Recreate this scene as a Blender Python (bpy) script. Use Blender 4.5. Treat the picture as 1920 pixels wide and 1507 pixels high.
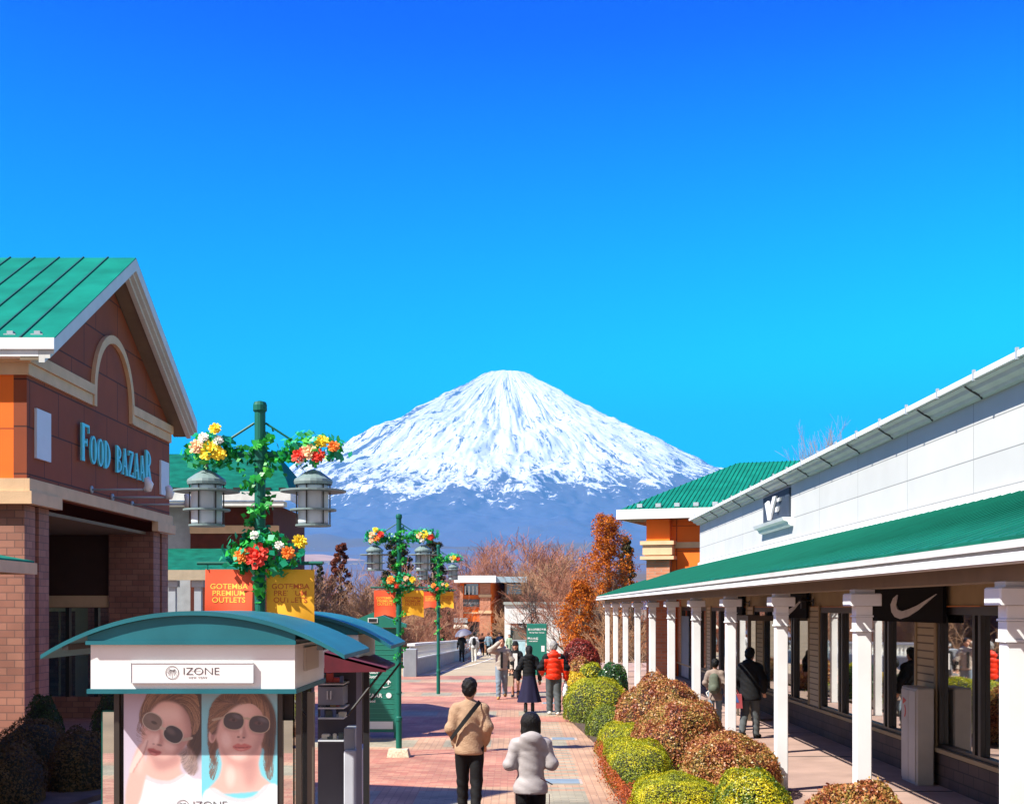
import bpy, bmesh, math, random
import numpy as np
from mathutils import Vector, Matrix, noise as mnoise
for o in list(bpy.data.objects): bpy.data.objects.remove(o)
S = bpy.context.scene; COL = S.collection
R = math.radians

# ------------------------------------------------------------------ camera
F = 2470.0; CX = 965.0; CY = 1139.0; EYE = 2.6      # photo focal length (px), vanishing point, eye height
cam = bpy.data.cameras.new('camera'); camo = bpy.data.objects.new('camera', cam); COL.objects.link(camo)
camo.location = (0, 0, EYE); camo.rotation_euler = (R(90), 0, 0)
cam.sensor_width = 36; cam.lens = 36*F/1920; cam.shift_x = (960-CX)/1920; cam.shift_y = (CY-753.5)/1920
cam.clip_start = 0.1; cam.clip_end = 90000
S.camera = camo
# ------------------------------------------------------------------ sun and sky
SD = Vector((1.0, 0.58, -1.32)).normalized()          # direction the light travels
sun = bpy.data.lights.new('sun', 'SUN'); suno = bpy.data.objects.new('sun', sun); COL.objects.link(suno)
sun.energy = 5.0; sun.angle = R(0.53); sun.color = (1.0, 0.95, 0.86)
suno.rotation_euler = SD.to_track_quat('-Z', 'Y').to_euler()
W = bpy.data.worlds.new('World'); S.world = W; W.use_nodes = True
wn = W.node_tree; wn.nodes.clear()
def wnode(t, **k):
    n = wn.nodes.new(t)
    for a, b in k.items(): setattr(n, a, b)
    return n
sky = wnode('ShaderNodeTexSky', sky_type='NISHITA'); sky.sun_disc = False
sky.sun_elevation = math.asin(-SD.z); sky.sun_rotation = math.atan2(-SD.x, -SD.y)
sky.air_density = 1.0; sky.dust_density = 0.15; sky.ozone_density = 3.0; sky.altitude = 500
bg = wnode('ShaderNodeBackground'); bg.inputs['Strength'].default_value = 0.12
wo = wnode('ShaderNodeOutputWorld')
# the photograph's sky is strongly saturated: grade the Nishita colours channel by channel
sp = wnode('ShaderNodeSeparateColor'); cbn = wnode('ShaderNodeCombineColor'); wn.links.new(sky.outputs[0], sp.inputs[0])
for i, (k, p_, a_, mx_) in enumerate(((.12, 4.8, .16, .26), (.12, 1.0, 2.1, .52), (.12, .9, 1.15, .95))):
    m1 = wnode('ShaderNodeMath', operation='MULTIPLY'); m1.inputs[1].default_value = k; wn.links.new(sp.outputs[i], m1.inputs[0])
    m2 = wnode('ShaderNodeMath', operation='POWER'); m2.inputs[1].default_value = p_; wn.links.new(m1.outputs[0], m2.inputs[0])
    m3 = wnode('ShaderNodeMath', operation='MULTIPLY_ADD'); m3.inputs[1].default_value = a_; m3.inputs[2].default_value = -.222*a_ if i == 1 else 0; wn.links.new(m2.outputs[0], m3.inputs[0])
    m4 = wnode('ShaderNodeMath', operation='SMOOTH_MIN'); m4.inputs[1].default_value = mx_; m4.inputs[2].default_value = .12 if i == 1 else .01; wn.links.new(m3.outputs[0], m4.inputs[0])
    if i == 1:
        m6 = wnode('ShaderNodeMath', operation='SMOOTH_MAX'); m6.inputs[1].default_value = .010; m6.inputs[2].default_value = .04; wn.links.new(m4.outputs[0], m6.inputs[0]); m4 = m6
    if i == 1:   # polarised: greener to the right, deeper to the left
        tcw = wnode('ShaderNodeTexCoord'); sxw = wnode('ShaderNodeSeparateXYZ'); wn.links.new(tcw.outputs['Generated'], sxw.inputs[0])
        ma_ = wnode('ShaderNodeMath', operation='MULTIPLY_ADD'); ma_.inputs[1].default_value = .35; ma_.inputs[2].default_value = 1.0; wn.links.new(sxw.outputs[0], ma_.inputs[0])
        mm_ = wnode('ShaderNodeMath', operation='MULTIPLY'); wn.links.new(m4.outputs[0], mm_.inputs[0]); wn.links.new(ma_.outputs[0], mm_.inputs[1]); m4 = mm_
    m5 = wnode('ShaderNodeMath', operation='DIVIDE'); m5.inputs[1].default_value = .12; wn.links.new(m4.outputs[0], m5.inputs[0])
    wn.links.new(m5.outputs[0], cbn.inputs[i])
# unseen sky behind the camera is paled to warm the ambient in shade
mp = wnode('ShaderNodeMapRange'); mp.interpolation_type = 'SMOOTHSTEP'; mp.inputs[1].default_value = .05; mp.inputs[2].default_value = -.55; mp.inputs[3].default_value = 0; mp.inputs[4].default_value = .9
wn.links.new(sxw.outputs[1], mp.inputs[0]); mxw = wnode('ShaderNodeMix', data_type='RGBA'); wn.links.new(mp.outputs[0], mxw.inputs[0]); wn.links.new(cbn.outputs[0], mxw.inputs[6])
mxw.inputs[7].default_value = (.27/.12, .27/.12, .30/.12, 1)
wn.links.new(mxw.outputs[2], bg.inputs[0]); wn.links.new(bg.outputs[0], wo.inputs[0])
S.view_settings.view_transform = 'Standard'; S.view_settings.look = 'None'; S.view_settings.exposure = 1.05; S.view_settings.gamma = 1
S.render.engine = 'CYCLES'
S.cycles.max_bounces = 6; S.cycles.diffuse_bounces = 3; S.cycles.volume_bounces = 0; S.cycles.transparent_max_bounces = 8

# ------------------------------------------------------------------ helpers
def at(x, y, D): return Vector(((x-CX)/F*D, D, EYE-(y-CY)/F*D))      # a photo pixel seen at depth D
def lerp(a, b, t): return a+(b-a)*t

MATS = {}
def mat(name, col, rough=0.6, metal=0.0, var=0.12, vs=3.0, bump=0.0, bs=40.0, spec=0.5, emit=None, coat=0.0, trans=0.0, sub=0.0):
    if name in MATS: return MATS[name]
    m = bpy.data.materials.new(name); m.use_nodes = True; nt = m.node_tree
    b = nt.nodes['Principled BSDF']
    b.inputs['Roughness'].default_value = rough; b.inputs['Metallic'].default_value = metal
    b.inputs['Specular IOR Level'].default_value = spec; b.inputs['Coat Weight'].default_value = coat
    b.inputs['Transmission Weight'].default_value = trans
    c = (*col, 1)
    tc = nt.nodes.new('ShaderNodeTexCoord')
    if var > 0:
        nz = nt.nodes.new('ShaderNodeTexNoise'); nz.inputs['Scale'].default_value = vs; nz.inputs['Detail'].default_value = 5
        nt.links.new(tc.outputs['Object'], nz.inputs['Vector'])
        mr = nt.nodes.new('ShaderNodeMapRange'); mr.inputs[1].default_value = .3; mr.inputs[2].default_value = .7
        mr.inputs[3].default_value = 1-var; mr.inputs[4].default_value = 1+var
        nt.links.new(nz.outputs[0], mr.inputs[0])
        mx = nt.nodes.new('ShaderNodeVectorMath'); mx.operation = 'SCALE'; mx.inputs[0].default_value = col
        nt.links.new(mr.outputs[0], mx.inputs['Scale']); nt.links.new(mx.outputs[0], b.inputs['Base Color'])
    else: b.inputs['Base Color'].default_value = c
    if bump > 0:
        n2 = nt.nodes.new('ShaderNodeTexNoise'); n2.inputs['Scale'].default_value = bs; n2.inputs['Detail'].default_value = 4
        nt.links.new(tc.outputs['Object'], n2.inputs['Vector'])
        bp = nt.nodes.new('ShaderNodeBump'); bp.inputs['Strength'].default_value = bump; bp.inputs['Distance'].default_value = .02
        nt.links.new(n2.outputs[0], bp.inputs['Height']); nt.links.new(bp.outputs[0], b.inputs['Normal'])
    if emit: b.inputs['Emission Color'].default_value = (*emit[0], 1); b.inputs['Emission Strength'].default_value = emit[1]
    MATS[name] = m; return m

def brick_mat(name, c1, c2, mortar, bw=.4, bh=.12, ms=.012, rough=.8, plane='wall', bump=.3, offset=.5, var=.25):
    if name in MATS: return MATS[name]
    m = bpy.data.materials.new(name); m.use_nodes = True; nt = m.node_tree; b = nt.nodes['Principled BSDF']
    b.inputs['Roughness'].default_value = rough
    g = nt.nodes.new('ShaderNodeNewGeometry'); sx = nt.nodes.new('ShaderNodeSeparateXYZ'); nt.links.new(g.outputs['Position'], sx.inputs[0])
    cb = nt.nodes.new('ShaderNodeCombineXYZ')
    if plane == 'wall':
        ad = nt.nodes.new('ShaderNodeMath'); nt.links.new(sx.outputs[0], ad.inputs[0]); nt.links.new(sx.outputs[1], ad.inputs[1])
        nt.links.new(ad.outputs[0], cb.inputs[0]); nt.links.new(sx.outputs[2], cb.inputs[1])
    else:
        nt.links.new(sx.outputs[0], cb.inputs[0]); nt.links.new(sx.outputs[1], cb.inputs[1])
    br = nt.nodes.new('ShaderNodeTexBrick'); br.offset = offset
    br.inputs['Scale'].default_value = 1; br.inputs['Brick Width'].default_value = bw; br.inputs['Row Height'].default_value = bh
    br.inputs['Mortar Size'].default_value = ms; br.inputs['Mortar Smooth'].default_value = .1
    br.inputs['Color1'].default_value = (*c1, 1); br.inputs['Color2'].default_value = (*c2, 1); br.inputs['Mortar'].default_value = (*mortar, 1)
    nt.links.new(cb.outputs[0], br.inputs['Vector'])
    nz = nt.nodes.new('ShaderNodeTexNoise'); nz.inputs['Scale'].default_value = 1.3; nz.inputs['Detail'].default_value = 6
    nt.links.new(g.outputs['Position'], nz.inputs['Vector'])
    mr = nt.nodes.new('ShaderNodeMapRange'); mr.inputs[1].default_value = .3; mr.inputs[2].default_value = .7; mr.inputs[3].default_value = 1-var; mr.inputs[4].default_value = 1+var*.6
    nt.links.new(nz.outputs[0], mr.inputs[0])
    mx = nt.nodes.new('ShaderNodeVectorMath'); mx.operation = 'SCALE'
    nt.links.new(br.outputs[0], mx.inputs[0]); nt.links.new(mr.outputs[0], mx.inputs['Scale']); nt.links.new(mx.outputs[0], b.inputs['Base Color'])
    bp = nt.nodes.new('ShaderNodeBump'); bp.inputs['Strength'].default_value = bump; bp.inputs['Distance'].default_value = .01; bp.invert = True
    nt.links.new(br.outputs[1], bp.inputs['Height']); nt.links.new(bp.outputs[0], b.inputs['Normal'])
    MATS[name] = m; return m

def leaf_mat(name, cols, rough=.55, spec=.3, trans=.25):
    """foliage: each leaf its own colour between the given stops"""
    if name in MATS: return MATS[name]
    m = bpy.data.materials.new(name); m.use_nodes = True; nt = m.node_tree; b = nt.nodes['Principled BSDF']
    g = nt.nodes.new('ShaderNodeNewGeometry'); cr = nt.nodes.new('ShaderNodeValToRGB')
    cr.color_ramp.interpolation = 'LINEAR'
    els = cr.color_ramp.elements
    while len(els) < len(cols): els.new(.5)
    for i, c in enumerate(cols): els[i].position = i/(len(cols)-1); els[i].color = (*c, 1)
    nz = nt.nodes.new('ShaderNodeTexNoise'); nz.inputs['Scale'].default_value = 3.2; nz.inputs['Detail'].default_value = 4
    tc = nt.nodes.new('ShaderNodeTexCoord'); nt.links.new(tc.outputs['Object'], nz.inputs['Vector'])
    mx = nt.nodes.new('ShaderNodeMath'); mx.operation = 'MULTIPLY_ADD'; mx.inputs[1].default_value = .42
    ma = nt.nodes.new('ShaderNodeMapRange'); ma.inputs[1].default_value = .33; ma.inputs[2].default_value = .67; ma.inputs[4].default_value = .58
    nt.links.new(nz.outputs[0], ma.inputs[0]); nt.links.new(g.outputs['Random Per Island'], mx.inputs[0]); nt.links.new(ma.outputs[0], mx.inputs[2])
    nt.links.new(mx.outputs[0], cr.inputs[0]); nt.links.new(cr.outputs[0], b.inputs['Base Color'])
    b.inputs['Roughness'].default_value = rough; b.inputs['Specular IOR Level'].default_value = spec
    if trans > 0:
        tr = nt.nodes.new('ShaderNodeBsdfTranslucent'); nt.links.new(cr.outputs[0], tr.inputs[0])
        ms = nt.nodes.new('ShaderNodeMixShader'); ms.inputs[0].default_value = trans
        nt.links.new(b.outputs[0], ms.inputs[1]); nt.links.new(tr.outputs[0], ms.inputs[2])
        nt.links.new(ms.outputs[0], nt.nodes['Material Output'].inputs['Surface'])
    MATS[name] = m; return m

class MB:
    """collects shapes, then links them as ONE mesh object"""
    def __init__(s): s.v = []; s.f = []; s.m = []
    def add(s, vs, fs, m=0):
        b = len(s.v); s.v += [tuple(v) for v in vs]; s.f += [tuple(b+i for i in f) for f in fs]; s.m += [m]*len(fs); return s
    def box(s, x0, x1, y0, y1, z0, z1, m=0):
        return s.add([(x0,y0,z0),(x1,y0,z0),(x1,y1,z0),(x0,y1,z0),(x0,y0,z1),(x1,y0,z1),(x1,y1,z1),(x0,y1,z1)],
                     [(0,3,2,1),(4,5,6,7),(0,1,5,4),(1,2,6,5),(2,3,7,6),(3,0,4,7)], m)
    def bbox(s, x0, x1, y0, y1, z0, z1, b=.01, m=0):
        """box with chamfered vertical and top edges"""
        pl = lambda x0,x1,y0,y1,z,c: [(x0+c,y0,z),(x1-c,y0,z),(x1,y0+c,z),(x1,y1-c,z),(x1-c,y1,z),(x0+c,y1,z),(x0,y1-c,z),(x0,y0+c,z)]
        A = pl(x0,x1,y0,y1,z0,b); B = pl(x0,x1,y0,y1,z1-b,b); C = pl(x0+b,x1-b,y0+b,y1-b,z1,b*.6)
        fs = [tuple(reversed(range(8)))]
        for k in (0, 8):
            fs += [(k+i, k+(i+1)%8, k+8+(i+1)%8, k+8+i) for i in range(8)]
        fs.append(tuple(range(16, 24)))
        return s.add(A+B+C, fs, m)
    def obox(s, c, size, ang=0, m=0):
        """box centred on c, turned about z"""
        ca, sa = math.cos(ang), math.sin(ang); vs = []
        for z in (-.5,.5):
            for x, y in ((-.5,-.5),(.5,-.5),(.5,.5),(-.5,.5)):
                X, Y = x*size[0], y*size[1]; vs.append((c[0]+X*ca-Y*sa, c[1]+X*sa+Y*ca, c[2]+z*size[2]))
        return s.add(vs, [(0,3,2,1),(4,5,6,7),(0,1,5,4),(1,2,6,5),(2,3,7,6),(3,0,4,7)], m)
    def poly(s, pts, m=0): return s.add(pts, [tuple(range(len(pts)))], m)
    def prism(s, pts, ax, a, b, m=0):
        """polygon of 2D points extruded along axis ax (0 x: pts are y,z; 1 y: pts are x,z; 2 z: pts are x,y)"""
        f = {0: lambda p,t: (t,p[0],p[1]), 1: lambda p,t: (p[0],t,p[1]), 2: lambda p,t: (p[0],p[1],t)}[ax]
        n = len(pts)
        return s.add([f(p,a) for p in pts]+[f(p,b) for p in pts],
                     [tuple(range(n)), tuple(range(2*n-1, n-1, -1))]+[(i, i+n, (i+1)%n+n, (i+1)%n) for i in range(n)], m)
    def tube(s, pts, rad, n=8, caps=True, m=0):
        pts = [Vector(p) for p in pts]
        if not isinstance(rad, (list, tuple)): rad = [rad]*len(pts)
        b = len(s.v); up = None
        for i, p in enumerate(pts):
            t = (pts[min(i+1,len(pts)-1)]-pts[max(i-1,0)])
            if t.length < 1e-9: t = Vector((0,0,1))
            t.normalize()
            if up is None: up = Vector((0,0,1)) if abs(t.z) < .9 else Vector((1,0,0))
            a = t.cross(up)
            if a.length < 1e-6: a = t.orthogonal()
            a.normalize(); c = a.cross(t); up = c
            for k in range(n):
                an = 2*math.pi*k/n; q = p+(a*math.cos(an)+c*math.sin(an))*rad[i]; s.v.append(tuple(q))
        for i in range(len(pts)-1):
            for k in range(n):
                s.f.append((b+i*n+k, b+i*n+(k+1)%n, b+(i+1)*n+(k+1)%n, b+(i+1)*n+k)); s.m.append(m)
        if caps:
            s.f.append(tuple(b+k for k in reversed(range(n)))); s.m.append(m)
            e = b+(len(pts)-1)*n; s.f.append(tuple(e+k for k in range(n))); s.m.append(m)
        return s
    def lathe(s, prof, c=(0,0,0), n=16, m=0):
        b = len(s.v)
        for r, z in prof:
            for k in range(n):
                a = 2*math.pi*k/n; s.v.append((c[0]+r*math.cos(a), c[1]+r*math.sin(a), c[2]+z))
        for i in range(len(prof)-1):
            for k in range(n): s.f.append((b+i*n+k, b+i*n+(k+1)%n, b+(i+1)*n+(k+1)%n, b+(i+1)*n+k)); s.m.append(m)
        s.f.append(tuple(b+k for k in reversed(range(n)))); s.m.append(m)
        e = b+(len(prof)-1)*n; s.f.append(tuple(e+k for k in range(n))); s.m.append(m)
        return s
    def ell(s, c, r, n=10, k=7, m=0):
        pr = [(max(1e-4, math.sin(math.pi*i/k)), -math.cos(math.pi*i/k)) for i in range(k+1)]; b = len(s.v)
        s.lathe(pr, (0,0,0), n, m)
        for i in range(b, len(s.v)):
            x, y, z = s.v[i]; s.v[i] = (c[0]+x*r[0], c[1]+y*r[1], c[2]+z*r[2])
        return s
    def xf(s, M):
        s.v = [tuple(M @ Vector(v)) for v in s.v]; return s
    def build(s, name, mats, parent=None, smooth=False, off=None):
        me = bpy.data.meshes.new(name)
        vs = s.v
        if off is not None: vs = [(v[0]-off[0], v[1]-off[1], v[2]-off[2]) for v in vs]
        me.from_pydata(vs, [], s.f)
        if not isinstance(mats, (list, tuple)): mats = [mats]
        for q in mats: me.materials.append(q)
        me.polygons.foreach_set('material_index', s.m)
        if smooth: me.polygons.foreach_set('use_smooth', [True]*len(s.f))
        me.update()
        return link(name, me, parent)
def link(name, me, parent=None):
    o = bpy.data.objects.new(name, me); COL.objects.link(o)
    if parent: o.parent = parent
    return o
def tag(o, label=None, cat=None, group=None, kind=None):
    if label: o['label'] = label
    if cat: o['category'] = cat
    if group: o['group'] = group
    if kind: o['kind'] = kind
    return o
def thing(name, loc, label, cat, group=None, rz=0):
    o = bpy.data.objects.new(name, None); COL.objects.link(o); o.location = loc; o.rotation_euler = (0,0,rz)
    o.empty_display_size = .2
    return tag(o, label, cat, group)
def kids(o): return [c for c in bpy.data.objects if c.parent == o]
def copy_tree(o, parent=None):
    c = o.copy(); COL.objects.link(c)
    if parent: c.parent = parent
    for ch in kids(o):
        copy_tree(ch, c)
    return c
def txt(body, size, origin, xd, yd, material, depth=.002, align='CENTER', spacing=1.0, shear=0, offset=0, xs=1.0):
    cu = bpy.data.curves.new('t', 'FONT'); cu.body = body; cu.size = size; cu.extrude = depth; cu.align_x = align; cu.align_y = 'BOTTOM_BASELINE'
    cu.space_character = spacing; cu.offset = offset; cu.resolution_u = 3; cu.space_line = .82
    o = bpy.data.objects.new('t', cu); COL.objects.link(o)
    dg = bpy.context.evaluated_depsgraph_get(); me = bpy.data.meshes.new_from_object(o.evaluated_get(dg))
    bpy.data.objects.remove(o); bpy.data.curves.remove(cu)
    xd = Vector(xd).normalized(); yd = Vector(yd).normalized(); zd = xd.cross(yd); O = Vector(origin)
    for v in me.vertices: v.co = O+xd*v.co.x*xs+yd*v.co.y+zd*v.co.z
    me.materials.clear(); me.materials.append(material); return me
def join_meshes(mes, name):
    """several meshes -> one mesh, keeping materials"""
    mb = MB(); mats = []
    for me in mes:
        idx = []
        for q in me.materials:
            if q not in mats: mats.append(q)
            idx.append(mats.index(q))
        b = len(mb.v); mb.v += [tuple(v.co) for v in me.vertices]
        for p in me.polygons: mb.f.append(tuple(b+i for i in p.vertices)); mb.m.append(idx[p.material_index] if idx else 0)
    return mb, mats
def offm(me, off):
    for v in me.vertices: v.co -= Vector(off)
    return me

# -------- leaves as many small folded diamonds (numpy)
def leaf_arrays(P, N, size, aspect=.55, rng=None, jitter=.6, fold=.25):
    n = len(P); rng = rng or np.random.default_rng(1)
    N = N+rng.normal(0, jitter, (n,3)); N /= np.linalg.norm(N, axis=1)[:,None]+1e-9
    T = rng.normal(0, 1, (n,3)); T -= (T*N).sum(1)[:,None]*N; T /= np.linalg.norm(T, axis=1)[:,None]+1e-9
    B = np.cross(N, T); s = (np.asarray(size)*np.ones(n)*rng.uniform(.7, 1.25, n))[:,None]
    a = P-T*s*.5; c = P+T*s*.5; l = P-T*s*.05+B*s*aspect*.5+N*s*fold*.4; r = P-T*s*.05-B*s*aspect*.5+N*s*fold*.4
    return np.stack([a, l, c, r], 1).reshape(-1, 3)
def quads_mesh(name, V, mats, core=None, core_mat=1, fm=None):
    n = len(V)//4; me = bpy.data.meshes.new(name)
    nv = len(V); cv = 0 if core is None else len(core.v)
    me.vertices.add(nv+cv)
    allv = V if core is None else np.concatenate([V, np.array(core.v)])
    me.vertices.foreach_set('co', allv.astype(np.float32).ravel())
    loops = list(range(nv)); starts = list(range(0, nv, 4)); mi = [0]*n if fm is None else list(fm)
    if core is not None:
        for f in core.f: starts.append(len(loops)); loops += [nv+i for i in f]; mi.append(core_mat)
    me.loops.add(len(loops)); me.loops.foreach_set('vertex_index', loops)
    me.polygons.add(len(starts)); me.polygons.foreach_set('loop_start', starts); me.polygons.foreach_set('material_index', mi)
    for q in mats: me.materials.append(q)
    me.update(calc_edges=True); me.validate(); return me

# -------- implicit surfaces (people, rounded clothes): tapered capsules and ellipsoids melted together
def sd_caps(P, a, b, ra, rb, sy=1.0):
    a = np.array(a, float); b = np.array(b, float); ba = b-a; L = (ba*ba).sum()+1e-12
    t = np.clip(((P-a)@ba)/L, 0, 1)[...,None]; d = P-(a+t*ba); d = d*np.array([1, 1/sy, 1]); t = t[...,0]
    return np.sqrt((d*d).sum(-1))-(ra+(rb-ra)*t)
def sd_ell(P, c, r):
    r = np.array(r, float); d = (P-np.array(c))/r; k = np.sqrt((d*d).sum(-1)); return (k-1)*r.min()
def sdf_mesh(prims, vox=.015, k=.03, disp=None, cut=None):
    """surface nets"""
    lo = np.array([1e9]*3); hi = -lo
    for p in prims:
        if p[0] == 'c':
            sy = p[5] if len(p) > 5 else 1.0
            for q, r in ((p[1], p[3]), (p[2], p[4])): lo = np.minimum(lo, np.array(q)-r*max(1,sy)); hi = np.maximum(hi, np.array(q)+r*max(1,sy))
        else: lo = np.minimum(lo, np.array(p[1])-np.array(p[2])); hi = np.maximum(hi, np.array(p[1])+np.array(p[2]))
    lo -= vox*3; hi += vox*3
    g = [np.arange(lo[i], hi[i]+vox, vox) for i in range(3)]
    P = np.stack(np.meshgrid(*g, indexing='ij'), -1); D = None
    for p in prims:
        d = sd_caps(P, p[1], p[2], p[3], p[4], p[5] if len(p) > 5 else 1.0) if p[0] == 'c' else sd_ell(P, p[1], p[2])
        if D is None: D = d
        else:
            h = np.clip(.5+.5*(d-D)/k, 0, 1); D = d*(1-h)+D*h; h = h; D = D-k*h*(1-h)
    # fix sign of mix: h->1 keeps D
    if disp is not None: D = D+disp(P)
    if cut is not None: D = np.maximum(D, cut(P))
    inside = D < 0; nx, ny, nz = D.shape
    c = np.zeros((nx-1,ny-1,nz-1), int); acc = np.zeros((nx-1,ny-1,nz-1,3)); cnt = np.zeros((nx-1,ny-1,nz-1))
    for dx in (0,1):
        for dy in (0,1):
            for dz in (0,1): c += inside[dx:nx-1+dx, dy:ny-1+dy, dz:nz-1+dz]
    act = (c > 0) & (c < 8)
    ed = []
    for ax in range(3):
        for u in (0,1):
            for w in (0,1):
                o0 = [0,0,0]; oth = [i for i in range(3) if i != ax]; o0[oth[0]] = u; o0[oth[1]] = w; o1 = list(o0); o1[ax] = 1
                A = D[o0[0]:nx-1+o0[0], o0[1]:ny-1+o0[1], o0[2]:nz-1+o0[2]]; B = D[o1[0]:nx-1+o1[0], o1[1]:ny-1+o1[1], o1[2]:nz-1+o1[2]]
                x = (A < 0) != (B < 0); t = np.where(x, A/(A-B+1e-12*(A == B)), 0)
                pt = np.zeros(A.shape+(3,)); pt[..., oth[0]] = u; pt[..., oth[1]] = w; pt[..., ax] = t
                acc += pt*x[...,None]; cnt += x
    idx = -np.ones(act.shape, int); ii = np.argwhere(act); idx[act] = np.arange(len(ii))
    V = lo+(ii+acc[act]/np.maximum(cnt[act],1)[:,None])*vox
    faces = []
    for ax in range(3):
        sl0 = [slice(None)]*3; sl1 = [slice(None)]*3; sl0[ax] = slice(0,-1); sl1[ax] = slice(1,None)
        x = inside[tuple(sl0)] != inside[tuple(sl1)]; e = np.argwhere(x)
        o = [i for i in range(3) if i != ax]
        e = e[(e[:,o[0]] > 0) & (e[:,o[1]] > 0) & (e[:,o[0]] < act.shape[o[0]]) & (e[:,o[1]] < act.shape[o[1]])]
        def cell(du, dw):
            q = e.copy(); q[:,o[0]] -= du; q[:,o[1]] -= dw; return idx[q[:,0],q[:,1],q[:,2]]
        qd = np.stack([cell(1,1), cell(0,1), cell(0,0), cell(1,0)], 1)
        fl = inside[tuple(sl0)][e[:,0],e[:,1],e[:,2]]
        if ax == 1: fl = ~fl
        qd[~fl] = qd[~fl][:, ::-1]; faces.append(qd[(qd >= 0).all(1)])
    Fq = np.concatenate(faces)
    return V, Fq
def sdf_part(name, prims, material, parent=None, vox=.015, k=.03, disp=None, cut=None, extra=None):
    V, Fq = sdf_mesh(prims, vox, k, disp, cut)
    mb = MB(); mb.v = [tuple(v) for v in V.tolist()]; mb.f = [tuple(f) for f in Fq.tolist()]; mb.m = [0]*len(mb.f)
    if extra: # further small surfaces in the same mesh: (V, F, material index)
        for V2, F2, mi in extra: mb.add(V2.tolist(), F2.tolist(), mi)
    return mb.build(name, material, parent, smooth=True)
# ================================================================== materials
M = {}
M['green_pole'] = mat('green_paint', (.008,.11,.08), .5, var=.12, spec=.2)
M['teal_roof'] = mat('teal_roof_paint', (.012,.125,.155), .5, var=.14, vs=3, spec=.3)
M['white_paint'] = mat('white_paint', (.78,.785,.79), .55, var=.08, vs=1.7)
M['white_stucco'] = mat('white_stucco', (.72,.72,.72), .85, var=.06, vs=2, bump=.5, bs=60)
M['cream'] = mat('cream_stucco', (.66,.43,.25), .8, var=.08, bump=.2)
M['orange'] = mat('orange_stucco', (.90,.16,.006), .85, var=.06, vs=1.5, bump=.15)
M['maroon'] = mat('maroon_stucco', (.20,.026,.006), .85, var=.12, vs=.8)
M['grey_metal'] = mat('grey_metal', (.34,.38,.42), .45, metal=.0, var=.06)
M['dark_metal'] = mat('dark_bronze', (.02,.017,.015), .4, var=.1)
M['black'] = mat('black_paint', (.012,.012,.013), .5, var=.1)
M['beige_side'] = mat('beige_siding_plain', (.34,.25,.13), .8, var=.08)
M['soffit'] = mat('soffit_board', (.20,.15,.10), .8, var=.1)
M['concrete'] = mat('concrete', (.36,.34,.31), .9, var=.15, vs=4, bump=.3)
M['terrace'] = mat('terrace_concrete', (.34,.225,.18), .85, var=.18, vs=1.5, bump=.2)
M['lantern_glass'] = mat('frosted_lantern_glass', (.50,.56,.60), .35, var=.03)
M['ground'] = mat('dry_ground', (.20,.14,.08), .95, var=.4, vs=.15)
M['soil'] = mat('soil', (.07,.045,.028), .95, var=.4, vs=3, bump=.5)
M['metalgreen'] = mat('green_metal_roof', (.004,.155,.11), .65, var=.2, vs=1.6, spec=.08, bump=.15, bs=3)
M['arcadegreen'] = mat('arcade_green_roof', (.004,.10,.065), .65, var=.28, vs=2.2, spec=.08, bump=.2, bs=4)
BRK = brick_mat('pink_block_brick', (.27,.11,.075), (.37,.165,.11), (.17,.085,.065), .27, .13, .008, bump=.5)
BRK2 = brick_mat('orange_brick', (.46,.15,.07), (.56,.22,.12), (.42,.24,.17), .30, .11, .012, bump=.5)
PANEL = brick_mat('white_panel_wall', (.46,.465,.455), (.50,.505,.495), (.24,.245,.24), 3.0, .46, .009, rough=.8, bump=.4, offset=0, var=.05)
MARPAN = brick_mat('maroon_panels', (.25,.045,.009), (.28,.054,.012), (.07,.012,.004), 1.45, .82, .015, bump=.4, offset=.5, var=.15)
ORPAN = brick_mat('orange_panels', (.90,.155,.006), (.92,.165,.007), (.42,.065,.008), 1.7, .95, .014, bump=.4, offset=0, var=.08)
SIDING = brick_mat('beige_clapboard', (.44,.35,.21), (.47,.37,.23), (.16,.12,.07), 30, .115, .012, bump=1.0, offset=0, var=.1)

def glass_mat(name, tint, rough=.02, mix=.35):
    """shop window: dark inside, mirror-like outside"""
    m = bpy.data.materials.new(name); m.use_nodes = True; nt = m.node_tree; b = nt.nodes['Principled BSDF']
    b.inputs['Base Color'].default_value = (*tint, 1); b.inputs['Roughness'].default_value = rough
    gl = nt.nodes.new('ShaderNodeBsdfGlossy'); gl.inputs['Roughness'].default_value = rough; gl.inputs[0].default_value = (.92,.93,.9,1)
    mx = nt.nodes.new('ShaderNodeMixShader'); mx.inputs[0].default_value = mix
    nt.links.new(b.outputs[0], mx.inputs[1]); nt.links.new(gl.outputs[0], mx.inputs[2]); nt.links.new(mx.outputs[0], nt.nodes['Material Output'].inputs[0])
    return m
M['glass'] = glass_mat('shop_glass', (.012,.014,.014), mix=.78)
M['glass_dark'] = glass_mat('dark_glass', (.01,.011,.012), mix=.25)
M['mirror'] = glass_mat('mirror_glass', (.02,.025,.025), rough=.01, mix=.8)

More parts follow.
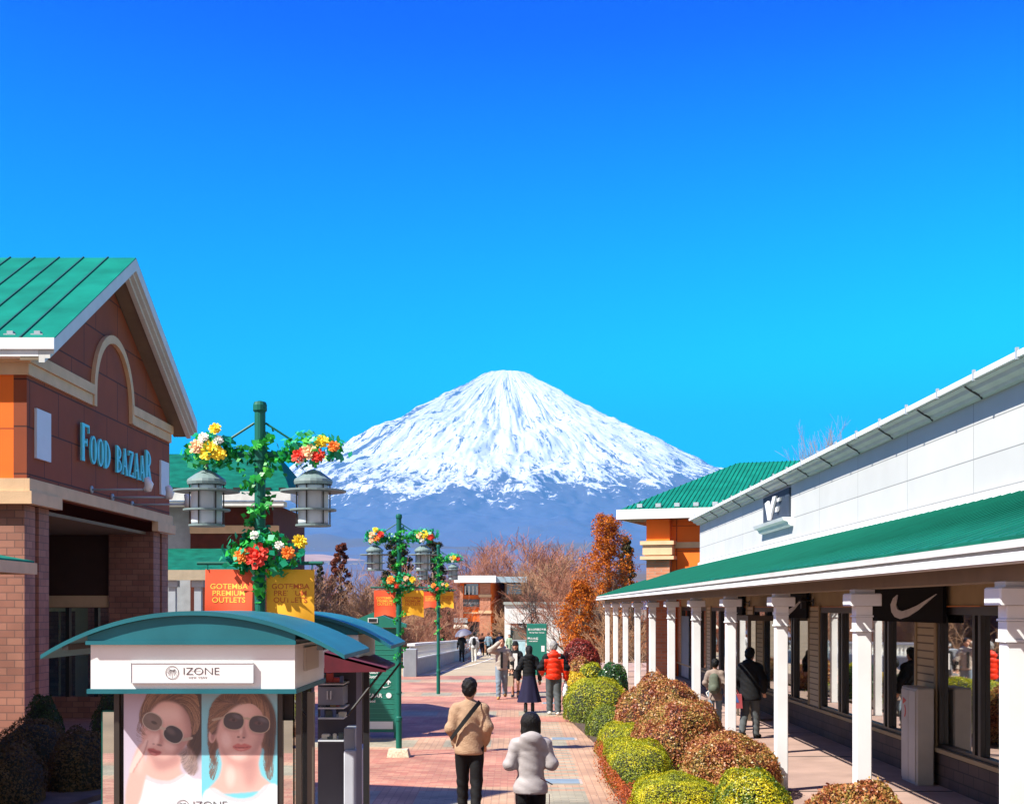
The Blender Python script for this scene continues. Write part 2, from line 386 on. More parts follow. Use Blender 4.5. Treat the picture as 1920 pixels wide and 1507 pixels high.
# paving: pink-red bricks with tan strips and grey-green blocks
def paving_mat():
    m = bpy.data.materials.new('brick_paving'); m.use_nodes = True; nt = m.node_tree; b = nt.nodes['Principled BSDF']; L = nt.links.new
    g = nt.nodes.new('ShaderNodeNewGeometry'); sx = nt.nodes.new('ShaderNodeSeparateXYZ'); L(g.outputs['Position'], sx.inputs[0])
    def brick(c1, c2, mo, bw, bh, rot=0, ms=.006):
        br = nt.nodes.new('ShaderNodeTexBrick'); mp = nt.nodes.new('ShaderNodeMapping'); mp.inputs['Rotation'].default_value = (0,0,rot)
        L(g.outputs['Position'], mp.inputs[0]); L(mp.outputs[0], br.inputs[0]); br.inputs['Scale'].default_value = 1
        br.inputs['Brick Width'].default_value = bw; br.inputs['Row Height'].default_value = bh; br.inputs['Mortar Size'].default_value = ms
        br.inputs['Color1'].default_value = (*c1,1); br.inputs['Color2'].default_value = (*c2,1); br.inputs['Mortar'].default_value = (*mo,1); br.inputs['Bias'].default_value = -.1
        return br
    pink = brick((.36,.13,.085), (.46,.235,.15), (.27,.12,.08), .21, .105)
    tan = brick((.38,.22,.13), (.46,.28,.17), (.27,.16,.10), .21, .105, R(90))
    grey = brick((.25,.23,.16), (.36,.31,.21), (.22,.18,.12), .21, .105)
    def math_(op, a, bb=None, c=None):
        n = nt.nodes.new('ShaderNodeMath'); n.operation = op
        for i, q in enumerate((a, bb, c)):
            if q is None: continue
            if isinstance(q, (int, float)): n.inputs[i].default_value = q
            else: L(q, n.inputs[i])
        return n.outputs[0]
    X, Y = sx.outputs[0], sx.outputs[1]
    # cross bands every 7.2 m, 1.9 m deep; lengthwise strip x in .15..1.25
    fy = math_('FRACT', math_('DIVIDE', math_('ADD', Y, 4.6), 7.2)); band = math_('LESS_THAN', fy, .30)
    xs = math_('MULTIPLY', math_('GREATER_THAN', X, .12), math_('LESS_THAN', X, 1.6)); ys = math_('MULTIPLY', math_('GREATER_THAN', Y, 18.8), math_('LESS_THAN', Y, 30))
    strip = math_('MULTIPLY', xs, ys)
    istan = math_('MAXIMUM', band, strip)
    fx = math_('FRACT', math_('DIVIDE', math_('ADD', X, 10.05), 1.45)); inx = math_('LESS_THAN', fx, .62)
    iny = math_('MULTIPLY', math_('GREATER_THAN', fy, .06), math_('LESS_THAN', fy, .24))
    row = math_('LESS_THAN', math_('FRACT', math_('DIVIDE', Y, .42)), .5)
    blk = math_('MULTIPLY', math_('MULTIPLY', inx, iny), 1.0)
    fx2 = math_('MULTIPLY', math_('GREATER_THAN', X, .35), math_('LESS_THAN', X, 1.0))
    blk2 = math_('MULTIPLY', math_('MULTIPLY', strip, fx2), row)
    isgrey = math_('MAXIMUM', blk, blk2)
    def mix(f, a, bb):
        n = nt.nodes.new('ShaderNodeMix'); n.data_type = 'RGBA'; L(f, n.inputs[0]); L(a, n.inputs[6]); L(bb, n.inputs[7]); return n.outputs[2]
    c = mix(istan, pink.outputs[0], tan.outputs[0]); c = mix(isgrey, c, grey.outputs[0])
    nz = nt.nodes.new('ShaderNodeTexNoise'); nz.inputs['Scale'].default_value = .7; nz.inputs['Detail'].default_value = 7; L(g.outputs['Position'], nz.inputs[0])
    mr = nt.nodes.new('ShaderNodeMapRange'); mr.inputs[1].default_value = .3; mr.inputs[2].default_value = .7; mr.inputs[3].default_value = .62; mr.inputs[4].default_value = 1.22; L(nz.outputs[0], mr.inputs[0])
    sc = nt.nodes.new('ShaderNodeVectorMath'); sc.operation = 'SCALE'; L(c, sc.inputs[0]); L(mr.outputs[0], sc.inputs['Scale']); L(sc.outputs[0], b.inputs['Base Color'])
    bp = nt.nodes.new('ShaderNodeBump'); bp.invert = True; bp.inputs['Strength'].default_value = .4; bp.inputs['Distance'].default_value = .008
    L(pink.outputs[1], bp.inputs['Height']); L(bp.outputs[0], b.inputs['Normal']); b.inputs['Roughness'].default_value = .8
    return m
M['paving'] = paving_mat()

# ================================================================== ground
def struct(o): return tag(o, kind='structure')
def gz(y):
    """height of the walkway at depth y: level plaza, then a bridge falling away gently"""
    return 0 if y < 50.5 else -(y-50.5)*.021
# plaza paving
struct(MB().box(-19, 3.4, -6, 50.5, -.25, 0).build('plaza_paving', M['paving']))
struct(MB().box(3.4, 6.2, -6, 62, -.25, .012).build('arcade_floor', M['terrace']))
# thin dark joints of the arcade floor
jb = MB()
for k in range(-1, 14): jb.box(3.42, 6.18, 1.15+k*4.358-.03, 1.15+k*4.358+.03, .012, .017)
struct(jb.build('arcade_floor_joint', mat('joint', (.08,.06,.05), .9)))
# bridge path beyond the plaza
bp = MB(); n = 14
M['bridge'] = brick_mat('bridge_slabs', (.34,.27,.165), (.40,.32,.20), (.16,.12,.08), 3.0, 1.5, .05, plane='floor', bump=.2, offset=0, var=.15)
for i in range(n):
    a, b = 50.5+i*6, 50.5+(i+1)*6
    bp.add([(-6.5,a,gz(a)),(9,a,gz(a)),(9,b,gz(b)),(-6.5,b,gz(b)),(-6.5,a,gz(a)-.6),(9,a,gz(a)-.6),(9,b,gz(b)-.6),(-6.5,b,gz(b)-.6)],
           [(0,1,2,3),(7,6,5,4),(0,3,7,4),(1,5,6,2)])
struct(bp.build('bridge_path', M['bridge']))
# pale guiding line curving over the bridge path
ln = []
for i in range(28):
    t = i/27; y = 50.8+t*40; x = -3.7+1.9*t**.6+.35*math.sin(t*2.2)
    ln.append((x, y))
gl = MB()
for (x0,y0),(x1,y1) in zip(ln[:-1], ln[1:]):
    gl.add([(x0-.07,y0,gz(y0)+.006),(x0+.07,y0,gz(y0)+.006),(x1+.07,y1,gz(y1)+.006),(x1-.07,y1,gz(y1)+.006)], [(0,1,2,3)])
struct(gl.build('path_line', mat('pale_tile', (.62,.55,.46), .8)))
# planting beds
def bed(name, pts, z=.06):
    return struct(MB().prism(pts, 2, -.1, z).build(name, M['soil']))
bed('planting_bed', [(1.75,-4),(3.36,-4),(3.36,57),(2.4,57),(1.9,50),(1.55,40),(1.25,31),(1.55,25),(1.60,22),(1.38,19),(1.45,16),(1.75,12)], .07)
bed('planting_bed', [(-9.4,11),(-5.9,16),(-5.5,18.6),(-5.6,20.5),(-6.6,22.3),(-9.4,22.3)], .08)
kb = MB()
# far ground: one sheet to the horizon, with a shallow valley under the bridge
def terr(x, y):
    d = math.hypot(x, y)
    z = -.35
    if y > 50: z -= min(6.5, (y-50)*.16)
    if abs(x) > 24 and y <= 60: z -= min(2, (abs(x)-24)*.03)
    if y > 130: z += min(8, (y-130)*.02)
    if d > 300: z += 2.5*mnoise.noise(Vector((x/300, y/300, 0)))
    return z
xs = [-60000,-20000,-6000,-2500,-1200,-700,-420,-260,-180,-130,-95,-70,-50,-36,-24,-12,0,12,24,36,50,70,95,130,180,260,420,700,1200,2500,6000,20000,60000]
ys = [-6000,-2000,-800,-300,-120,-60,-25,0,25,50,60,70,80,95,110,130,160,200,260,340,460,620,900,1300,1900,2700,4000,9000,20000,60000]
g = MB(); g.v = [(x, y, (terr(x,y) if (abs(x) < 6500 and y < 2800) else -12)) for y in ys for x in xs]
nx = len(xs)
g.f = [(j*nx+i, j*nx+i+1, (j+1)*nx+i+1, (j+1)*nx+i) for j in range(len(ys)-1) for i in range(nx-1)]; g.m = [0]*len(g.f)
struct(g.build('ground', M['ground'], smooth=True))

# ================================================================== the snow-capped volcano
MX, MY = at(948, 700, 20000).x, 20000.0
prof = [(0,3530),(340,3570),(460,3440),(900,3180),(1500,2830),(2050,2540),(2600,2270),(3300,1940),(4100,1620),(5000,1375),(6000,1100),(7200,850),(8600,640),(10000,475),(12000,320),(15000,175),(17500,75),(18700,12),(19100,-40)]
def hprof(r):
    for (a, ha), (b, hb) in zip(prof[:-1], prof[1:]):
        if r <= b:
            t = (r-a)/(b-a); return ha+(hb-ha)*t
    return prof[-1][1]
rr = []; r = 0.0
while r < 19050:
    rr.append(r); r += 34 if r < 7600 else (34+(r-7600)*.09)
rr.append(19100)
hs = np.array([hprof(q) for q in rr])
hs2 = np.convolve(np.pad(hs, 3, 'edge'), np.ones(7)/7, 'valid'); hs = np.where(np.array(rr) < 7400, hs2, hs)
NA = 900; A0, A1 = R(150), R(390)           # the side towards the camera and both flanks
mv = []
for i, q in enumerate(rr):
    for j in range(NA):
        a = A0+(A1-A0)*j/(NA-1); ca, sa = math.cos(a), math.sin(a)
        x, y = q*ca, q*sa; h = hs[i]
        am = min(1, q/900)*min(1, max(0, (15000-q)/9000))
        # radial gullies: ridged noise along the angle, drifting slowly with radius
        f = a*13+mnoise.noise(Vector((a*4, q/1500, 3)))*.8
        rid = 1-abs(mnoise.noise(Vector((f*1.0, q/5200, 0))))*2
        rid2 = 1-abs(mnoise.noise(Vector((f*3.1, q/3000, 7))))*2
        rid3 = mnoise.noise(Vector((f*8.0, q/900, 11)))
        fb = mnoise.fractal(Vector((x/900, y/900, 5)), 1.0, 2.1, 5)
        fine = mnoise.noise(Vector((x/130, y/130, 9)))
        wx, wy = x+260*mnoise.noise(Vector((x/800, y/800, 1))), y+260*mnoise.noise(Vector((x/800, y/800, 2)))
        fb2 = mnoise.fractal(Vector((math.atan2(wy, wx)*9, math.hypot(wx, wy)/900, 21)), 1.0, 2.2, 5)
        h += am*(18*rid+14*rid2+95*fb2*min(1, q/1500)+85*fb*min(1, q/2500)+16*fine)
        if q < 500: h += 14*mnoise.noise(Vector((x/110, y/110, 0)))-10
        # hump on the left shoulder
        dx, dy = x+1750, y+1500
        h += 60*math.exp(-(dx*dx/260**2+dy*dy/500**2))
        mv.append((MX+x, MY+y, h))
mt = MB(); mt.v = mv
mt.f = [(i*NA+j, i*NA+j+1, (i+1)*NA+j+1, (i+1)*NA+j) for i in range(len(rr)-1) for j in range(NA-1)]; mt.m = [0]*len(mt.f)
def mountain_mat():
    m = bpy.data.materials.new('snow_and_hazy_rock'); m.use_nodes = True; nt = m.node_tree; b = nt.nodes['Principled BSDF']; L = nt.links.new
    b.inputs['Roughness'].default_value = .9; b.inputs['Specular IOR Level'].default_value = .1
    g = nt.nodes.new('ShaderNodeNewGeometry')
    def vm(op, a, bb):
        n = nt.nodes.new('ShaderNodeVectorMath'); n.operation = op
        L(a, n.inputs[0]); n.inputs[1].default_value = bb; return n.outputs[0]
    def ma(op, a, bb=None, c=None, clamp=False):
        n = nt.nodes.new('ShaderNodeMath'); n.operation = op; n.use_clamp = clamp
        for i, q in enumerate((a, bb, c)):
            if q is None: continue
            if isinstance(q, (int, float)): n.inputs[i].default_value = q
            else: L(q, n.inputs[i])
        return n.outputs[0]
    p = vm('SUBTRACT', g.outputs['Position'], (MX, MY, 0)); s = nt.nodes.new('ShaderNodeSeparateXYZ'); L(p, s.inputs[0])
    rad = ma('SQRT', ma('ADD', ma('MULTIPLY', s.outputs[0], s.outputs[0]), ma('MULTIPLY', s.outputs[1], s.outputs[1])))
    ang = ma('ARCTAN2', s.outputs[0], ma('MULTIPLY', s.outputs[1], -1.0))
    def pol(ka, kr, det, scale=1, dist=0, z=0.0):
        cb = nt.nodes.new('ShaderNodeCombineXYZ'); L(ma('MULTIPLY', ang, ka), cb.inputs[0]); L(ma('MULTIPLY', rad, kr), cb.inputs[1]); cb.inputs[2].default_value = z
        n = nt.nodes.new('ShaderNodeTexNoise'); n.inputs['Scale'].default_value = scale; n.inputs['Detail'].default_value = det; n.inputs['Distortion'].default_value = dist
        n.inputs['Roughness'].default_value = .62
        L(cb.outputs[0], n.inputs[0]); return n.outputs[0]
    n1 = pol(13, .0012, 7, dist=1.2); n2 = pol(38, .0036, 7, z=4, dist=1.5); n3 = pol(150, .018, 5, z=9, dist=.8)
    # snow line height wanders: 1250..1750, higher towards the right flank and the left shoulder
    sl = ma('MULTIPLY_ADD', ma('ABSOLUTE', ma('SUBTRACT', ang, -.15)), 470, 1330)
    hh = ma('SUBTRACT', s.outputs[2], sl)                      # metres above the snow line
    # coverage: 0 at the line, 1 high up
    cov = ma('DIVIDE', hh, 430)
    cov = ma('ADD', cov, ma('MULTIPLY', ma('SUBTRACT', n1, .5), 6.0))
    cov = ma('ADD', cov, ma('MULTIPLY', ma('SUBTRACT', n2, .5), 3.6))
    cov = ma('ADD', cov, ma('MULTIPLY', ma('SUBTRACT', n3, .5), 2.2))
    # cap coverage growth so that bare streaks survive near the top
    capn = pol(26, .0016, 9, z=17, dist=1.6)
    hi = ma('MINIMUM', cov, ma('MULTIPLY_ADD', ma('SUBTRACT', capn, .375), 9, ma('MULTIPLY', ma('SUBTRACT', n3, .5), 5.5)))
    lowmask = ma('GREATER_THAN', s.outputs[2], 1020)
    # windblown ashy left shoulder
    lf = ma('MULTIPLY', ma('GREATER_THAN', ma('MULTIPLY', ang, -1), .60), ma('GREATER_THAN', pol(9, .0011, 5, z=31), .515))
    hi = ma('SUBTRACT', hi, ma('MULTIPLY', lf, ma('MULTIPLY_ADD', n2, 3.0, .0)))
    snow = ma('MULTIPLY', ma('MULTIPLY_ADD', hi, 2.2, .30, True), lowmask)
    rock = nt.nodes.new('ShaderNodeMix'); rock.data_type = 'RGBA'; rock.inputs[6].default_value = (.13,.11,.115,1); rock.inputs[7].default_value = (.115,.125,.19,1)  # lower rock tinted blue in its colour to stand for haze
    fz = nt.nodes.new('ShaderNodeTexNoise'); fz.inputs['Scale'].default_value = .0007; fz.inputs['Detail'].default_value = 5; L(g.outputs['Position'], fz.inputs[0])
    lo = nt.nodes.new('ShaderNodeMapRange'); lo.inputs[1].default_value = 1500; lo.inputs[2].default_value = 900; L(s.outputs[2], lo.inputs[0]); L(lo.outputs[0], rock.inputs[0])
    fm = nt.nodes.new('ShaderNodeMix'); fm.data_type = 'RGBA'; fr = nt.nodes.new('ShaderNodeMapRange'); fr.inputs[1].default_value = .52; fr.inputs[2].default_value = .60; L(fz.outputs[0], fr.inputs[0])
    L(fr.outputs[0], fm.inputs[0]); L(rock.outputs[2], fm.inputs[6]); fm.inputs[7].default_value = (.14,.105,.08,1)
    lw = nt.nodes.new('ShaderNodeMapRange'); lw.inputs[1].default_value = 900; lw.inputs[2].default_value = 500; L(s.outputs[2], lw.inputs[0])
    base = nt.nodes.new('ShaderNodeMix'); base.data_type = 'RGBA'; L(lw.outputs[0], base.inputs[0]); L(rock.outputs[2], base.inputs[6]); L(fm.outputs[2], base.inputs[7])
    mx = nt.nodes.new('ShaderNodeMix'); mx.data_type = 'RGBA'; L(snow, mx.inputs[0]); L(base.outputs[2], mx.inputs[6]); mx.inputs[7].default_value = (.88,.88,.89,1)
    L(mx.outputs[2], b.inputs['Base Color']); return m
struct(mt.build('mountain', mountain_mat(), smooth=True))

# a low dry foothill and the scattered town in front of the mountain
hv = MB(); hx, hy = at(585, 1030, 6000).x, 6000
pts = [(-1700,0),(-1250,38),(-800,84),(-300,112),(60,118),(330,96),(560,60),(800,34),(1100,0)]
nn = 24
for k in range(nn):
    t = k/(nn-1)*2-1; s_ = max(0, 1-t*t)
    for i, (px, pz) in enumerate(pts): hv.v.append((hx+px, hy+t*1500, 70+ pz*s_*1.45+6*mnoise.noise(Vector((px/200, t*4, 0)))))
for k in range(nn-1):
    for i in range(len(pts)-1): hv.f.append((k*len(pts)+i, k*len(pts)+i+1, (k+1)*len(pts)+i+1, (k+1)*len(pts)+i)); hv.m.append(0)
struct(hv.build('foothill', mat('dry_grass_hill', (.40,.24,.17), .95, var=.2, vs=.004), smooth=True))
rng = random.Random(4); tw = MB()
def mz(x, y): return float(np.interp(math.hypot(x-MX, y-MY), rr, hs))
for i in range(260):
    D = rng.uniform(3600, 9500); px = rng.choice([rng.uniform(560, 760), rng.uniform(860, 1120), rng.uniform(640,1100)]); x = (px-CX)/F*D
    z = mz(x, D); w = rng.uniform(3, 9); tw.box(x-w, x+w, D-8, D+8, z-5, z+rng.uniform(2, 4.5))
tag(tw.build('far_town', mat('far_walls', (.34,.31,.30), .8, var=0)), 'scatter of tiny pale houses on the plain below the mountain', 'town', kind='stuff')

# the air: far things fade to blue
hz = MB().box(-9500, 9500, -150, 25500, -14, 3750)
hm = bpy.data.materials.new('haze_air'); hm.use_nodes = True; nt = hm.node_tree; nt.nodes.remove(nt.nodes['Principled BSDF'])
pv = nt.nodes.new('ShaderNodeVolumePrincipled'); pv.inputs['Color'].default_value = (.035,.45,1.0,1); pv.inputs['Density'].default_value = 5.5e-5; pv.inputs['Anisotropy'].default_value = 0.0
nt.links.new(pv.outputs[0], nt.nodes['Material Output'].inputs['Volume'])
tag(hz.build('haze', hm), kind='stuff')
# ================================================================== food hall on the left (gable facing the promenade)
XW = -13.0
fb = thing('food_hall', (-13*.65, 42.2*.65, 0), 'maroon stucco hall with green gabled roof and an arch above its pale blue serif lettering', 'building')
FO = (-13*.65, 42.2*.65, 0)
def part(name, mb, mats, parent, off, smooth=False): return mb.build(name, mats, parent, smooth=smooth, off=off)
KF = .65     # the hall is drawn up in units of 1/KF metre above door height
def kz(z): return z if z < EYE else EYE+(z-EYE)*KF
def hpart(name, mb, mats, parent, off, smooth=False):
    mb.v = [(v[0]*KF, v[1]*KF, kz(v[2])) for v in mb.v]; return part(name, mb, mats, parent, off, smooth)
Y0, Y1, YC, ZP = 35.1, 49.6, 42.1, 13.35
# street gable wall with recess opening below
w = MB()
w.prism([(Y0,5.72),(Y1,5.72),(Y1,9.45),(YC,13.15),(Y0,9.75)], 0, XW-.35, XW)
hpart('street_wall', w, MARPAN, fb, FO)
w = MB(); w.box(-34, XW-.352, Y0, Y0+.35, 5.72, 9.7)
hpart('side_wall', w, ORPAN, fb, FO)
w = MB(); w.box(-34, XW-.352, Y1-.35, Y1, 0, 9.4); hpart('rear_wall', w, M['maroon'], fb, FO)
# mouldings
b = MB()
def band(mb, z0, z1, p, ya=Y0, yb=Y1):
    mb.box(XW-.02, XW+p, ya-p, yb+p*.2, z0, z1)
def sband(mb, z0, z1, p): mb.box(-34, XW-.022, Y0-p, Y0+.02, z0, z1)
band(b, 5.70, 6.04, .12); sband(b, 5.70, 6.04, .12); band(b, 5.36, 5.698, .20, Y0, Y0+2.15); sband(b, 5.36, 5.698, .20)
band(b, 5.36, 5.698, .20, 47.5, 49.7)
hpart('lower_band', b, M['cream'], fb, FO)
b = MB(); arc_c, arc_r = 42.5, 2.12
for z0, z1, p in ((8.80, 9.12, .08), (9.122, 9.42, .15)):
    band(b, z0, z1, p, Y0, arc_c-arc_r); band(b, z0, z1, p, arc_c+arc_r, Y1); sband(b, z0, z1, p)
hpart('upper_band', b, M['cream'], fb, FO)
b = MB(); n = 28; ri, ro = arc_r-.24, arc_r+.02
pi_ = [(arc_c-math.cos(math.pi*i/n)*ri, 9.2+math.sin(math.pi*i/n)*ri) for i in range(n+1)]
po = [(arc_c-math.cos(math.pi*i/n)*ro, 9.2+math.sin(math.pi*i/n)*ro) for i in range(n+1)]
pi_ = [(pi_[0][0], 8.8)]+pi_+[(pi_[-1][0], 8.8)]; po = [(po[0][0], 8.8)]+po+[(po[-1][0], 8.8)]
for i in range(len(pi_)-1):
    b.prism([pi_[i], pi_[i+1], po[i+1], po[i]], 0, XW+.003, XW+.13)
hpart('arch_moulding', b, M['cream'], fb, FO)
# roof: two slopes with standing seams, white fascias
XR = -12.1; YE0, YE1 = 34.6, 50.2; ZE = 9.62; ZR = 13.72
rf = MB()
for (ya, za), (yb, zb) in (((YE0, ZE), (YC, ZR)), ((YE1, ZE), (YC, ZR))):
    rf.add([(-36,ya,za),(XR,ya,za),(XR,yb,zb),(-36,yb,zb),(-36,ya,za+.06),(XR,ya,za+.06),(XR,yb,zb+.06),(-36,yb,zb+.06)],
           [(0,1,2,3),(7,6,5,4),(0,4,5,1),(1,5,6,2),(2,6,7,3)])
roof = hpart('roof', rf, M['metalgreen'], fb, FO)
sm = MB(); x = XR-.9
while x > -30:
    for (ya, za), (yb, zb) in (((YE0, ZE), (YC, ZR)), ((YE1, ZE), (YC, ZR))):
        sm.add([(x-.02,ya,za+.062),(x+.02,ya,za+.062),(x+.02,yb,zb+.062),(x-.02,yb,zb+.062),(x-.02,ya,za+.10),(x+.02,ya,za+.10),(x+.02,yb,zb+.10),(x-.02,yb,zb+.10)],
               [(4,5,6,7),(0,3,7,4),(1,5,6,2),(0,4,5,1)])
    x -= .78
hpart('roof_seam', sm, mat('dark_green_seam', (.006,.07,.05), .5), roof, FO)
sg = MB(); x = XR-.55
while x > -20:
    sg.box(x-.16, x+.16, YE0+.25, YE0+.45, ZE+.17, ZE+.23); sg.box(x-.08, x+.08, YE0+.28, YE0+.42, ZE+.23, ZE+.31); x -= .72
hpart('snow_guard', sg, M['grey_metal'], roof, FO)
fa = MB()
fa.box(-36, XR+.02, YE0-.06, YE0-.002, ZE-.24, ZE+.06); fa.box(-36, XR-.41, YE0+.0, YE0+.5, ZE-.42, ZE-.242)
hpart('eave_fascia', fa, M['white_paint'], roof, FO)
rk = MB()
def rake(mb, ya, za, yb, zb, x0, x1, d0, d1):
    mb.add([(x0,ya,za-d0),(x1,ya,za-d0),(x1,yb,zb-d0),(x0,yb,zb-d0),(x0,ya,za-d1),(x1,ya,za-d1),(x1,yb,zb-d1),(x0,yb,zb-d1)],
           [(0,1,2,3),(7,6,5,4),(0,4,5,1),(1,5,6,2),(2,6,7,3),(3,7,4,0)])
for ya, za in ((YE0, ZE), (YE1, ZE)):
    rake(rk, ya, za, YC, ZR, XR-.10, XR+.004, -.03, .36)
    rake(rk, ya, za, YC, ZR, XR-.24, XR-.102, .05, .47)
    rake(rk, ya, za, YC, ZR, XR-.40, XR-.242, .05, .58)
hpart('rake_board', rk, mat('rake_paint', (.60,.60,.58), .6, var=.05), roof, FO)
so = MB()
for ya, za in ((YE0, ZE), (YE1, ZE)): rake(so, ya, za, YC, ZR, XW+.003, XR-.402, .45, .52)
hpart('rake_soffit', so, M['soffit'], roof, FO)
# brick piers of the recess
def pier(ya, yb, xa, xb):
    p = MB(); ym = (ya+yb)/2
    p.box(xa, xb, ya, ym-.14, 0, 5.358); p.box(xa, xb, ym+.14, yb, 0, 5.358); p.box(xa, xb-.12, ym-.139, ym+.139, 0, 5.357)
    hpart('brick_pier', p, BRK, fb, FO)
pier(35.15, 37.0, -14.6, -13.08); pier(47.7, 49.7, -14.7, -13.08)
w = MB(); w.box(-34, -14.602, 35.3, 35.6, 0, 5.358); hpart('front_wall', w, BRK, fb, FO)
# recess: ceiling, back and side walls, shop front in the shade
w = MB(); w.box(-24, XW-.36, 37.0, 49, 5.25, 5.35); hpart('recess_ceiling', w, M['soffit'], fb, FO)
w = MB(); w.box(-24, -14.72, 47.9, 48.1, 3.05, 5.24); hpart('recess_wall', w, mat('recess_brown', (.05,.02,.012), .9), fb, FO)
w = MB(); w.box(-24, -14.72, 47.82, 48.12, 2.62, 3.04); hpart('beam', w, M['cream'], fb, FO)
st = MB(); x = -23.5
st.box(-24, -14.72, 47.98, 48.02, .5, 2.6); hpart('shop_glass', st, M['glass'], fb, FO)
st = MB()
for x in np.arange(-23.6, -14.8, 1.05): st.box(x-.07, x+.07, 47.86, 47.97, .5, 2.6)
hpart('shop_frame', st, M['dark_metal'], fb, FO)
st = MB(); st.box(-24, -14.72, 47.84, 48.06, 0, .5); hpart('shop_plinth', st, BRK, fb, FO)
w = MB(); w.box(-19.3, -19.1, 37.0, 47.8, 0, 5.2); hpart('recess_side_wall', w, M['beige_side'], fb, FO)
dr = MB()
for ya in (39, 41.1, 43.2): dr.box(-19.08, -19.0, ya, ya+1.8, .1, 2.5)
hpart('glass_door', dr, M['glass'], fb, FO)
# blank white panels on the street wall
for ya, yb, za, zb in ((35.65,36.75,6.65,8.0), (48.2,49.3,6.75,8.0)):
    hpart('blank_panel', MB().box(XW+.002, XW+.07, ya, yb, za, zb), mat('blank_white', (.66,.68,.74), .6, var=.03), fb, FO)
# lettering FOOD BAZAAR, condensed bold serif with the first and last letters taller
LT = mat('pale_blue_letters', (.12,.66,.78), .5, var=.03)
def serif_word(word, y, z, widths, heights):
    mes = []
    b = MB(); T = .055
    def Sg(p, q, wd, Y, Wd, H):      # a stroke between two points in letter units
        x0, z0 = p; x1, z1 = q; a = Vector((x1-x0)*0+0, ) if False else None
        P = (Y+x0*Wd, z+z0*H); Q = (Y+x1*Wd, z+z1*H); dx, dz = Q[0]-P[0], Q[1]-P[1]; L = math.hypot(dx, dz); nx, nz = -dz/L*wd/2, dx/L*wd/2
        b.prism([(P[0]+nx,P[1]+nz),(Q[0]+nx,Q[1]+nz),(Q[0]-nx,Q[1]-nz),(P[0]-nx,P[1]-nz)], 0, XW+.10, XW+.10+T+random.random()*.004)
    for ch, wd, H in zip(word, widths, heights):
        if ch == ' ': y += wd; continue
        tk, tn = .17*H/.85, .075
        sf = lambda x, zz, l=.13: Sg((x-l/wd, zz), (x+l/wd, zz), .06, y, wd, H)
        def bowl(x0, x1, z0, z1, thick, full=False):
            n = 14; a0 = 0 if full else -math.pi/2; a1 = 2*math.pi if full else math.pi/2
            cx_ = (x0+x1)/2 if full else x0; rx = (x1-x0)/2 if full else (x1-x0); cz = (z0+z1)/2; rz = (z1-z0)/2
            for i in range(n*(2 if full else 1)):
                m_ = n*(2 if full else 1); t0, t1 = a0+(a1-a0)*i/m_, a0+(a1-a0)*(i+1)/m_; quad = []
                for t, o in ((t0,0),(t1,0),(t1,1),(t0,1)):
                    k = abs(math.cos(t)); th = tn+(thick-tn)*k**1.5
                    quad.append((y+(cx_+rx*math.cos(t))*wd-(th*math.cos(t)*o), z+(cz+rz*math.sin(t))*H-(tn*math.sin(t)*o)))
                b.prism(quad, 0, XW+.10, XW+.10+T)
        s0 = tk/2/wd+.06
        if ch == 'F':
            Sg((s0+.05,0),(s0+.05,1),tk,y,wd,H); sf(s0+.05,.03); sf(s0+.05,.97); Sg((s0,.96),(.95,.96),.08,y,wd,H); Sg((.93,.98),(.93,.78),.06,y,wd,H); Sg((s0,.52),(.7,.52),.07,y,wd,H); Sg((.7,.62),(.7,.42),.05,y,wd,H)
        elif ch == 'O': bowl(.02,.98,0,1,tk,True)
        elif ch == 'D': Sg((s0,0),(s0,1),tk,y,wd,H); sf(s0,.03,.1); sf(s0,.97,.1); bowl(s0,.98,0,1,tk)
        elif ch == 'B': Sg((s0,0),(s0,1),tk,y,wd,H); sf(s0,.03,.1); sf(s0,.97,.1); bowl(s0,.88,.48,1,tk*.8); bowl(s0,.98,0,.53,tk*.8)
        elif ch == 'R': Sg((s0,0),(s0,1),tk,y,wd,H); sf(s0,.03,.1); sf(s0,.97,.1); bowl(s0,.9,.46,1,tk*.8); Sg((.5,.48),(.9,0),tk,y,wd,H); sf(.92,.03,.07)
        elif ch == 'A': Sg((.12,0),(.46,1),tn,y,wd,H); Sg((.46,1),(.82,0),tk,y,wd,H); Sg((.25,.33),(.7,.33),.06,y,wd,H); sf(.12,.03,.09); sf(.84,.03,.1)
        elif ch == 'Z': Sg((.08,.96),(.92,.96),.07,y,wd,H); Sg((.84,.96),(.14,.04),tk,y,wd,H); Sg((.06,.04),(.94,.04),.07,y,wd,H); Sg((.1,.98),(.1,.8),.05,y,wd,H); Sg((.92,.02),(.92,.2),.05,y,wd,H)
        y += wd*1.10
    return b
lt = serif_word('FOOD BAZAAR', 39.05, 6.98, [.78,.62,.62,.62,.55,.6,.62,.6,.62,.62,.74], [1.12,.86,.86,.86,0,.86,.86,.86,.86,.86,1.12])
hpart('lettering', lt, LT, fb, FO)
# three sign lights on long horizontal arms
for ym, L, z in ((40.4,1.65,6.22), (42.5,1.75,6.16), (44.7,1.8,6.10)):
    a = MB(); a.tube([(XW,ym,z),(XW+L,ym,z)], .035, 8); a.lathe([(.001,0),(.12,.0),(.12,.05),(.001,.05)], (0,0,0), 12)
    for i in range(len(a.v)-48, len(a.v)): v = a.v[i]; a.v[i] = (XW+.0+v[2], ym+v[0], z+v[1])
    arm = hpart('sign_light_arm', a, M['grey_metal'], fb, FO, True)
    h = MB(); h.tube([(XW+L,ym,z-.02),(XW+L+.10,ym,z+.02),(XW+L+.14,ym,z+.16),(XW+L+.06,ym,z+.36)], [.07,.13,.14,.09], 12); hpart('lamp_head', h, mat('white_enamel', (.75,.76,.78), .4), arm, FO, True)

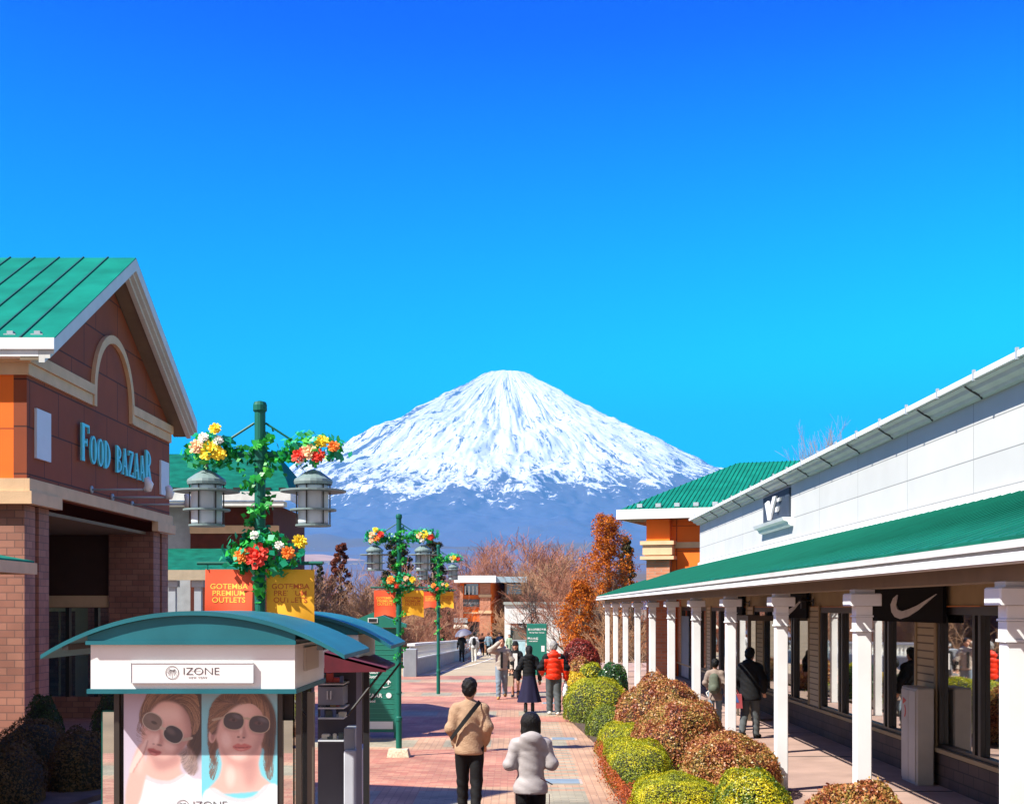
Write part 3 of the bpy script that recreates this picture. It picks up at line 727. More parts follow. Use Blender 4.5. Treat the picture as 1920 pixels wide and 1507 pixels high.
# ---- small neighbour arcade with green roof at the left edge
ac = thing('arcade_roof', (-9, 18, 0), 'low green lean-to roof with pale fascia at the left edge beside the brick pier', 'canopy'); AO = (-9, 18, 0)
q = MB(); q.add([(-7.93,19.4,3.34),(-7.93,21.75,3.34),(-10,21.75,3.72),(-10,19.4,3.72),(-7.93,19.4,3.37),(-7.93,21.75,3.37),(-10,21.75,3.75),(-10,19.4,3.75)], [(0,1,2,3),(7,6,5,4),(0,4,5,1),(1,5,6,2),(2,6,7,3),(0,3,7,4)])
part('roof_sheet', q, M['metalgreen'], ac, AO); q = MB(); q.box(-7.97, -7.89, 19.4, 21.77, 3.15, 3.335); q.box(-10, -7.97, 21.69, 21.77, 3.15, 3.33); part('fascia', q, M['cream'], ac, AO)
for y in (): part('post', MB().box(-8.3,-8.14,y-.08,y+.08,0,3.15), M['cream'], ac, AO)
# ---- gabled shop row out of the frame to the left: it shades the near paving
nb = thing('shop_row', (-9, 14, 0), 'gabled shop row beside the plaza whose roof shades the near paving', 'building'); NO = (-9, 14, 0)
part('wall', MB().box(-14, -8.6, 10.2, 19.2, 0, 5.4), MARPAN, nb, NO)
part('gable', MB().prism([(10.2,5.402),(16.6,5.402),(16.6,7.0),(13.9,11.0),(11.2,7.0),(10.2,6.2)], 0, -13.6, -8.3), M['metalgreen'], nb, NO)

# ---- farther shop building on the left with green roof and maroon wall
fs = thing('corner_shop', (-13, 62, 0), 'maroon shop behind the flower lamp with a green roof, snow guards and white side wall', 'building'); CO = (-13, 62, 0)
D = 60.0
def A(x, y, d=D): return at(x, y, d)
q = MB(); a = A(357, 943); b_ = A(512, 1100); q.box(a.x, b_.x, D, D+9, 0, A(0,943).z); part('wall', q, mat('shaded_maroon_wall', (.085,.014,.005), .9, var=.2), fs, CO)  # maroon darkened in the colour itself to stand for shade
q = MB(); q.box(a.x-.0, b_.x+.25, D-.12, D-.003, A(0,1000).z, A(0,985).z); q.box(b_.x-.9, b_.x+.3, D-.22, D-.123, A(0,1008).z, A(0,986).z); part('band', q, M['cream'], fs, CO)
q = MB(); q.box(a.x-6, a.x-.003, D+.3, D+9, 0, A(0,940).z); part('side_wall', q, mat('shaded_white_wall', (.34,.37,.40), .85), fs, CO)  # white wall given a blue-grey colour as if in shadow
q = MB(); ez = A(0,926).z; x0, x1 = A(300,0).x-6, A(552,0).x
q.add([(x0,D-1.1,ez),(x1,D-1.1,ez),(x1-1.6,D+4.5,ez+2.35),(x0,D+4.5,ez+2.35),(x1,D+10,ez)], [(0,1,2,3),(1,4,2)]); rfc = part('roof', q, M['arcadegreen'], fs, CO)
q = MB(); q.box(x0, x1+.02, D-1.16, D-1.101, ez-.38, ez+.02); q.box(x0, x1-.3, D-1.1, D-.2, ez-.62, ez-.40); q.box(x1-.03, x1+.02, D-1.1, D+9, ez-.38, ez); part('eave_fascia', q, mat('fascia_grey', (.60,.60,.58), .7), rfc, CO)
q = MB(); x = x1-.4
while x > x0+2: q.box(x-.16, x+.16, D-.9, D-.7, ez+.1, ez+.22); x -= .68
part('snow_guard', q, M['dark_metal'], rfc, CO)
q = MB(); D2 = 54.0; p0, p1 = A(300,1068,D2), A(452,1068,D2)
q.add([(p0.x-4,D2,p0.z),(p1.x,D2,p1.z),(p1.x-1.4,D2+4,p1.z+1.05),(p0.x-4,D2+4,p1.z+1.05)], [(0,1,2,3)]); lw = part('lower_canopy', q, M['arcadegreen'], fs, CO)  # darker green puts the canopy's part shade into its colour
q = MB(); q.box(p0.x-4, p1.x, D2-.04, D2+.06, p0.z-.42, p0.z-.003); q.box(p1.x-.1,p1.x,D2+.061,D2+4,p0.z-.42,p0.z-.01); part('fascia', q, mat('cream_trim', (.36,.30,.21), .7), lw, CO)
for xx in (324, 372, 425): c = A(xx, 0, D2+.3).x; part('post', MB().box(c-.14, c+.14, D2+.16, D2+.44, 0, p0.z-.42).box(c-.24, c+.24, D2+.1, D2+.5, p0.z-.7, p0.z-.43), M['grey_metal'], fs, CO)

# ================================================================== white arcade building on the right
XC = 3.69; Xw = 6.2; PITCH = 4.358; DC0 = 9.87
wb = thing('arcade_shop', (6.2, 25, 0), 'long white panelled shop with green arcade roof running along the right of the promenade', 'building'); WO = (6.2, 25, 0)
q = MB(); q.box(Xw, Xw+.3, -3, 44.1, 3.95, 5.46); q.box(Xw+.3, Xw+14, 43.8, 44.1, 3.0, 5.46); part('upper_wall', q, PANEL, wb, WO)
# crown moulding and gutter
q = MB(); q.prism([(Xw-.003,5.36),(Xw-.08,5.37),(Xw-.10,5.41),(Xw-.19,5.44),(Xw-.21,5.49),(Xw-.28,5.51),(Xw-.28,5.525),(Xw-.003,5.525)], 1, -3, 44.3); part('crown_moulding', q, mat('moulding_grey', (.55,.57,.57), .6, var=.08), wb, WO)
q = MB(); q.prism([(Xw-.33,5.527),(Xw-.30,5.527),(Xw+.2,5.527),(Xw+.2,5.60),(Xw-.33,5.60)], 1, -3, 44.4); gut = part('gutter', q, M['white_paint'], wb, WO)
def repeat_part(name, mb, m_, parent, off, deltas, smooth=False):
    o = part(name, mb, m_, parent, off, smooth)
    for d in deltas:
        c = bpy.data.objects.new(name, o.data); COL.objects.link(c); c.parent = parent; c.location = d
repeat_part('gutter_bracket', MB().box(Xw-.345, Xw-.31, -2.02, -1.98, 5.50, 5.64), M['grey_metal'], gut, WO, [(0,1.45*k,0) for k in range(1,32)])
y = .9; repeat_part('clamp', MB().tube([(Xw-.29,y,5.50),(Xw-.22,y+.02,5.46),(Xw-.17,y-.01,5.42),(Xw-.09,y+.02,5.385),(Xw-.06,y,5.34)], .014, 5), M['dark_metal'], gut, WO, [(0,2.05*k,0) for k in range(1,21)])
q = MB(); q.add([(Xw-.1,-3,5.603),(Xw-.1,44.4,5.603),(Xw+9,44.4,7.2),(Xw+9,-3,7.2)], [(0,1,2,3)]); part('main_roof', q, M['metalgreen'], wb, WO)
q = MB(); q.prism([(Xw-.07,3.96),(Xw-.003,3.96),(Xw-.003,4.12),(Xw-.07,4.08)], 1, -3, 44.1); part('flashing', q, M['white_paint'], wb, WO)
# arcade roof
XG = 3.38; ZG = 3.09; CE = 53.9
q = MB(); q.add([(XG,-3,ZG),(XG,CE,ZG),(Xw-.004,CE-1.2,4.02),(Xw-.004,-3,4.02),(XG,-3,ZG-.03),(XG,CE,ZG-.03),(Xw-.004,CE-1.2,3.97),(Xw-.004,-3,3.97)], [(0,3,2,1),(4,5,6,7),(0,1,5,4),(1,2,6,5)]); car = part('arcade_roof_sheet', q, M['arcadegreen'], wb, WO)
q = MB(); y = -2.6
while y < CE-.6:
    q.tube([(XG+.02,y,ZG+.004),(Xw-.05,y,4.022)], .009, 4, False); y += .32
part('roof_seam', q, mat('seam_green', (.0,.085,.055), .6, spec=.1), car, WO)
q = MB(); q.box(XG-.03, XG+.08, -3, CE+.03, ZG-.085, ZG-.032); q.box(XG+.02, XG+.14, -3, CE, ZG-.14, ZG-.087); q.box(XG+.06, XG+.18, -3, CE-.02, ZG-.178, ZG-.142)
part('arcade_fascia', q, mat('fascia_shade_grey', (.50,.49,.47), .7, var=.1), car, WO)
q = MB(); q.box(XG-.055, XG-.028, -3, CE+.04, ZG-.178, ZG-.118); part('white_gutter_lip', q, M['white_paint'], car, WO)
q = MB(); q.box(XG+.19, Xw-.006, -3, CE-.03, 2.985, 3.01); part('arcade_ceiling', q, M['soffit'], wb, WO)
q = MB(); q.box(XC-.02, XC+.26, -3, CE-.15, 2.80, 2.983); part('eave_beam', q, M['soffit'], wb, WO)
# columns
capm = M['white_paint']
for k in range(-1, 11):
    y = DC0+PITCH*k; xc = XC+.085; yc = y+.085
    c = MB(); c.bbox(XC, XC+.17, y, y+.17, 0, 2.34, .010); cm = part('column', c, capm, wb, WO)
    c = MB(); c.bbox(xc-.17, xc+.17, yc-.17, yc+.17, 2.62, 2.755, .012); c.bbox(xc-.09, xc+.09, yc-.09, yc+.09, 2.52, 2.618, .004); c.bbox(xc-.11, xc+.11, yc-.11, yc+.11, 2.756, 2.80, .004)
    c.bbox(xc-.10, xc+.10, yc-.10, yc+.10, 2.500, 2.518, .004); c.bbox(xc-.09, xc+.09, yc-.09, yc+.09, 2.365, 2.498, .004); c.bbox(xc-.105, xc+.105, yc-.105, yc+.105, 2.342, 2.363, .004)
    part('capital', c, capm, cm, WO)
# shop front: low block plinth, sill, bays of glass between clapboard piers
q = MB(); q.box(Xw, Xw+.3, -3, 55, 0, .50); part('plinth', q, brick_mat('plinth_block', (.075,.05,.04), (.10,.065,.05), (.04,.03,.025), .4, .16, .01), wb, WO)
q = MB(); q.box(Xw-.06, Xw+.3, -3, 55, .502, .56); part('sill', q, M['beige_side'], wb, WO)
q = MB(); q.box(Xw+.02, Xw+.3, -3, 55, 2.62, 2.98); part('header', q, M['beige_side'], wb, WO)
PIERS = [12.0+7.4*i for i in range(-2, 6)]
for y in PIERS:
    part('clapboard_pier', MB().box(Xw-.012, Xw+.3, y, y+.85, .562, 2.618), SIDING, wb, WO)
    q = MB(); q.box(Xw-.03, Xw+.02, y-.09, y-.001, .562, 2.64); q.box(Xw-.03, Xw+.02, y+.851, y+.94, .562, 2.64); part('pier_trim', q, M['beige_side'], wb, WO)
    a0, a1 = y+.941, y+7.309
    wn_ = part('shop_window', MB().box(Xw+.06, Xw+.09, a0, a1, .562, 2.618), M['glass'], wb, WO)
    f = MB(); f.box(Xw+.0, Xw+.056, a0, a1, 2.50, 2.617); f.box(Xw+.0, Xw+.056, a0, a1, .563, .62)
    for t in (0, .235, .27, .5, .73, .765, 1):
        yy = lerp(a0+.05, a1-.05, t); f.box(Xw-.005, Xw+.058, yy-.05, yy+.05, .621, 2.499)
    part('window_frame', f, M['dark_metal'], wn_, WO)
# black sign boards with a white curved tick, on the header above the windows
def swoosh(s):      # outline of a curved tick, unit width, running to the upper tip
    up = [(0.0,.30),(.04,.12),(.13,.0),(.25,-.02),(.42,.05),(1.0,.46)]; lo = [(.50,.20),(.34,.14),(.22,.14),(.13,.22),(.11,.34),(.155,.46)]
    top = [(1.0,.46)]
    return [(a*s, b*s) for a, b in [(.155,.47),(.06,.40),(0,.27),(.02,.12),(.10,.02),(.22,-.02),(.40,.03),(.62,.16),(1.0,.46),(.60,.245),(.40,.17),(.27,.135),(.17,.17),(.125,.27)]]
for yb, wd in ((18.8,3.7), (27.6,2.9), (35.4,2.9)):
    sb = part('sign_board', MB().box(Xw-.09, Xw-.04, yb, yb+wd, 2.38, 2.97), mat('sign_black', (.006,.005,.005), .8, spec=.1), wb, WO)
    s_ = swoosh(2.3); q = MB(); q.prism([(yb+.45+1.75-a, 2.47+b*.52) if False else (yb+.25+(2.3-a), 2.44+b*.34) for a, b in s_], 0, Xw-.11, Xw-.092); part('curved_tick_logo', q, mat('sign_white', (.55,.52,.50), .6), sb, WO)
# wall lanterns under the arcade
for y in (11.6, 26.9, 34.3):
    q = MB(); c = (Xw-.22, y+.4, 2.74)
    q.lathe([(.02,.10),(.11,.0),(.10,-.01)], c, 8); q.box(c[0]-.05, c[0]+.05, c[1]-.05, c[1]+.05, c[2]-.16, c[2]-.011); q.tube([(Xw,c[1],c[2]-.02),(c[0],c[1],c[2]+.06)], .015, 6); q.box(Xw-.03, Xw-.013, c[1]-.05, c[1]+.05, c[2]-.1, c[2]+.05)
    part('wall_lantern', q, M['black'], wb, WO)
# entrance with a projecting glazed frame
q = MB(); q.box(Xw-.85, Xw-.78, 30.2, 30.3, 0, 2.3); q.box(Xw-.85, Xw-.78, 33.3, 33.4, 0, 2.3); q.box(Xw-.85, Xw-.78, 30.2, 33.4, 2.302, 2.42); q.box(Xw-.777, Xw-.01, 30.2, 30.28, 2.302, 2.42); q.box(Xw-.777, Xw-.01, 33.3, 33.38, 2.302, 2.42)
q.box(Xw-.84, Xw-.79, 31.7, 31.8, .02, 2.3)
en = part('entrance_frame', q, mat('bronze_frame', (.10,.075,.05), .5), wb, WO)
part('entrance_glass', MB().box(Xw-.82, Xw-.80, 30.301, 33.299, .05, 2.30).box(Xw-.77, Xw-.02, 30.235, 30.25, .05, 2.30), M['glass'], en, WO)
# grey logo board high on the white wall with a ledge below
lb = part('logo_board', MB().box(Xw-.05, Xw-.003, 29.55, 32.6, 4.63, 5.30), mat('slate_board', (.035,.05,.075), .7, spec=.2), wb, WO)
q = MB(); EU = lambda u, v: (32.35-u*2.6, 4.68+v*.56)
for k_, poly in enumerate((((.08,.82),(.22,.88),(.30,.40),(.28,.04),(.22,.06)), ((.22,.05),(.31,.03),(.60,.95),(.47,.97),(.28,.38)), ((.66,.80),(.78,.82),(.76,.70),(.66,.68)), ((.60,.46),(.70,.48),(.66,.30),(.58,.28)))):
    q.prism([EU(*p_) for p_ in poly], 0, Xw-.10-.003*k_, Xw-.055)
part('emblem', q, M['white_paint'], lb, WO)
q = MB(); q.prism([(Xw-.003,4.42),(Xw-.10,4.45),(Xw-.13,4.52),(Xw-.22,4.55),(Xw-.25,4.62),(Xw-.003,4.62)], 1, 29.3, 32.9); part('ledge', q, M['white_paint'], wb, WO)
# brick end section of the arcade with grey door
for ya, yb in ((45.0,46.2),(49.2,50.3),(52.5,53.6)): part('brick_pier', MB().box(Xw-.02, Xw+.3, ya, yb, .562, 2.98), BRK2, wb, WO)
part('grey_door', MB().box(Xw-.05, Xw-.02, 46.6, 48.6, .1, 2.3), mat('grey_door_paint', (.16,.21,.25), .5), wb, WO)

# ---- orange shop behind it, turned a little towards the promenade
ob = thing('orange_shop', (9, 52, 0), 'orange stucco shop with brick corner pier and green hipped roof behind the white arcade', 'building', rz=0)
ang = R(-20); OO = Vector((5.0, 50.0, 0)); ca, sa = math.cos(ang), math.sin(ang)
ML = Matrix.Translation(OO) @ Matrix.Rotation(ang, 4, 'Z')
ob.location = OO
def opart(name, mb, m_, parent=ob): mb.xf(ML); return mb.build(name, m_, parent, off=tuple(OO))
# local frame: x along the front to the right, y into the building; front plane y=0; left corner x=0
zE = EYE+(CY-955)/F*49.5
opart('wall', MB().box(.25, 13, .35, 9, 0, zE), ORPAN)
opart('band', MB().box(1.0, 13, .28, .348, 4.86, 5.08), M['cream'])
opart('upper_wall', MB().box(0, .9, 0, .9, 5.12, zE-.02), M['orange'])
opart('brick_pier', MB().box(0, .9, 0, .9, 0, 4.42), BRK2)
opart('pier_cap', MB().box(-.2,1.1,-.2,1.1,4.98,5.12).box(-.12,1.02,-.12,1.02,4.60,4.978).box(-.2,1.1,-.2,1.1,4.422,4.55).box(-.05,.95,-.05,.95,4.551,4.599), M['cream'])
rz0 = zE; ov = 1.0; of = .45; rw = 17; rd = 10.5
q = MB(); q.add([(-ov,-of,rz0),(rw,-of,rz0),(rw,rd/2-ov/2,rz0+2.2),(2.6,rd/2-ov/2,rz0+2.2),(-ov,rd,rz0),(rw,rd,rz0)], [(0,1,2,3),(0,3,4),(3,2,5,4)]); orf = opart('roof', q, M['metalgreen'])
q = MB(); x = -ov+.3
while x < rw:
    ytop = rd/2-ov/2; t = min(1, (x+ov)/(2.6+ov)); yt = -of+(ytop+of)*t; zt = rz0+2.2*t
    q.add([(x-.016,-of,rz0+.005),(x+.016,-of,rz0+.005),(x+.016,yt,zt+.005),(x-.016,yt,zt+.005),(x-.016,-of,rz0+.026),(x+.016,-of,rz0+.026),(x+.016,yt,zt+.026),(x-.016,yt,zt+.026)], [(4,5,6,7),(0,3,7,4),(1,5,6,2),(0,4,5,1)]); x += .17
opart('roof_seam', q, M['arcadegreen'], orf)
q = MB(); x = -ov+.8
while x < rw: q.box(x-.1, x+.1, -of+.18, -of+.3, rz0+.1, rz0+.24); x += .72
opart('snow_guard', q, M['grey_metal'], orf)
opart('eave_fascia', MB().box(-ov-.04, rw, -of-.05, -of-.002, rz0-.34, rz0+.02).box(-ov-.04, -ov-.002, -of, rd, rz0-.34, rz0+.02), M['white_paint'], orf)
opart('soffit', MB().box(-ov, rw, -of, 1.2, rz0-.34, rz0-.30), M['soffit'], orf)

# ---- far jewellery shop at the end of the bridge
D = 118.0; GZ = gz(D)
js = thing('jewellery_shop', (at(905,0,D).x, D, GZ), 'orange and brick shop with flat white roof slab and grey name board beyond the bridge', 'building'); JO = (at(905,0,D).x, D, GZ)
def jb_(x0, x1, y0, y1, da, db): a, b = at(x0, y0, D), at(x1, y1, D); return MB().box(a.x, b.x, D+da, D+db, b.z, a.z)
part('wall', jb_(862, 920, 1092, 1225, .4, 7), M['orange'], js, JO)
c0_, c1_ = at(920,0,D), at(947,0,D+5.5); part('slanted_wall', MB().prism([(c0_.x,D+.2),(c1_.x,D+5.7),(c1_.x-.5,D+6.5),(c0_.x-.4,D+6.9)], 2, GZ-.5, at(0,1092,D).z), M['orange'], js, JO)
part('side_wing', jb_(946.2, 986, 1092, 1225, 1.2, 8), mat('brown_brick_wing', (.30,.14,.08), .85), js, JO)
part('roof_slab', jb_(852, 930, 1079, 1092, -.8, 8), M['white_paint'], js, JO)
part('roof_slab', jb_(930.5, 988, 1080.5, 1091.5, .2, 8), mat('blue_grey_slab', (.30,.40,.48), .7), js, JO)
part('brick_pier', jb_(899, 920, 1150, 1225, -.1, .39), BRK2, js, JO)
part('brick_pier', jb_(862, 868, 1098, 1225, -.1, .39), BRK2, js, JO)
part('pier_cap', jb_(897.5, 921.5, 1114, 1119, -.2, .38), M['cream'], js, JO)
part('pier_cap', jb_(897.5, 921.5, 1144, 1149.5, -.2, .38), M['cream'], js, JO)
part('upper_pier', jb_(899.5, 919.5, 1093, 1143.8, -.08, .37), BRK2, js, JO)
part('band', jb_(869, 896.5, 1147, 1150, .3, .39), M['cream'], js, JO)
q = MB()
for x in (871, 878, 885.5, 893): a, b_ = at(x, 1098, D), at(x+2.4, 1114, D); q.box(a.x, b_.x, D+.32, D+.398, b_.z, a.z)
part('clerestory_mullion', q, M['white_paint'], js, JO)
part('clerestory', jb_(870, 896.5, 1094, 1115, .36, .397), M['glass_dark'], js, JO)
part('clerestory', jb_(950, 978, 1094, 1113, 1.1, 1.19), M['glass_dark'], js, JO)
nbd = part('name_board', jb_(866, 898, 1123, 1137, .25, .395), mat('slate_sign', (.10,.12,.13), .6), js, JO)
me = txt('STAR JEWELRY', .26, (at(882,0,D).x, D+.24, at(0,1132.3,D).z), (1,0,0), (0,0,1), M['white_paint'], .004); link('lettering', offm(me, JO), nbd)
part('shop_opening', jb_(866, 898.5, 1165, 1225, .33, .397), M['glass_dark'], js, JO)
part('shop_opening', MB().prism([(at(923,0,D).x,D+.75),(at(943,0,D+4.7).x,D+4.85),(at(943,0,D+4.7).x-.05,D+4.9),(at(923,0,D).x-.05,D+.8)], 2, GZ, at(0,1168,D).z), M['glass_dark'], js, JO)
part('awning_sign', jb_(852, 877, 1158, 1167, -.9, -.3), mat('grey_board', (.30,.32,.33), .7), js, JO)
a, b_ = at(852,1169,D), at(880,1175,D); q = MB(); q.add([(a.x,D-.3,a.z),(b_.x-.3,D-.3,a.z),(b_.x,D-2.2,b_.z),(a.x,D-2.2,b_.z),(a.x,D-2.2,b_.z-.12),(b_.x,D-2.2,b_.z-.12)], [(0,1,2,3),(3,2,5,4)]); part('awning', q, mat('cream_canvas', (.65,.55,.42), .9), js, JO)
# low white pavilion and the brown block behind it
D = 113.0; JO = (at(1000,0,D).x, D, gz(D))
wp = thing('white_pavilion', JO, 'low white rendered shop with a dark window to the right of the jewellery shop', 'building')
part('wall', jb_(946, 1100, 1132, 1225, 0, 7), M['white_stucco'], wp, JO)
part('parapet', jb_(944, 1102, 1128, 1133, -.15, 7.2), mat('parapet_grey', (.35,.38,.36), .8), wp, JO)
wv = part('shop_window', jb_(957, 1000, 1168, 1203, -.05, -.002), M['glass_dark'], wp, JO)
me = txt('STAR JEWELRY', .25, (at(971,0,D).x, D-.06, at(0,1176,D).z), (1,0,0), (0,0,1), M['white_paint'], .004); link('lettering', offm(me, JO), wv)
D = 134.0; JO = (at(1000,0,D).x, D, gz(113))
bb = thing('brown_block', JO, 'brown upper storey with one sliding window behind the white pavilion', 'building')
part('wall', jb_(975, 1062, 1098, 1230, 0, 6), mat('brown_render', (.36,.17,.08), .9), bb, JO)
wv = part('window', jb_(995, 1021, 1110, 1125, -.06, -.002), M['glass_dark'], bb, JO)
part('window_frame', MB().box(at(994,0,D).x, at(1022,0,D).x, D-.1, D-.062, at(0,1111.5,D).z, at(0,1109,D).z).box(at(1010,0,D).x, at(1012,0,D).x, D-.1, D-.062, at(0,1125,D).z, at(0,1112,D).z), M['white_paint'], wv, JO)

# ================================================================== bridge parapets
def balustrade(xa, xb, y0, y1, label):
    off = (xa, y0, 0); o = thing('bridge_parapet', off, label, 'parapet'); X = lambda y: lerp(xa, xb, (y-y0)/(y1-y0))
    def strip(mb, z0, z1, w, N_=10):
        for i in range(N_):
            a, b = lerp(y0,y1,i/N_), lerp(y0,y1,(i+1)/N_); za, zb = gz(a), gz(b); p_, q_ = X(a), X(b)
            mb.add([(p_-w,a,za+z0),(p_+w,a,za+z0),(q_+w,b,zb+z0),(q_-w,b,zb+z0),(p_-w,a,za+z1),(p_+w,a,za+z1),(q_+w,b,zb+z1),(q_-w,b,zb+z1)], [(0,3,2,1),(4,5,6,7),(0,1,5,4),(1,2,6,5),(2,3,7,6),(3,0,4,7)])
        return mb
    part('wall', strip(MB(), -.1, .62, .16), M['concrete'], o, off)
    pc = mat('pale_concrete', (.66,.66,.63), .8)
    part('rail', strip(MB(), 1.14, 1.24, .15), pc, o, off); part('rail', strip(MB(), .622, .68, .18), pc, o, off)
    ys = [y0+.25+.55*k for k in range(92)]; y = ys[0]
    repeat_part('baluster', MB().lathe([(.075,0),(.11,.12),(.05,.22),(.10,.36),(.08,.455)], (X(y), y, gz(y)+.683), 6), pc, o, off, [(X(t)-X(y), t-y, gz(t)-gz(y)) for t in ys[1:] if t < y1], True)
    part('end_pier', MB().bbox(xa-.26, xa+.26, y0-.5, y0, 0, 1.05, .03), mat('blue_grey_pier', (.22,.25,.28), .8), o, off)
balustrade(-3.95, -3.35, 50.2, 101, 'low concrete parapet with a row of white balusters along the left of the bridge')
# ================================================================== flower lamps
LEAF_G = leaf_mat('vine_leaf', [(.004,.10,.02),(.012,.27,.04),(.04,.48,.06),(.20,.62,.09)], .4, .4, .3)
LEAF_T = leaf_mat('eucalyptus_leaf', [(.008,.27,.15),(.02,.46,.24),(.10,.60,.32)], .45, .4, .4)
FLW = {'yellow': mat('yellow_petal', (.90,.62,.02), .7, var=.1, vs=30), 'red': mat('red_petal', (.75,.035,.015), .7, var=.15, vs=30), 'orange': mat('orange_petal', (.88,.22,.02), .7, var=.15, vs=30),
       'white': mat('white_petal', (.80,.76,.66), .7, var=.08, vs=30), 'peach': mat('peach_petal', (.88,.52,.28), .7, var=.1, vs=30)}
def flower(c, r, rng, face=(0,-1,.25)):
    """rosette: rings of cupped petals facing along face"""
    mb = MB(); n = Vector(face).normalized(); t = n.orthogonal().normalized(); b = n.cross(t); c = Vector(c)
    for ring, (rad, lift, cnt) in enumerate(((1.0,.05,9),(.72,.28,7),(.42,.48,5))):
        for k in range(cnt):
            a = 2*math.pi*(k+ring*.37)/cnt+rng.uniform(-.1,.1); d = t*math.cos(a)+b*math.sin(a); s = -t*math.sin(a)+b*math.cos(a); w = r*rad*2.6/cnt
            p0 = c; p1 = c+d*r*rad*.6+n*r*lift*.6; p2 = c+d*r*rad*rng.uniform(.9,1.08)+n*r*lift
            mb.add([p0, p1-s*w, p2-s*w*.6, p2+n*r*.06, p2+s*w*.6, p1+s*w], [(0,1,2,3),(0,3,4,5)])
    mb.ell(c+n*r*.3, (r*.24,)*3, 6, 4)
    return mb
def leaf_ball(c, rad, n, size, rng, flat=.8):
    d = rng.normal(0, 1, (n,3)); d /= np.linalg.norm(d, axis=1)[:,None]; rr_ = rng.uniform(.45, 1, (n,1))**.6
    return np.array(c)+d*rr_*np.array(rad), d
BAN_R = mat('red_orange_banner', (.80,.09,.025), .7, var=.04, sub=.0); BAN_Y = mat('amber_banner', (.86,.42,.015), .7, var=.04)
TXT_Y = mat('banner_text_yellow', (.85,.50,.06), .7, var=0); TXT_R = mat('banner_text_red', (.55,.10,.01), .7, var=0)
def make_lamp(loc, label, seed, hz_=1.0):
    rng = np.random.default_rng(seed); pr = random.Random(seed)
    L = thing('street_lamp', loc, label, 'street lamp', 'green lamp posts decked with flowers'); gp = M['green_pole']; o0 = (0,0,0)
    q = MB(); q.lathe([(.052,0),(.052,.62),(.060,.622),(.060,.68),(.044,.70),(.044,1.1),(.055,1.101),(.055,1.13),(.044,1.131),(.044,4.16)], (0,0,0), 14); q.build('pole', gp, L, smooth=False)
    q = MB(); q.lathe([(.050,0),(.056,.01),(.056,.05),(.048,.075),(.02,.085)], (0,0,4.161), 14); q.build('cap', gp, L)
    q = MB(); q.tube([(-.46,0,3.82),(.46,0,3.82)], .024, 10); q.lathe([(.06,-.05),(.06,.05)], (0,0,3.82), 12); arm = q.build('arm', gp, L)
    for s in (-1,1):
        q = MB(); q.tube([(s*.045,0,4.07),(s*.40,0,3.84)], .010, 6); q.build('brace', gp, L)
    q = MB(); q.tube([(-.50,0,2.955),(.50,0,2.955)], .015, 8); q.lathe([(.055,-.03),(.055,.03)], (0,0,2.955), 12); q.build('crossbar', gp, L)
    gm = mat('lantern_grey', (.16,.22,.22), .45, var=.1)
    for s in (-1,1):
        x = s*.425
        q = MB(); q.tube([(x,0,3.79),(x,0,3.72)], .012, 6); q.lathe([(.02,.10),(.06,.085),(.150,.02),(.155,.0),(.15,-.02)], (x,0,3.60), 20); ln_ = q.build('lantern', gm, L)
        MB().lathe([(.120,0),(.122,.02),(.122,.29),(.120,.31)], (x,0,3.265), 20).build('lamp_glass', M['lantern_glass'], ln_, smooth=True)
        for z, r in ((3.535,.262),(3.385,.185),(3.262,.142)):
            MB().lathe([(.125 if z > 3.3 else .01,0),(r,0),(r,.014),(.125 if z > 3.3 else .01,.014)], (x,0,z-.014), 24).build('ring', gm, ln_)
        for k in range(6):
            a = math.pi/3*k+.26; MB().tube([(x+.132*math.cos(a),.132*math.sin(a),3.26),(x+.132*math.cos(a),.132*math.sin(a),3.59)], .006, 5).build('rod', M['dark_metal'], ln_)
    # banners with a swallow-tail foot, slightly billowing
    for s, bm, tm in ((-1, BAN_R, TXT_Y), (1, BAN_Y, TXT_R)):
        x0, x1 = (s*.055, s*.435) if s > 0 else (s*.435, s*.055); z1, z0 = 2.905, 2.43; nx_, nz_ = 12, 10; q = MB()
        def wav(u, v): return -.012+ .022*math.sin(u*5+seed+s)*v+.012*math.sin(v*4+seed*2)
        for j in range(nz_+1):
            for i in range(nx_+1):
                u, v = i/nx_, j/nz_; foot = .05*(1-abs(2*u-1))
                q.v.append((lerp(x0,x1,u), wav(u,v), lerp(z1, z0+foot, v)))
        q.f = [(j*(nx_+1)+i, j*(nx_+1)+i+1, (j+1)*(nx_+1)+i+1, (j+1)*(nx_+1)+i) for j in range(nz_) for i in range(nx_)]; q.m = [0]*len(q.f)
        bn = q.build('banner', bm, L, smooth=True); bn['label'] = 'red banner with yellow lettering' if s < 0 else 'amber banner with red lettering'
        xm = (x0+x1)/2; mes = []
        for k, wd in enumerate(('GOTEMBA','PREMIUM','OUTLETS')):
            me = txt(wd, .060, (xm, -.032, 2.750-k*.054), (1,0,0), (0,0,1), tm, .0005, offset=.0007, xs=1.08)
            for v_ in me.vertices:
                u = (v_.co.x-x0)/(x1-x0); v = (z1-v_.co.z)/(z1-z0); v_.co.y += wav(u,v)+.0302
            mes.append(me)
        mb, ms_ = join_meshes(mes, 't'); mb.build('lettering', ms_, bn)
        for e in (.05,.95): MB().tube([(lerp(x0,x1,e),0,2.955),(lerp(x0,x1,e),-.01,2.90)], .005, 4).build('tie', M['green_pole'], bn)
    # vine wound round the pole and leaf bunches
    P = []; 
    for i in range(380):
        t = i/380; z = lerp(2.9, 4.0, t); a = t*26; P.append((.075*math.cos(a)+pr.gauss(0,.035), .075*math.sin(a)+pr.gauss(0,.03), z+pr.gauss(0,.02)))
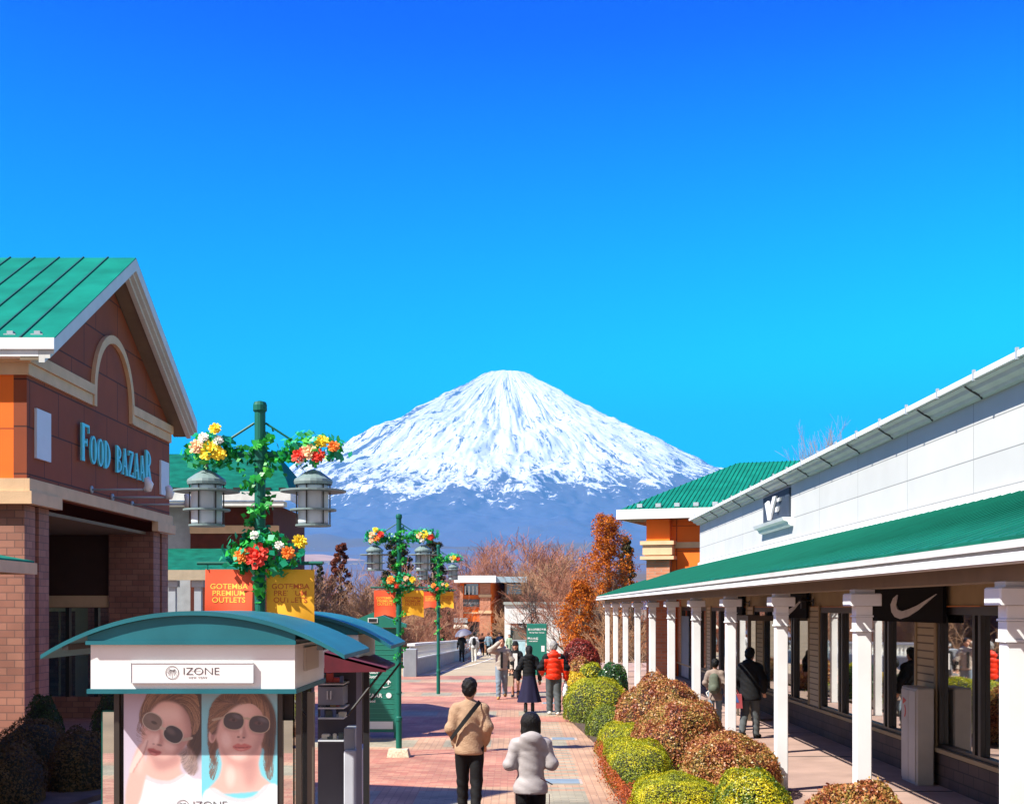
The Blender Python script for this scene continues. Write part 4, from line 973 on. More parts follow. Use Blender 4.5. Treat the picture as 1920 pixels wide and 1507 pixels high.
    if seed != 1:
        for i in range(130):
            t = i/130; z = lerp(1.55, 2.9, t); a = t*26; P.append((.07*math.cos(a)+pr.gauss(0,.03), .07*math.sin(a)+pr.gauss(0,.03), z))
    for s in (-1,1):
        for i in range(95): P.append((s*pr.uniform(.04,.33), pr.gauss(0,.05), 3.80+pr.gauss(0,.045)))
    P = np.array(P); N = np.stack([P[:,0]*4, P[:,1]*4-.4, np.ones(len(P))*.3], 1)
    me = quads_mesh('vine', leaf_arrays(P, N, .058, .75, rng, .6), [LEAF_G]); link('vine', me, L)
    def bunch(c, rad, n1, n2, fl, nm='bouquet'):
        p1, d1 = leaf_ball(c, rad, n1, .07, rng); p2, d2 = leaf_ball(c, (rad[0]*1.2, rad[1]*1.2, rad[2]*1.15), n2, .07, rng)
        V = np.concatenate([leaf_arrays(p1, d1, .082, .7, rng), leaf_arrays(p2, d2, .062, .95, rng)])
        b = link(nm, quads_mesh(nm, V, [LEAF_G, LEAF_T], fm=[0]*n1+[1]*n2), L)
        for dx, dz, r, col in fl:
            y = c[1]-rad[1]*.85; flower((c[0]+dx*1.15, y, c[2]+dz), r*1.25, pr, (dx*2, -1, .25+dz)).build('flower', FLW[col], b)
    sets = [([(.02,.0,.072,'yellow'),(-.07,.03,.05,'peach'),(.09,-.03,.045,'yellow'),(.08,.08,.035,'white'),(-.02,.10,.035,'white'),(.06,.17,.04,'yellow')],
             [(-.09,-.06,.05,'red'),(-.02,-.03,.055,'peach'),(.04,-.06,.05,'red'),(.07,.05,.045,'yellow'),(.15,.01,.04,'orange'),(-.08,-.09,.035,'white')],
             [(-.02,-.02,.085,'red'),(-.12,-.02,.05,'orange'),(.20,.0,.045,'orange'),(.14,.06,.03,'white'),(.28,.09,.05,'yellow'),(-.03,.14,.03,'white')]),
            ([(-.05,.03,.05,'peach'),(.02,-.03,.05,'orange'),(.08,.04,.05,'red'),(.0,.12,.04,'yellow'),(-.06,-.07,.04,'peach')],
             [(-.05,.0,.05,'peach'),(.02,.01,.065,'yellow'),(.12,-.03,.05,'red'),(-.02,-.08,.035,'white')],
             [(-.13,.05,.06,'orange'),(-.04,-.04,.05,'red'),(.1,.08,.04,'peach'),(.2,.06,.05,'yellow')])]
    fl = sets[0] if seed == 1 else sets[1]
    bunch((-.40,-.02,3.84), (.21,.12,.14), 90, 80, fl[0]); bunch((.43,-.02,3.86), (.26,.12,.13), 90, 100, fl[1])
    bunch((.02,-.05,3.03), (.30,.12,.18), 170, 130, fl[2]); bunch((0.0,-.04,2.76), (.055,.05,.11), 26, 0, [])
    return L
K1 = make_lamp((-2.03, 10.5, 0), 'flower-decked green lamp post nearest the camera, standing just behind the front kiosk', 1)
K2 = make_lamp((-2.03, 23.1, 0), 'middle flower-decked green lamp post on a pale stone footing beside the directory board', 2)
K3 = make_lamp((-2.26, 39.0, .05), 'farthest flower-decked green lamp post, near the bridge parapet', 3); K3.scale = (1.04,1.04,1.04)
ft = MB(); ft.add([(-2.03+a*.19*(1+.1*math.sin(i*3.1)), 23.02+b_*.16, z) for z in (0,) for i, (a, b_) in enumerate(((-1,-1),(1,-1),(1.1,1),(-.9,1)))]+[(-2.03+a*.17, 23.02+b_*.13, .14) for a, b_ in ((-1,-.9),(.95,-1),(1,1),(-.9,1))], [(0,3,2,1),(4,5,6,7),(0,1,5,4),(1,2,6,5),(2,3,7,6),(3,0,4,7)])
fo = ft.build('lamp_footing', mat('pale_gravel_stone', (.58,.50,.36), .95, var=.35, vs=28, bump=1.0, bs=60), off=(-2.03,23.02,0)); fo.location = (-2.03,23.02,0)
tag(fo, 'rough pale stone block at the foot of the middle lamp post', 'stone footing')

# ================================================================== kiosks
TR = M['teal_roof']; WP = M['white_paint']
def arched_roof(x0, x1, y0, y1, zt, zb, th=.028, n=24):
    q = MB(); cx = (x0+x1)/2; hw = (x1-x0)/2; h = zt-zb; Rr = (hw*hw+h*h)/(2*h); pts = []
    for i in range(n+1):
        a = math.asin(hw/Rr)*(2*i/n-1); pts.append((cx+Rr*math.sin(a), zt-Rr+Rr*math.cos(a)))
    low = [(x, z-th) for x, z in pts]
    for i in range(n): q.prism([pts[i], pts[i+1], low[i+1], low[i]], 1, y0, y1)
    return q, pts, low
def tymp(pts, xa, xb, zbot, y0, y1, drop=.0):
    q = MB(); inner = [(x, z-.031-drop) for x, z in pts if xa < x < xb]
    def zz(x):
        for (a, za), (b, zb) in zip(pts[:-1], pts[1:]):
            if a <= x <= b: return lerp(za, zb, (x-a)/(b-a))-.031-drop
    pl = [(xa, zbot), (xb, zbot), (xb, zz(xb))]+inner[::-1]+[(xa, zz(xa))]
    q.prism(pl, 1, y0, y1); return q
def kiosk(D1, xa, xb, label):
    D2 = D1+1.3; loc = ((xa+xb)/2, (D1+D2)/2, 0); k = thing('kiosk', loc, label, 'kiosk'); return k, loc, D2
# --- front kiosk
D1 = 8.6; sc = F/D1; xa, xb = at(170,0,D1).x, at(553,0,D1).x
kk, KO, D2 = kiosk(D1, xa, xb, 'sunglasses kiosk with arched teal roof, white fascia and large poster of two faces in shades')
kp = lambda n, q, m_, p=None, sm_=False: part(n, q, m_, p or kk, KO, sm_)
rx0, rx1 = at(76,0,D1-.05).x, at(646,0,D1-.05).x; zt, zb_ = at(0,1145,D1-.05).z, at(0,1227,D1-.05).z
q, pts, low = arched_roof(rx0, rx1, D1-.055, D2+.12, zt, zb_); rf_ = kp('roof', q, TR)
zfa, zfb = at(0,1208,D1).z, at(0,1291,D1).z
kp('roof_front', tymp(pts, xa-.012, xb+.005, zfa+.002, D1-.03, D1+.02), TR, rf_)
kp('roof_rear', tymp(pts, xa-.012, xb+.005, zfa+.002, D2-.03, D2+.02), TR, rf_)
kp('roof_trim', MB().box(xa-.02, xb+.012, D1-.045, D1-.032, zfa-.0, zfa+.025), TR, rf_)
for x in (rx0+.16, rx1-.16): kp('purlin', MB().box(x-.02, x+.02, D1-.05, D2, zb_+.03, zb_+.07), M['dark_metal'], rf_)
f_ = kp('fascia', MB().box(xa, xb, D1, D1+.05, zfb, zfa).box(xb-.05, xb, D1+.051, D2, zfb, zfa).box(xa, xa+.05, D1+.051, D2, zfb, zfa).box(xa+.051, xb-.051, D2-.05, D2, zfb, zfa), mat('kiosk_white', (.74,.74,.72), .55, var=.04))
kp('lower_trim', MB().box(xa-.02, xb+.012, D1-.02, D1+.04, zfb-.03, zfb-.001).box(xb-.04, xb+.012, D1+.041, D2+.02, zfb-.03, zfb-.001).box(xa-.02, xa+.03, D1+.041, D2+.02, zfb-.03, zfb-.001), TR, f_)
nb0, nb1, nbt, nbb = at(247,0,D1).x, at(477,0,D1).x, at(0,1242,D1).z, at(0,1280,D1).z
bd = kp('name_board', MB().bbox(nb0, nb1, D1-.022, D1-.001, nbb, nbt, .003), mat('kiosk_board', (.76,.76,.75), .4, var=0), f_)
q = MB(); e = .004
for a, b_, c, d in ((nb0,nb1,nbb,nbb+e),(nb0,nb1,nbt-e,nbt),(nb0,nb0+e,nbb,nbt),(nb1-e,nb1,nbb,nbt)): q.box(a, b_, D1-.0255, D1-.0225, c, d)
kp('board_frame', q, M['grey_metal'], bd)
INK = mat('dark_ink', (.03,.012,.015), .6, var=0); INKG = mat('grey_ink', (.2,.18,.18), .6, var=0)
def izone(cx, z, s, y, parent, kpf, nm='lettering'):
    """round palm emblem with the name beside it; s = letter height in metres"""
    mes = []
    me = txt('IZONE', s*1.38, (cx+s*.95, y, z), (1,0,0), (0,0,1), INK, .0006, spacing=.95, offset=-.0016*(s/.06), align='LEFT', xs=1.22); mes.append(me)
    me = txt('NEW YORK', s*.36, (cx+s*1.75, y, z-s*.48), (1,0,0), (0,0,1), INKG, .0006, spacing=1.4, align='LEFT'); mes.append(me)
    mb, ms_ = join_meshes(mes, 't'); r = s*.86; c = (cx-r*.45, z+s*.28); n = 28
    def ring(r0, r1, a0=0, a1=2*math.pi, c_=c, m_=n):
        for i in range(m_):
            t0, t1 = lerp(a0,a1,i/m_), lerp(a0,a1,(i+1)/m_)
            mb.prism([(c_[0]+r0*math.cos(t0), c_[1]+r0*math.sin(t0)), (c_[0]+r1*math.cos(t0), c_[1]+r1*math.sin(t0)), (c_[0]+r1*math.cos(t1), c_[1]+r1*math.sin(t1)), (c_[0]+r0*math.cos(t1), c_[1]+r0*math.sin(t1))], 1, y-.0008, y)
    ring(r*.93, r)
    mb.prism([(c[0]-r*.02, c[1]-r*.8),(c[0]+r*.02,c[1]-r*.8),(c[0]+r*.02,c[1]+r*.3),(c[0]-r*.02,c[1]+r*.3)], 1, y-.0008, y)
    for sx_ in (-1,1):
        for k_, (ex, ez) in enumerate(((.75,-.05),(.6,-.38),(.35,-.5))):
            x0_, z0_ = c[0]+sx_*r*.02, c[1]+r*.32; xm, zm = c[0]+sx_*r*ex*.5, c[1]+r*(.52-k_*.1); x1_, z1_ = c[0]+sx_*r*ex, c[1]+r*ez; w_ = r*.035
            for (p, q_) in (((x0_,z0_),(xm,zm)),((xm,zm),(x1_,z1_))):
                dx, dz = q_[0]-p[0], q_[1]-p[1]; l_ = math.hypot(dx,dz); nx_, nz_ = -dz/l_*w_, dx/l_*w_
                mb.prism([(p[0]+nx_,p[1]+nz_),(q_[0]+nx_*.4,q_[1]+nz_*.4),(q_[0]-nx_*.4,q_[1]-nz_*.4),(p[0]-nx_,p[1]-nz_)], 1, y-.0008, y)
    # thin bar through the O
    mb.prism([(cx+s*2.15,z+s*.46),(cx+s*3.3,z+s*.50),(cx+s*3.3,z+s*.53),(cx+s*2.15,z+s*.49)], 1, y-.0008, y)
    return kpf(nm, mb, ms_, parent)
izone(at(330,0,D1).x, at(0,1264,D1).z, .050, D1-.024, bd, kp)
# side notice on the right fascia
kp('side_notice', MB().box(xb+.001, xb+.015, D1+.35, D1+.95, zfb+.10, zfb+.26), mat('notice_beige', (.55,.50,.42), .6, var=.02), f_)
# corner posts and glazing
DM = mat('kiosk_bronze', (.035,.028,.022), .45, var=.1); PZ = D1+.20
for x, y in ((at(566,0,D1+.12).x-.02, D1+.12), (at(224,0,PZ).x-.005, PZ-.03), (at(526,0,PZ).x, PZ-.01), (xb-.09, D2-.12), (xa+.06, D2-.12)):
    kp('post', MB().box(x-.018, x+.018, y-.018, y+.018, 0, zfb-.031), DM)
kp('corner_post', MB().box(at(576,0,D1+.14).x, at(588,0,D1+.14).x, D1+.14, D1+.20, 0, zfb-.031), mat('bronze_post', (.09,.075,.055), .5))
xg0, xg1 = at(193,0,PZ).x, at(228,0,PZ).x; zg = at(0,1334,PZ).z
gl_ = kp('side_mirror', MB().box(xg0, xg1-.01, PZ-.004, PZ+.01, .05, zg), M['mirror'])
kp('mirror_edge', MB().box(xg0-.008, xg0-.001, PZ-.006, PZ+.012, .05, zg+.01).box(xg0-.008, xg1-.01, PZ-.006, PZ+.012, zg+.001, zg+.01), M['green_pole'], gl_)
kp('side_mirror', MB().box(at(523,0,PZ).x+.022, at(549,0,PZ).x, PZ-.004, PZ+.01, .05, at(0,1350,PZ).z), M['mirror'])
kp('back_panel', MB().box(xa+.1, at(549,0,PZ).x, PZ+.06, PZ+.09, .05, zfb-.032), mat('kiosk_inner', (.05,.04,.035), .7))
kp('side_glass', MB().box(xa+.06, xa+.07, PZ+.1, D2-.14, .3, zfb-.05), M['glass_dark'])
# poster: two portraits printed on one flat sheet; the print is painted into the sheet's colour attribute
PD = PZ-.035; PX0, PX1, PY0, PY1 = 232, 520, 1297, 1585
gx, gy = np.meshgrid(np.arange(PX0, PX1)+.5, np.arange(PY0, PY1)+.5)
IMG = np.zeros(gx.shape+(3,)); prg = np.random.default_rng(9)
def blur(a, s_):
    if s_ <= 0: return a
    r_ = int(3*s_)+1; k_ = np.exp(-np.arange(-r_, r_+1)**2/(2*s_*s_)); k_ /= k_.sum()
    a = np.apply_along_axis(lambda v: np.convolve(np.pad(v, r_, 'edge'), k_, 'valid'), 0, a); return np.apply_along_axis(lambda v: np.convolve(np.pad(v, r_, 'edge'), k_, 'valid'), 1, a)
def crom(pts_):
    n_ = len(pts_); out = []
    for i in range(n_):
        p0, p1, p2, p3 = [np.array(pts_[(i+j-1)%n_], float) for j in range(4)]
        for t in np.arange(0, 1, .2): out.append(.5*(2*p1+(p2-p0)*t+(2*p0-5*p1+4*p2-p3)*t*t+(3*p1-p0-3*p2+p3)*t**3))
    return out
def mask(pts_, soft=1.2, sm_=True):
    pl = crom(pts_) if sm_ else pts_; ins = np.zeros(gx.shape, bool); n_ = len(pl)
    for i in range(n_):
        (x0,y0),(x1,y1) = pl[i], pl[(i+1)%n_]
        if y0 == y1: continue
        ins ^= ((gy < y0) != (gy < y1)) & (gx < (x1-x0)*(gy-y0)/(y1-y0)+x0)
    return blur(ins.astype(float), soft)
def ell_m(cx_, cy_, rx_, ry_, rot=0, soft=1.0, sup=2):
    ca, sa = math.cos(rot), math.sin(rot); X_ = (gx-cx_)*ca+(gy-cy_)*sa; Y_ = -(gx-cx_)*sa+(gy-cy_)*ca
    d_ = (np.abs(X_/rx_)**sup+np.abs(Y_/ry_)**sup)**(1/sup); return np.clip((1-d_)*min(rx_,ry_)/max(soft,.3)+.5, 0, 1)
def put(m_, c_, k_=1.0):
    global IMG
    c_ = np.array(c_); IMG = IMG*(1-m_[...,None]*k_)+c_*m_[...,None]*k_
def mul(m_, c_): 
    global IMG
    IMG = IMG*(1-m_[...,None]*(1-np.array(c_)))
def strands(region, c1, c2, cx_, cy_, n_, l_, seed, curl=0.0, wd=.8, inward=None):
    """fine hair lines flowing round a crown point"""
    r_ = np.random.default_rng(seed); ys, xs_ = np.nonzero(region > .5)
    for i in range(n_):
        j = r_.integers(0, len(ys)); x, y = xs_[j], ys[j]; c_ = np.array(c1)*(1-(t:=r_.random()))+np.array(c2)*t
        for k_ in range(int(l_)):
            dx, dy = x+PX0-cx_, y+PY0-cy_; L_ = math.hypot(dx, dy)+1e-3
            vx, vy = -dy/L_*curl+dx/L_*.25, dx/L_*curl+dy/L_*.6+.55*abs(dx)/L_; q_ = math.hypot(vx,vy)+1e-6; x += vx/q_; y += vy/q_
            a_, b_ = int(x), int(y)
            if 0 <= a_ < IMG.shape[1] and 0 <= b_ < IMG.shape[0] and region[b_, a_] > .25: IMG[b_, a_] = IMG[b_, a_]*.55+c_*.45
SK = np.array((.74,.49,.42)); SL = np.array((.88,.68,.61)); SH = np.array((.38,.20,.18)); HR = (.13,.055,.03); HL = (.36,.19,.10); HD = (.05,.025,.015)
put(np.ones(gx.shape), (.56,.50,.60)); g_ = np.clip((gy-1297)/200, 0, 1)
put((gx < 378)*g_, (.70,.66,.72), .8); put((gx < 378)*np.clip((1340-gy)/60,0,1), (.44,.34,.42), .5)
R_ = (gx >= 378).astype(float); put(R_, (.30,.60,.68)); put(R_*g_, (.20,.72,.80), .8); put(R_*np.clip((1330-gy)/40,0,1), (.40,.50,.55), .6)
Lh = (gx < 378).astype(float)
# ---- left face, tilted to its lower left
hb = mask([(285,1290),(330,1285),(372,1290),(384,1330),(384,1385),(372,1415),(362,1425),(352,1400),(345,1350),(300,1330),(280,1345),(268,1352),(272,1318)], 2.2)*Lh
put(hb, HR); strands(hb, HR, HL, 325, 1335, 900, 26, 1, .8); put(mask([(352,1300),(384,1300),(384,1400),(366,1430),(354,1400)], 5)*Lh, HD, .75)
wv_ = mask([(333,1405),(352,1400),(366,1415),(372,1440),(362,1452),(350,1446),(340,1428)], 2)*Lh; put(wv_, (.35,.24,.2), .8); strands(wv_, HD, (.55,.42,.35), 345, 1400, 160, 14, 2, .9)
nk = mask([(282,1405),(335,1415),(338,1440),(345,1462),(300,1474),(262,1462),(272,1430)], 2)*Lh; put(nk, SK*1.04); put(mask([(284,1405),(335,1412),(334,1432),(300,1444),(286,1430)], 5)*nk, SH*1.25, .75)
st_ = mask([(254,1462),(266,1449),(290,1460),(318,1463),(345,1450),(362,1458),(384,1475),(384,1595),(244,1595),(248,1510)], 1.3)*Lh; put(st_, (.80,.81,.82)); put(st_*np.clip(np.sin(gx*.13+gy*.09)+np.sin(gx*.05-gy*.06)-.5,0,1), (.66,.66,.70), .45)
put(mask([(266,1449),(290,1460),(318,1463),(345,1450),(343,1456),(318,1469),(288,1466),(264,1455)], .8)*Lh, (.62,.56,.58), .6)
fc = mask([(270,1348),(285,1320),(318,1309),(350,1322),(361,1350),(356,1382),(338,1408),(310,1425),(286,1420),(269,1399),(265,1372)], 1.6)*Lh
put(fc, SK); put(mask([(280,1340),(305,1320),(336,1325),(345,1345),(320,1352),(296,1350)], 7)*fc, SL, .8); put(ell_m(283,1388,9,13,.5,6)*fc, SL, .6); put(ell_m(318,1398,12,9,.4,7)*fc, SL, .5)
put(mask([(340,1322),(366,1340),(362,1390),(335,1415),(330,1400),(350,1370)], 6)*fc, SH, .7); put(mask([(280,1412),(310,1422),(340,1404),(336,1418),(310,1434),(282,1424)], 4)*fc, SH, .6)
put(mask([(300,1366),(307,1388),(303,1396),(298,1392),(297,1376)], 2.2)*fc, SH*1.2, .6); put(ell_m(294,1386,4,10,.25,4)*fc, SL*1.05, .7); put(ell_m(299,1396,5,2,.2,1.4)*fc, SH*.6, .7); put(ell_m(288,1394,2.4,1.4,.2,1)*fc, SH*.6, .5)
put(mask([(277,1403),(287,1402),(293,1405),(303,1409),(297,1415),(286,1415),(279,1409)], .9)*fc, (.50,.12,.11), .9); put(mask([(277,1404),(290,1408),(303,1409),(290,1410)], .6)*fc, (.24,.04,.04), .8); put(ell_m(287,1412,5,1.6,.2,1)*fc, (.80,.42,.38), .6)
fr_ = mask([(284,1300),(330,1290),(366,1300),(374,1352),(362,1376),(356,1344),(336,1320),(308,1314),(288,1326),(274,1350),(266,1360),(262,1340),(270,1316)], 2)*Lh; put(fr_, HR, .9); strands(fr_, HD, HL, 322, 1350, 700, 30, 3, 1.0); strands(fr_, HL, (.55,.36,.22), 322, 1350, 160, 30, 4, 1.0)
strands(ell_m(270,1362,12,30,.25,3)*Lh, HL, HR, 310, 1370, 60, 18, 5, 1.0)
# hand
hn = mask([(258,1400),(266,1392),(273,1400),(272,1420),(276,1440),(270,1470),(262,1500),(250,1520),(236,1520),(236,1480),(244,1445),(250,1420)], 1.6)*Lh; put(hn, SK*1.05); put(mask([(262,1405),(268,1402),(268,1425),(262,1450),(258,1440)], 4)*hn, SL, .7)
for k_ in range(4):
    x_, y_ = 247+k_*5.5, 1436-k_*9; fm_ = mask([(x_-5,y_+10),(x_,y_-6),(x_+9,y_-22),(x_+13,y_-22),(x_+8,y_-6),(x_+2,y_+10)], .9)*Lh; put(fm_, SL*.95); put(mask([(x_+2,y_+10),(x_+8,y_-6),(x_+13,y_-22),(x_+14,y_-18),(x_+9,y_-2),(x_+4,y_+10)], .7)*Lh, SH*1.2, .6)
for cx_, cy_, cl_, op in ((286,1352,(.16,.10,.07),.78), (325,1376,(.03,.022,.03),.96)):
    put(ell_m(cx_+1,cy_+3,20,17,.52,5,2.3)*fc, SH, .35); put(ell_m(cx_,cy_,19.6,16.2,.52,.8,2.3), (.58,.52,.44), .95); ln = ell_m(cx_,cy_,18,14.7,.52,.8,2.3); put(ln, cl_, op); put(ell_m(cx_-5,cy_-6,9,5,.6,5)*ln, (.35,.27,.25), .35)
put(ell_m(289,1354,6,2.8,.4,1.2), HD, .7)
put(mask([(301,1361),(310,1364),(309,1368),(300,1366)], .5), (.6,.52,.42)); put(mask([(342,1384),(359,1381),(360,1385),(343,1389)], .5)*Lh, (.5,.42,.34))
# ---- right face, chin raised
hb = mask([(391,1352),(397,1322),(418,1300),(455,1290),(492,1298),(512,1325),(517,1360),(514,1400),(508,1432),(499,1446),(497,1420),(490,1400),(410,1400),(406,1432),(398,1428),(390,1390)], 2)*R_
put(hb, HR); strands(hb, HR, HL, 452, 1325, 1100, 34, 6, .3); put(mask([(494,1310),(516,1340),(516,1400),(504,1440),(498,1400),(500,1350)], 4)*R_, HD, .65)
nk = mask([(414,1392),(486,1392),(485,1430),(490,1452),(506,1478),(395,1486),(410,1456),(416,1430)], 1.6)*R_; put(nk, SK*1.08); put(mask([(418,1400),(484,1400),(482,1428),(462,1440),(430,1434)], 6)*nk, SH*1.4, .55); put(mask([(455,1430),(482,1424),(482,1456),(468,1476),(458,1462)], 6)*nk, SH*1.3, .6); put(ell_m(432,1455,9,18,0,8)*nk, SL*1.05, .7)
st_ = mask([(378,1498),(398,1476),(424,1490),(450,1496),(476,1491),(500,1470),(524,1482),(524,1595),(378,1595)], 1.3)*R_; put(st_, (.76,.84,.85)); put(st_*np.clip(np.sin(gx*.10-gy*.07+1)+np.sin(gx*.06+gy*.05)-.6,0,1), (.55,.72,.76), .4)
put(mask([(398,1476),(424,1490),(450,1496),(476,1491),(500,1470),(502,1476),(478,1498),(450,1503),(422,1497),(396,1482)], .8)*R_, (.60,.62,.64), .6)
fc = mask([(404,1345),(412,1318),(440,1306),(472,1309),(492,1333),(496,1365),(489,1395),(472,1419),(448,1429),(426,1419),(411,1398),(403,1372)], 1.5)*R_
put(fc, SK); put(mask([(420,1328),(445,1316),(470,1320),(474,1336),(448,1342),(424,1342)], 7)*fc, SL, .8); put(ell_m(424,1386,9,14,-.2,7)*fc, SL, .7); put(ell_m(446,1416,14,7,0,6)*fc, SL, .55); put(ell_m(452,1362,4,12,0,3)*fc, SL*1.05, .75)
put(mask([(484,1330),(497,1350),(493,1392),(472,1420),(468,1412),(482,1385),(486,1356)], 6)*fc, SH, .65); put(mask([(412,1396),(428,1418),(448,1428),(470,1418),(468,1424),(448,1434),(424,1424)], 3)*fc, SH, .45)
put(mask([(457,1360),(463,1378),(458,1384),(454,1378)], 2.2)*fc, SH, .6); put(ell_m(447,1381,2.8,1.8,0,1)*fc, SH*.5, .8); put(ell_m(457,1382,2.8,1.7,0,1)*fc, SH*.5, .8); put(ell_m(452,1387,5,3,0,3)*fc, SH, .3)
put(mask([(436,1399),(446,1393),(452,1395),(459,1393),(472,1399),(462,1406),(446,1407)], .9)*fc, (.62,.20,.17), .9); put(mask([(436,1399),(452,1400),(472,1399),(452,1402)], .6)*fc, (.28,.05,.05), .85); put(ell_m(452,1404,7,1.6,0,1)*fc, (.85,.50,.44), .55)
put(ell_m(398,1378,7,14,.08,1.5)*R_, SK*.92); put(ell_m(399,1380,3.6,9,.08,2.5)*R_, SH, .7)
fr_ = mask([(392,1356),(400,1318),(428,1296),(470,1293),(500,1312),(508,1352),(502,1366),(492,1334),(474,1318),(450,1320),(428,1334),(412,1352),(405,1376),(396,1372)], 2)*R_; put(fr_, HR, .85); strands(fr_, HD, HL, 452, 1322, 900, 30, 7, .45); strands(fr_, HL, (.50,.32,.19), 450, 1318, 220, 30, 8, .5)
for reg in (ell_m(402,1425,9,34,.1,3)*R_, ell_m(503,1425,9,34,-.1,3)*R_): strands(reg, HL, HD, 452, 1340, 90, 26, 9, .15)
for cx_, cy_ in ((438,1351), (486,1357)):
    put(ell_m(cx_,cy_+4,21,17,.08,5,2.4)*fc, SH, .35); put(ell_m(cx_,cy_,20.2,17.0,.08,.8,2.4), (.55,.45,.33), .95); ln = ell_m(cx_,cy_,18.8,15.6,.08,.8,2.4); put(ln, (.06,.035,.04), .93); put(ell_m(cx_-1,cy_-2,8,3.2,.08,2)*ln, (.20,.10,.09), .7); put(ell_m(cx_,cy_-2,3,2.6,0,1)*ln, HD, .8); put(ell_m(cx_+7,cy_-8,8,3.5,.4,4)*ln, (.35,.3,.34), .35)
put(mask([(457,1344),(468,1345),(468,1348.5),(457,1347.5)], .5), (.55,.45,.33)); put(mask([(399,1347),(419,1343),(419,1346),(400,1351)], .5), (.5,.4,.3))
IMG = IMG*.90+np.array((.74,.80,.92))*.10; IMG = IMG*(1+prg.normal(0,.012,IMG.shape[:2])[...,None]); IMG = np.clip(IMG, 0, 1)**1.35  # bluish wash over the print stands for lavender shade
nxp, nyp = PX1-PX0, PY1-PY0; me = bpy.data.meshes.new('poster'); VX, VY = np.meshgrid(np.arange(nxp+1), np.arange(nyp+1))
X0_, Z0_ = at(PX0,PY0,PD).x, at(PX0,PY0,PD).z; st_x = (at(PX1,PY0,PD).x-X0_)/nxp; st_z = (at(PX0,PY1,PD).z-Z0_)/nyp
co = np.stack([X0_+VX*st_x-KO[0], np.full(VX.shape, PD-KO[1]), Z0_+VY*st_z], -1).reshape(-1,3)
ii = (VY[:-1,:-1]*(nxp+1)+VX[:-1,:-1]).ravel(); fq = np.stack([ii, ii+nxp+1, ii+nxp+2, ii+1], 1)
co = np.concatenate([co, co[[0, nxp, -1, -1-nxp]]+np.array([0,.012,0])]); nb_ = (nxp+1)*(nyp+1)
me.vertices.add(len(co)); me.vertices.foreach_set('co', co.astype(np.float32).ravel()); nf = len(fq)+5
c4 = [0, nxp, nb_-1, nb_-1-nxp]; fr5 = [[nb_+3, nb_+2, nb_+1, nb_]]+[[c4[(k_+1)%4], c4[k_], nb_+k_, nb_+(k_+1)%4] for k_ in range(4)]
me.loops.add(nf*4); me.loops.foreach_set('vertex_index', np.concatenate([fq.ravel(), np.array(fr5).ravel()]).astype(np.int32)); me.polygons.add(nf); me.polygons.foreach_set('loop_start', np.arange(0, nf*4, 4, dtype=np.int32))
me.update(calc_edges=True); ca_ = me.color_attributes.new('print', 'FLOAT_COLOR', 'CORNER'); cc = np.ones((nf*4, 4), np.float32); cc[:len(fq)*4,:3] = np.repeat(IMG.reshape(-1,3), 4, 0); cc[len(fq)*4:,:3] = .5; ca_.data.foreach_set('color', cc.ravel())
pmx = mat('poster_print', (.5,.5,.5), .3, var=0, spec=.5); at_ = pmx.node_tree.nodes.new('ShaderNodeVertexColor'); at_.layer_name = 'print'; pmx.node_tree.links.new(at_.outputs[0], pmx.node_tree.nodes['Principled BSDF'].inputs['Base Color'])
me.materials.append(pmx); po = link('poster', me, kk); po['label'] = 'poster of two faces wearing round sunglasses'
izone(at(348,0,PD).x, at(0,1514,PD).z, .048, PD-.002, po, kp)
kp('side_pane', MB().box(xb-.055, xb-.045, D1+.26, D2-.16, .9, zfb-.04), M['glass_dark'])
for zz_ in (.95,1.3,1.62): kp('shelf', MB().box(xb-.5, xb-.07, D1+.30, D2-.18, zz_, zz_+.012), mat('shelf_white', (.55,.58,.62), .5, var=.03))
# inside the kiosk seen from the right: shelves, counter, waste bin
sh = mat('shelf_white', (.55,.58,.62), .5, var=.03); D2i = D2
kp('counter', MB().box(xb-.62, xb-.04, D2-.55, D2-.08, .0, .86), sh)
shx0, shx1 = at(597,0,D2+.35).x, at(646,0,D2+.35).x

# --- second kiosk behind the lamp
D1 = 10.95; xa2, xb2 = at(372,0,D1).x, at(672,0,D1).x
k2, KO2, D2 = kiosk(D1, xa2, xb2, 'second teal arched-roof kiosk with dark red side awning and shelves, behind the front kiosk')
k2p = lambda n, q, m_, p=None, sm_=False: part(n, q, m_, p or k2, KO2, sm_)
rx0, rx1 = at(310,0,D1-.05).x, at(733,0,D1-.05).x; zt, zb_ = at(0,1146,D1-.05).z, at(0,1210,D1-.05).z
q, pts, low = arched_roof(rx0, rx1, D1-.05, D2+.1, zt, zb_); rf2 = k2p('roof', q, TR)
zfa2, zfb2 = at(0,1190,D1).z, at(0,1252,D1).z
k2p('roof_front', tymp(pts, xa2, xb2, zfa2+.002, D1-.02, D1+.02), TR, rf2)
k2p('fascia', MB().box(xa2, xb2, D1, D1+.05, zfb2, zfa2).box(xb2-.05, xb2, D1+.051, D2, zfb2, zfa2), MATS['kiosk_white'])
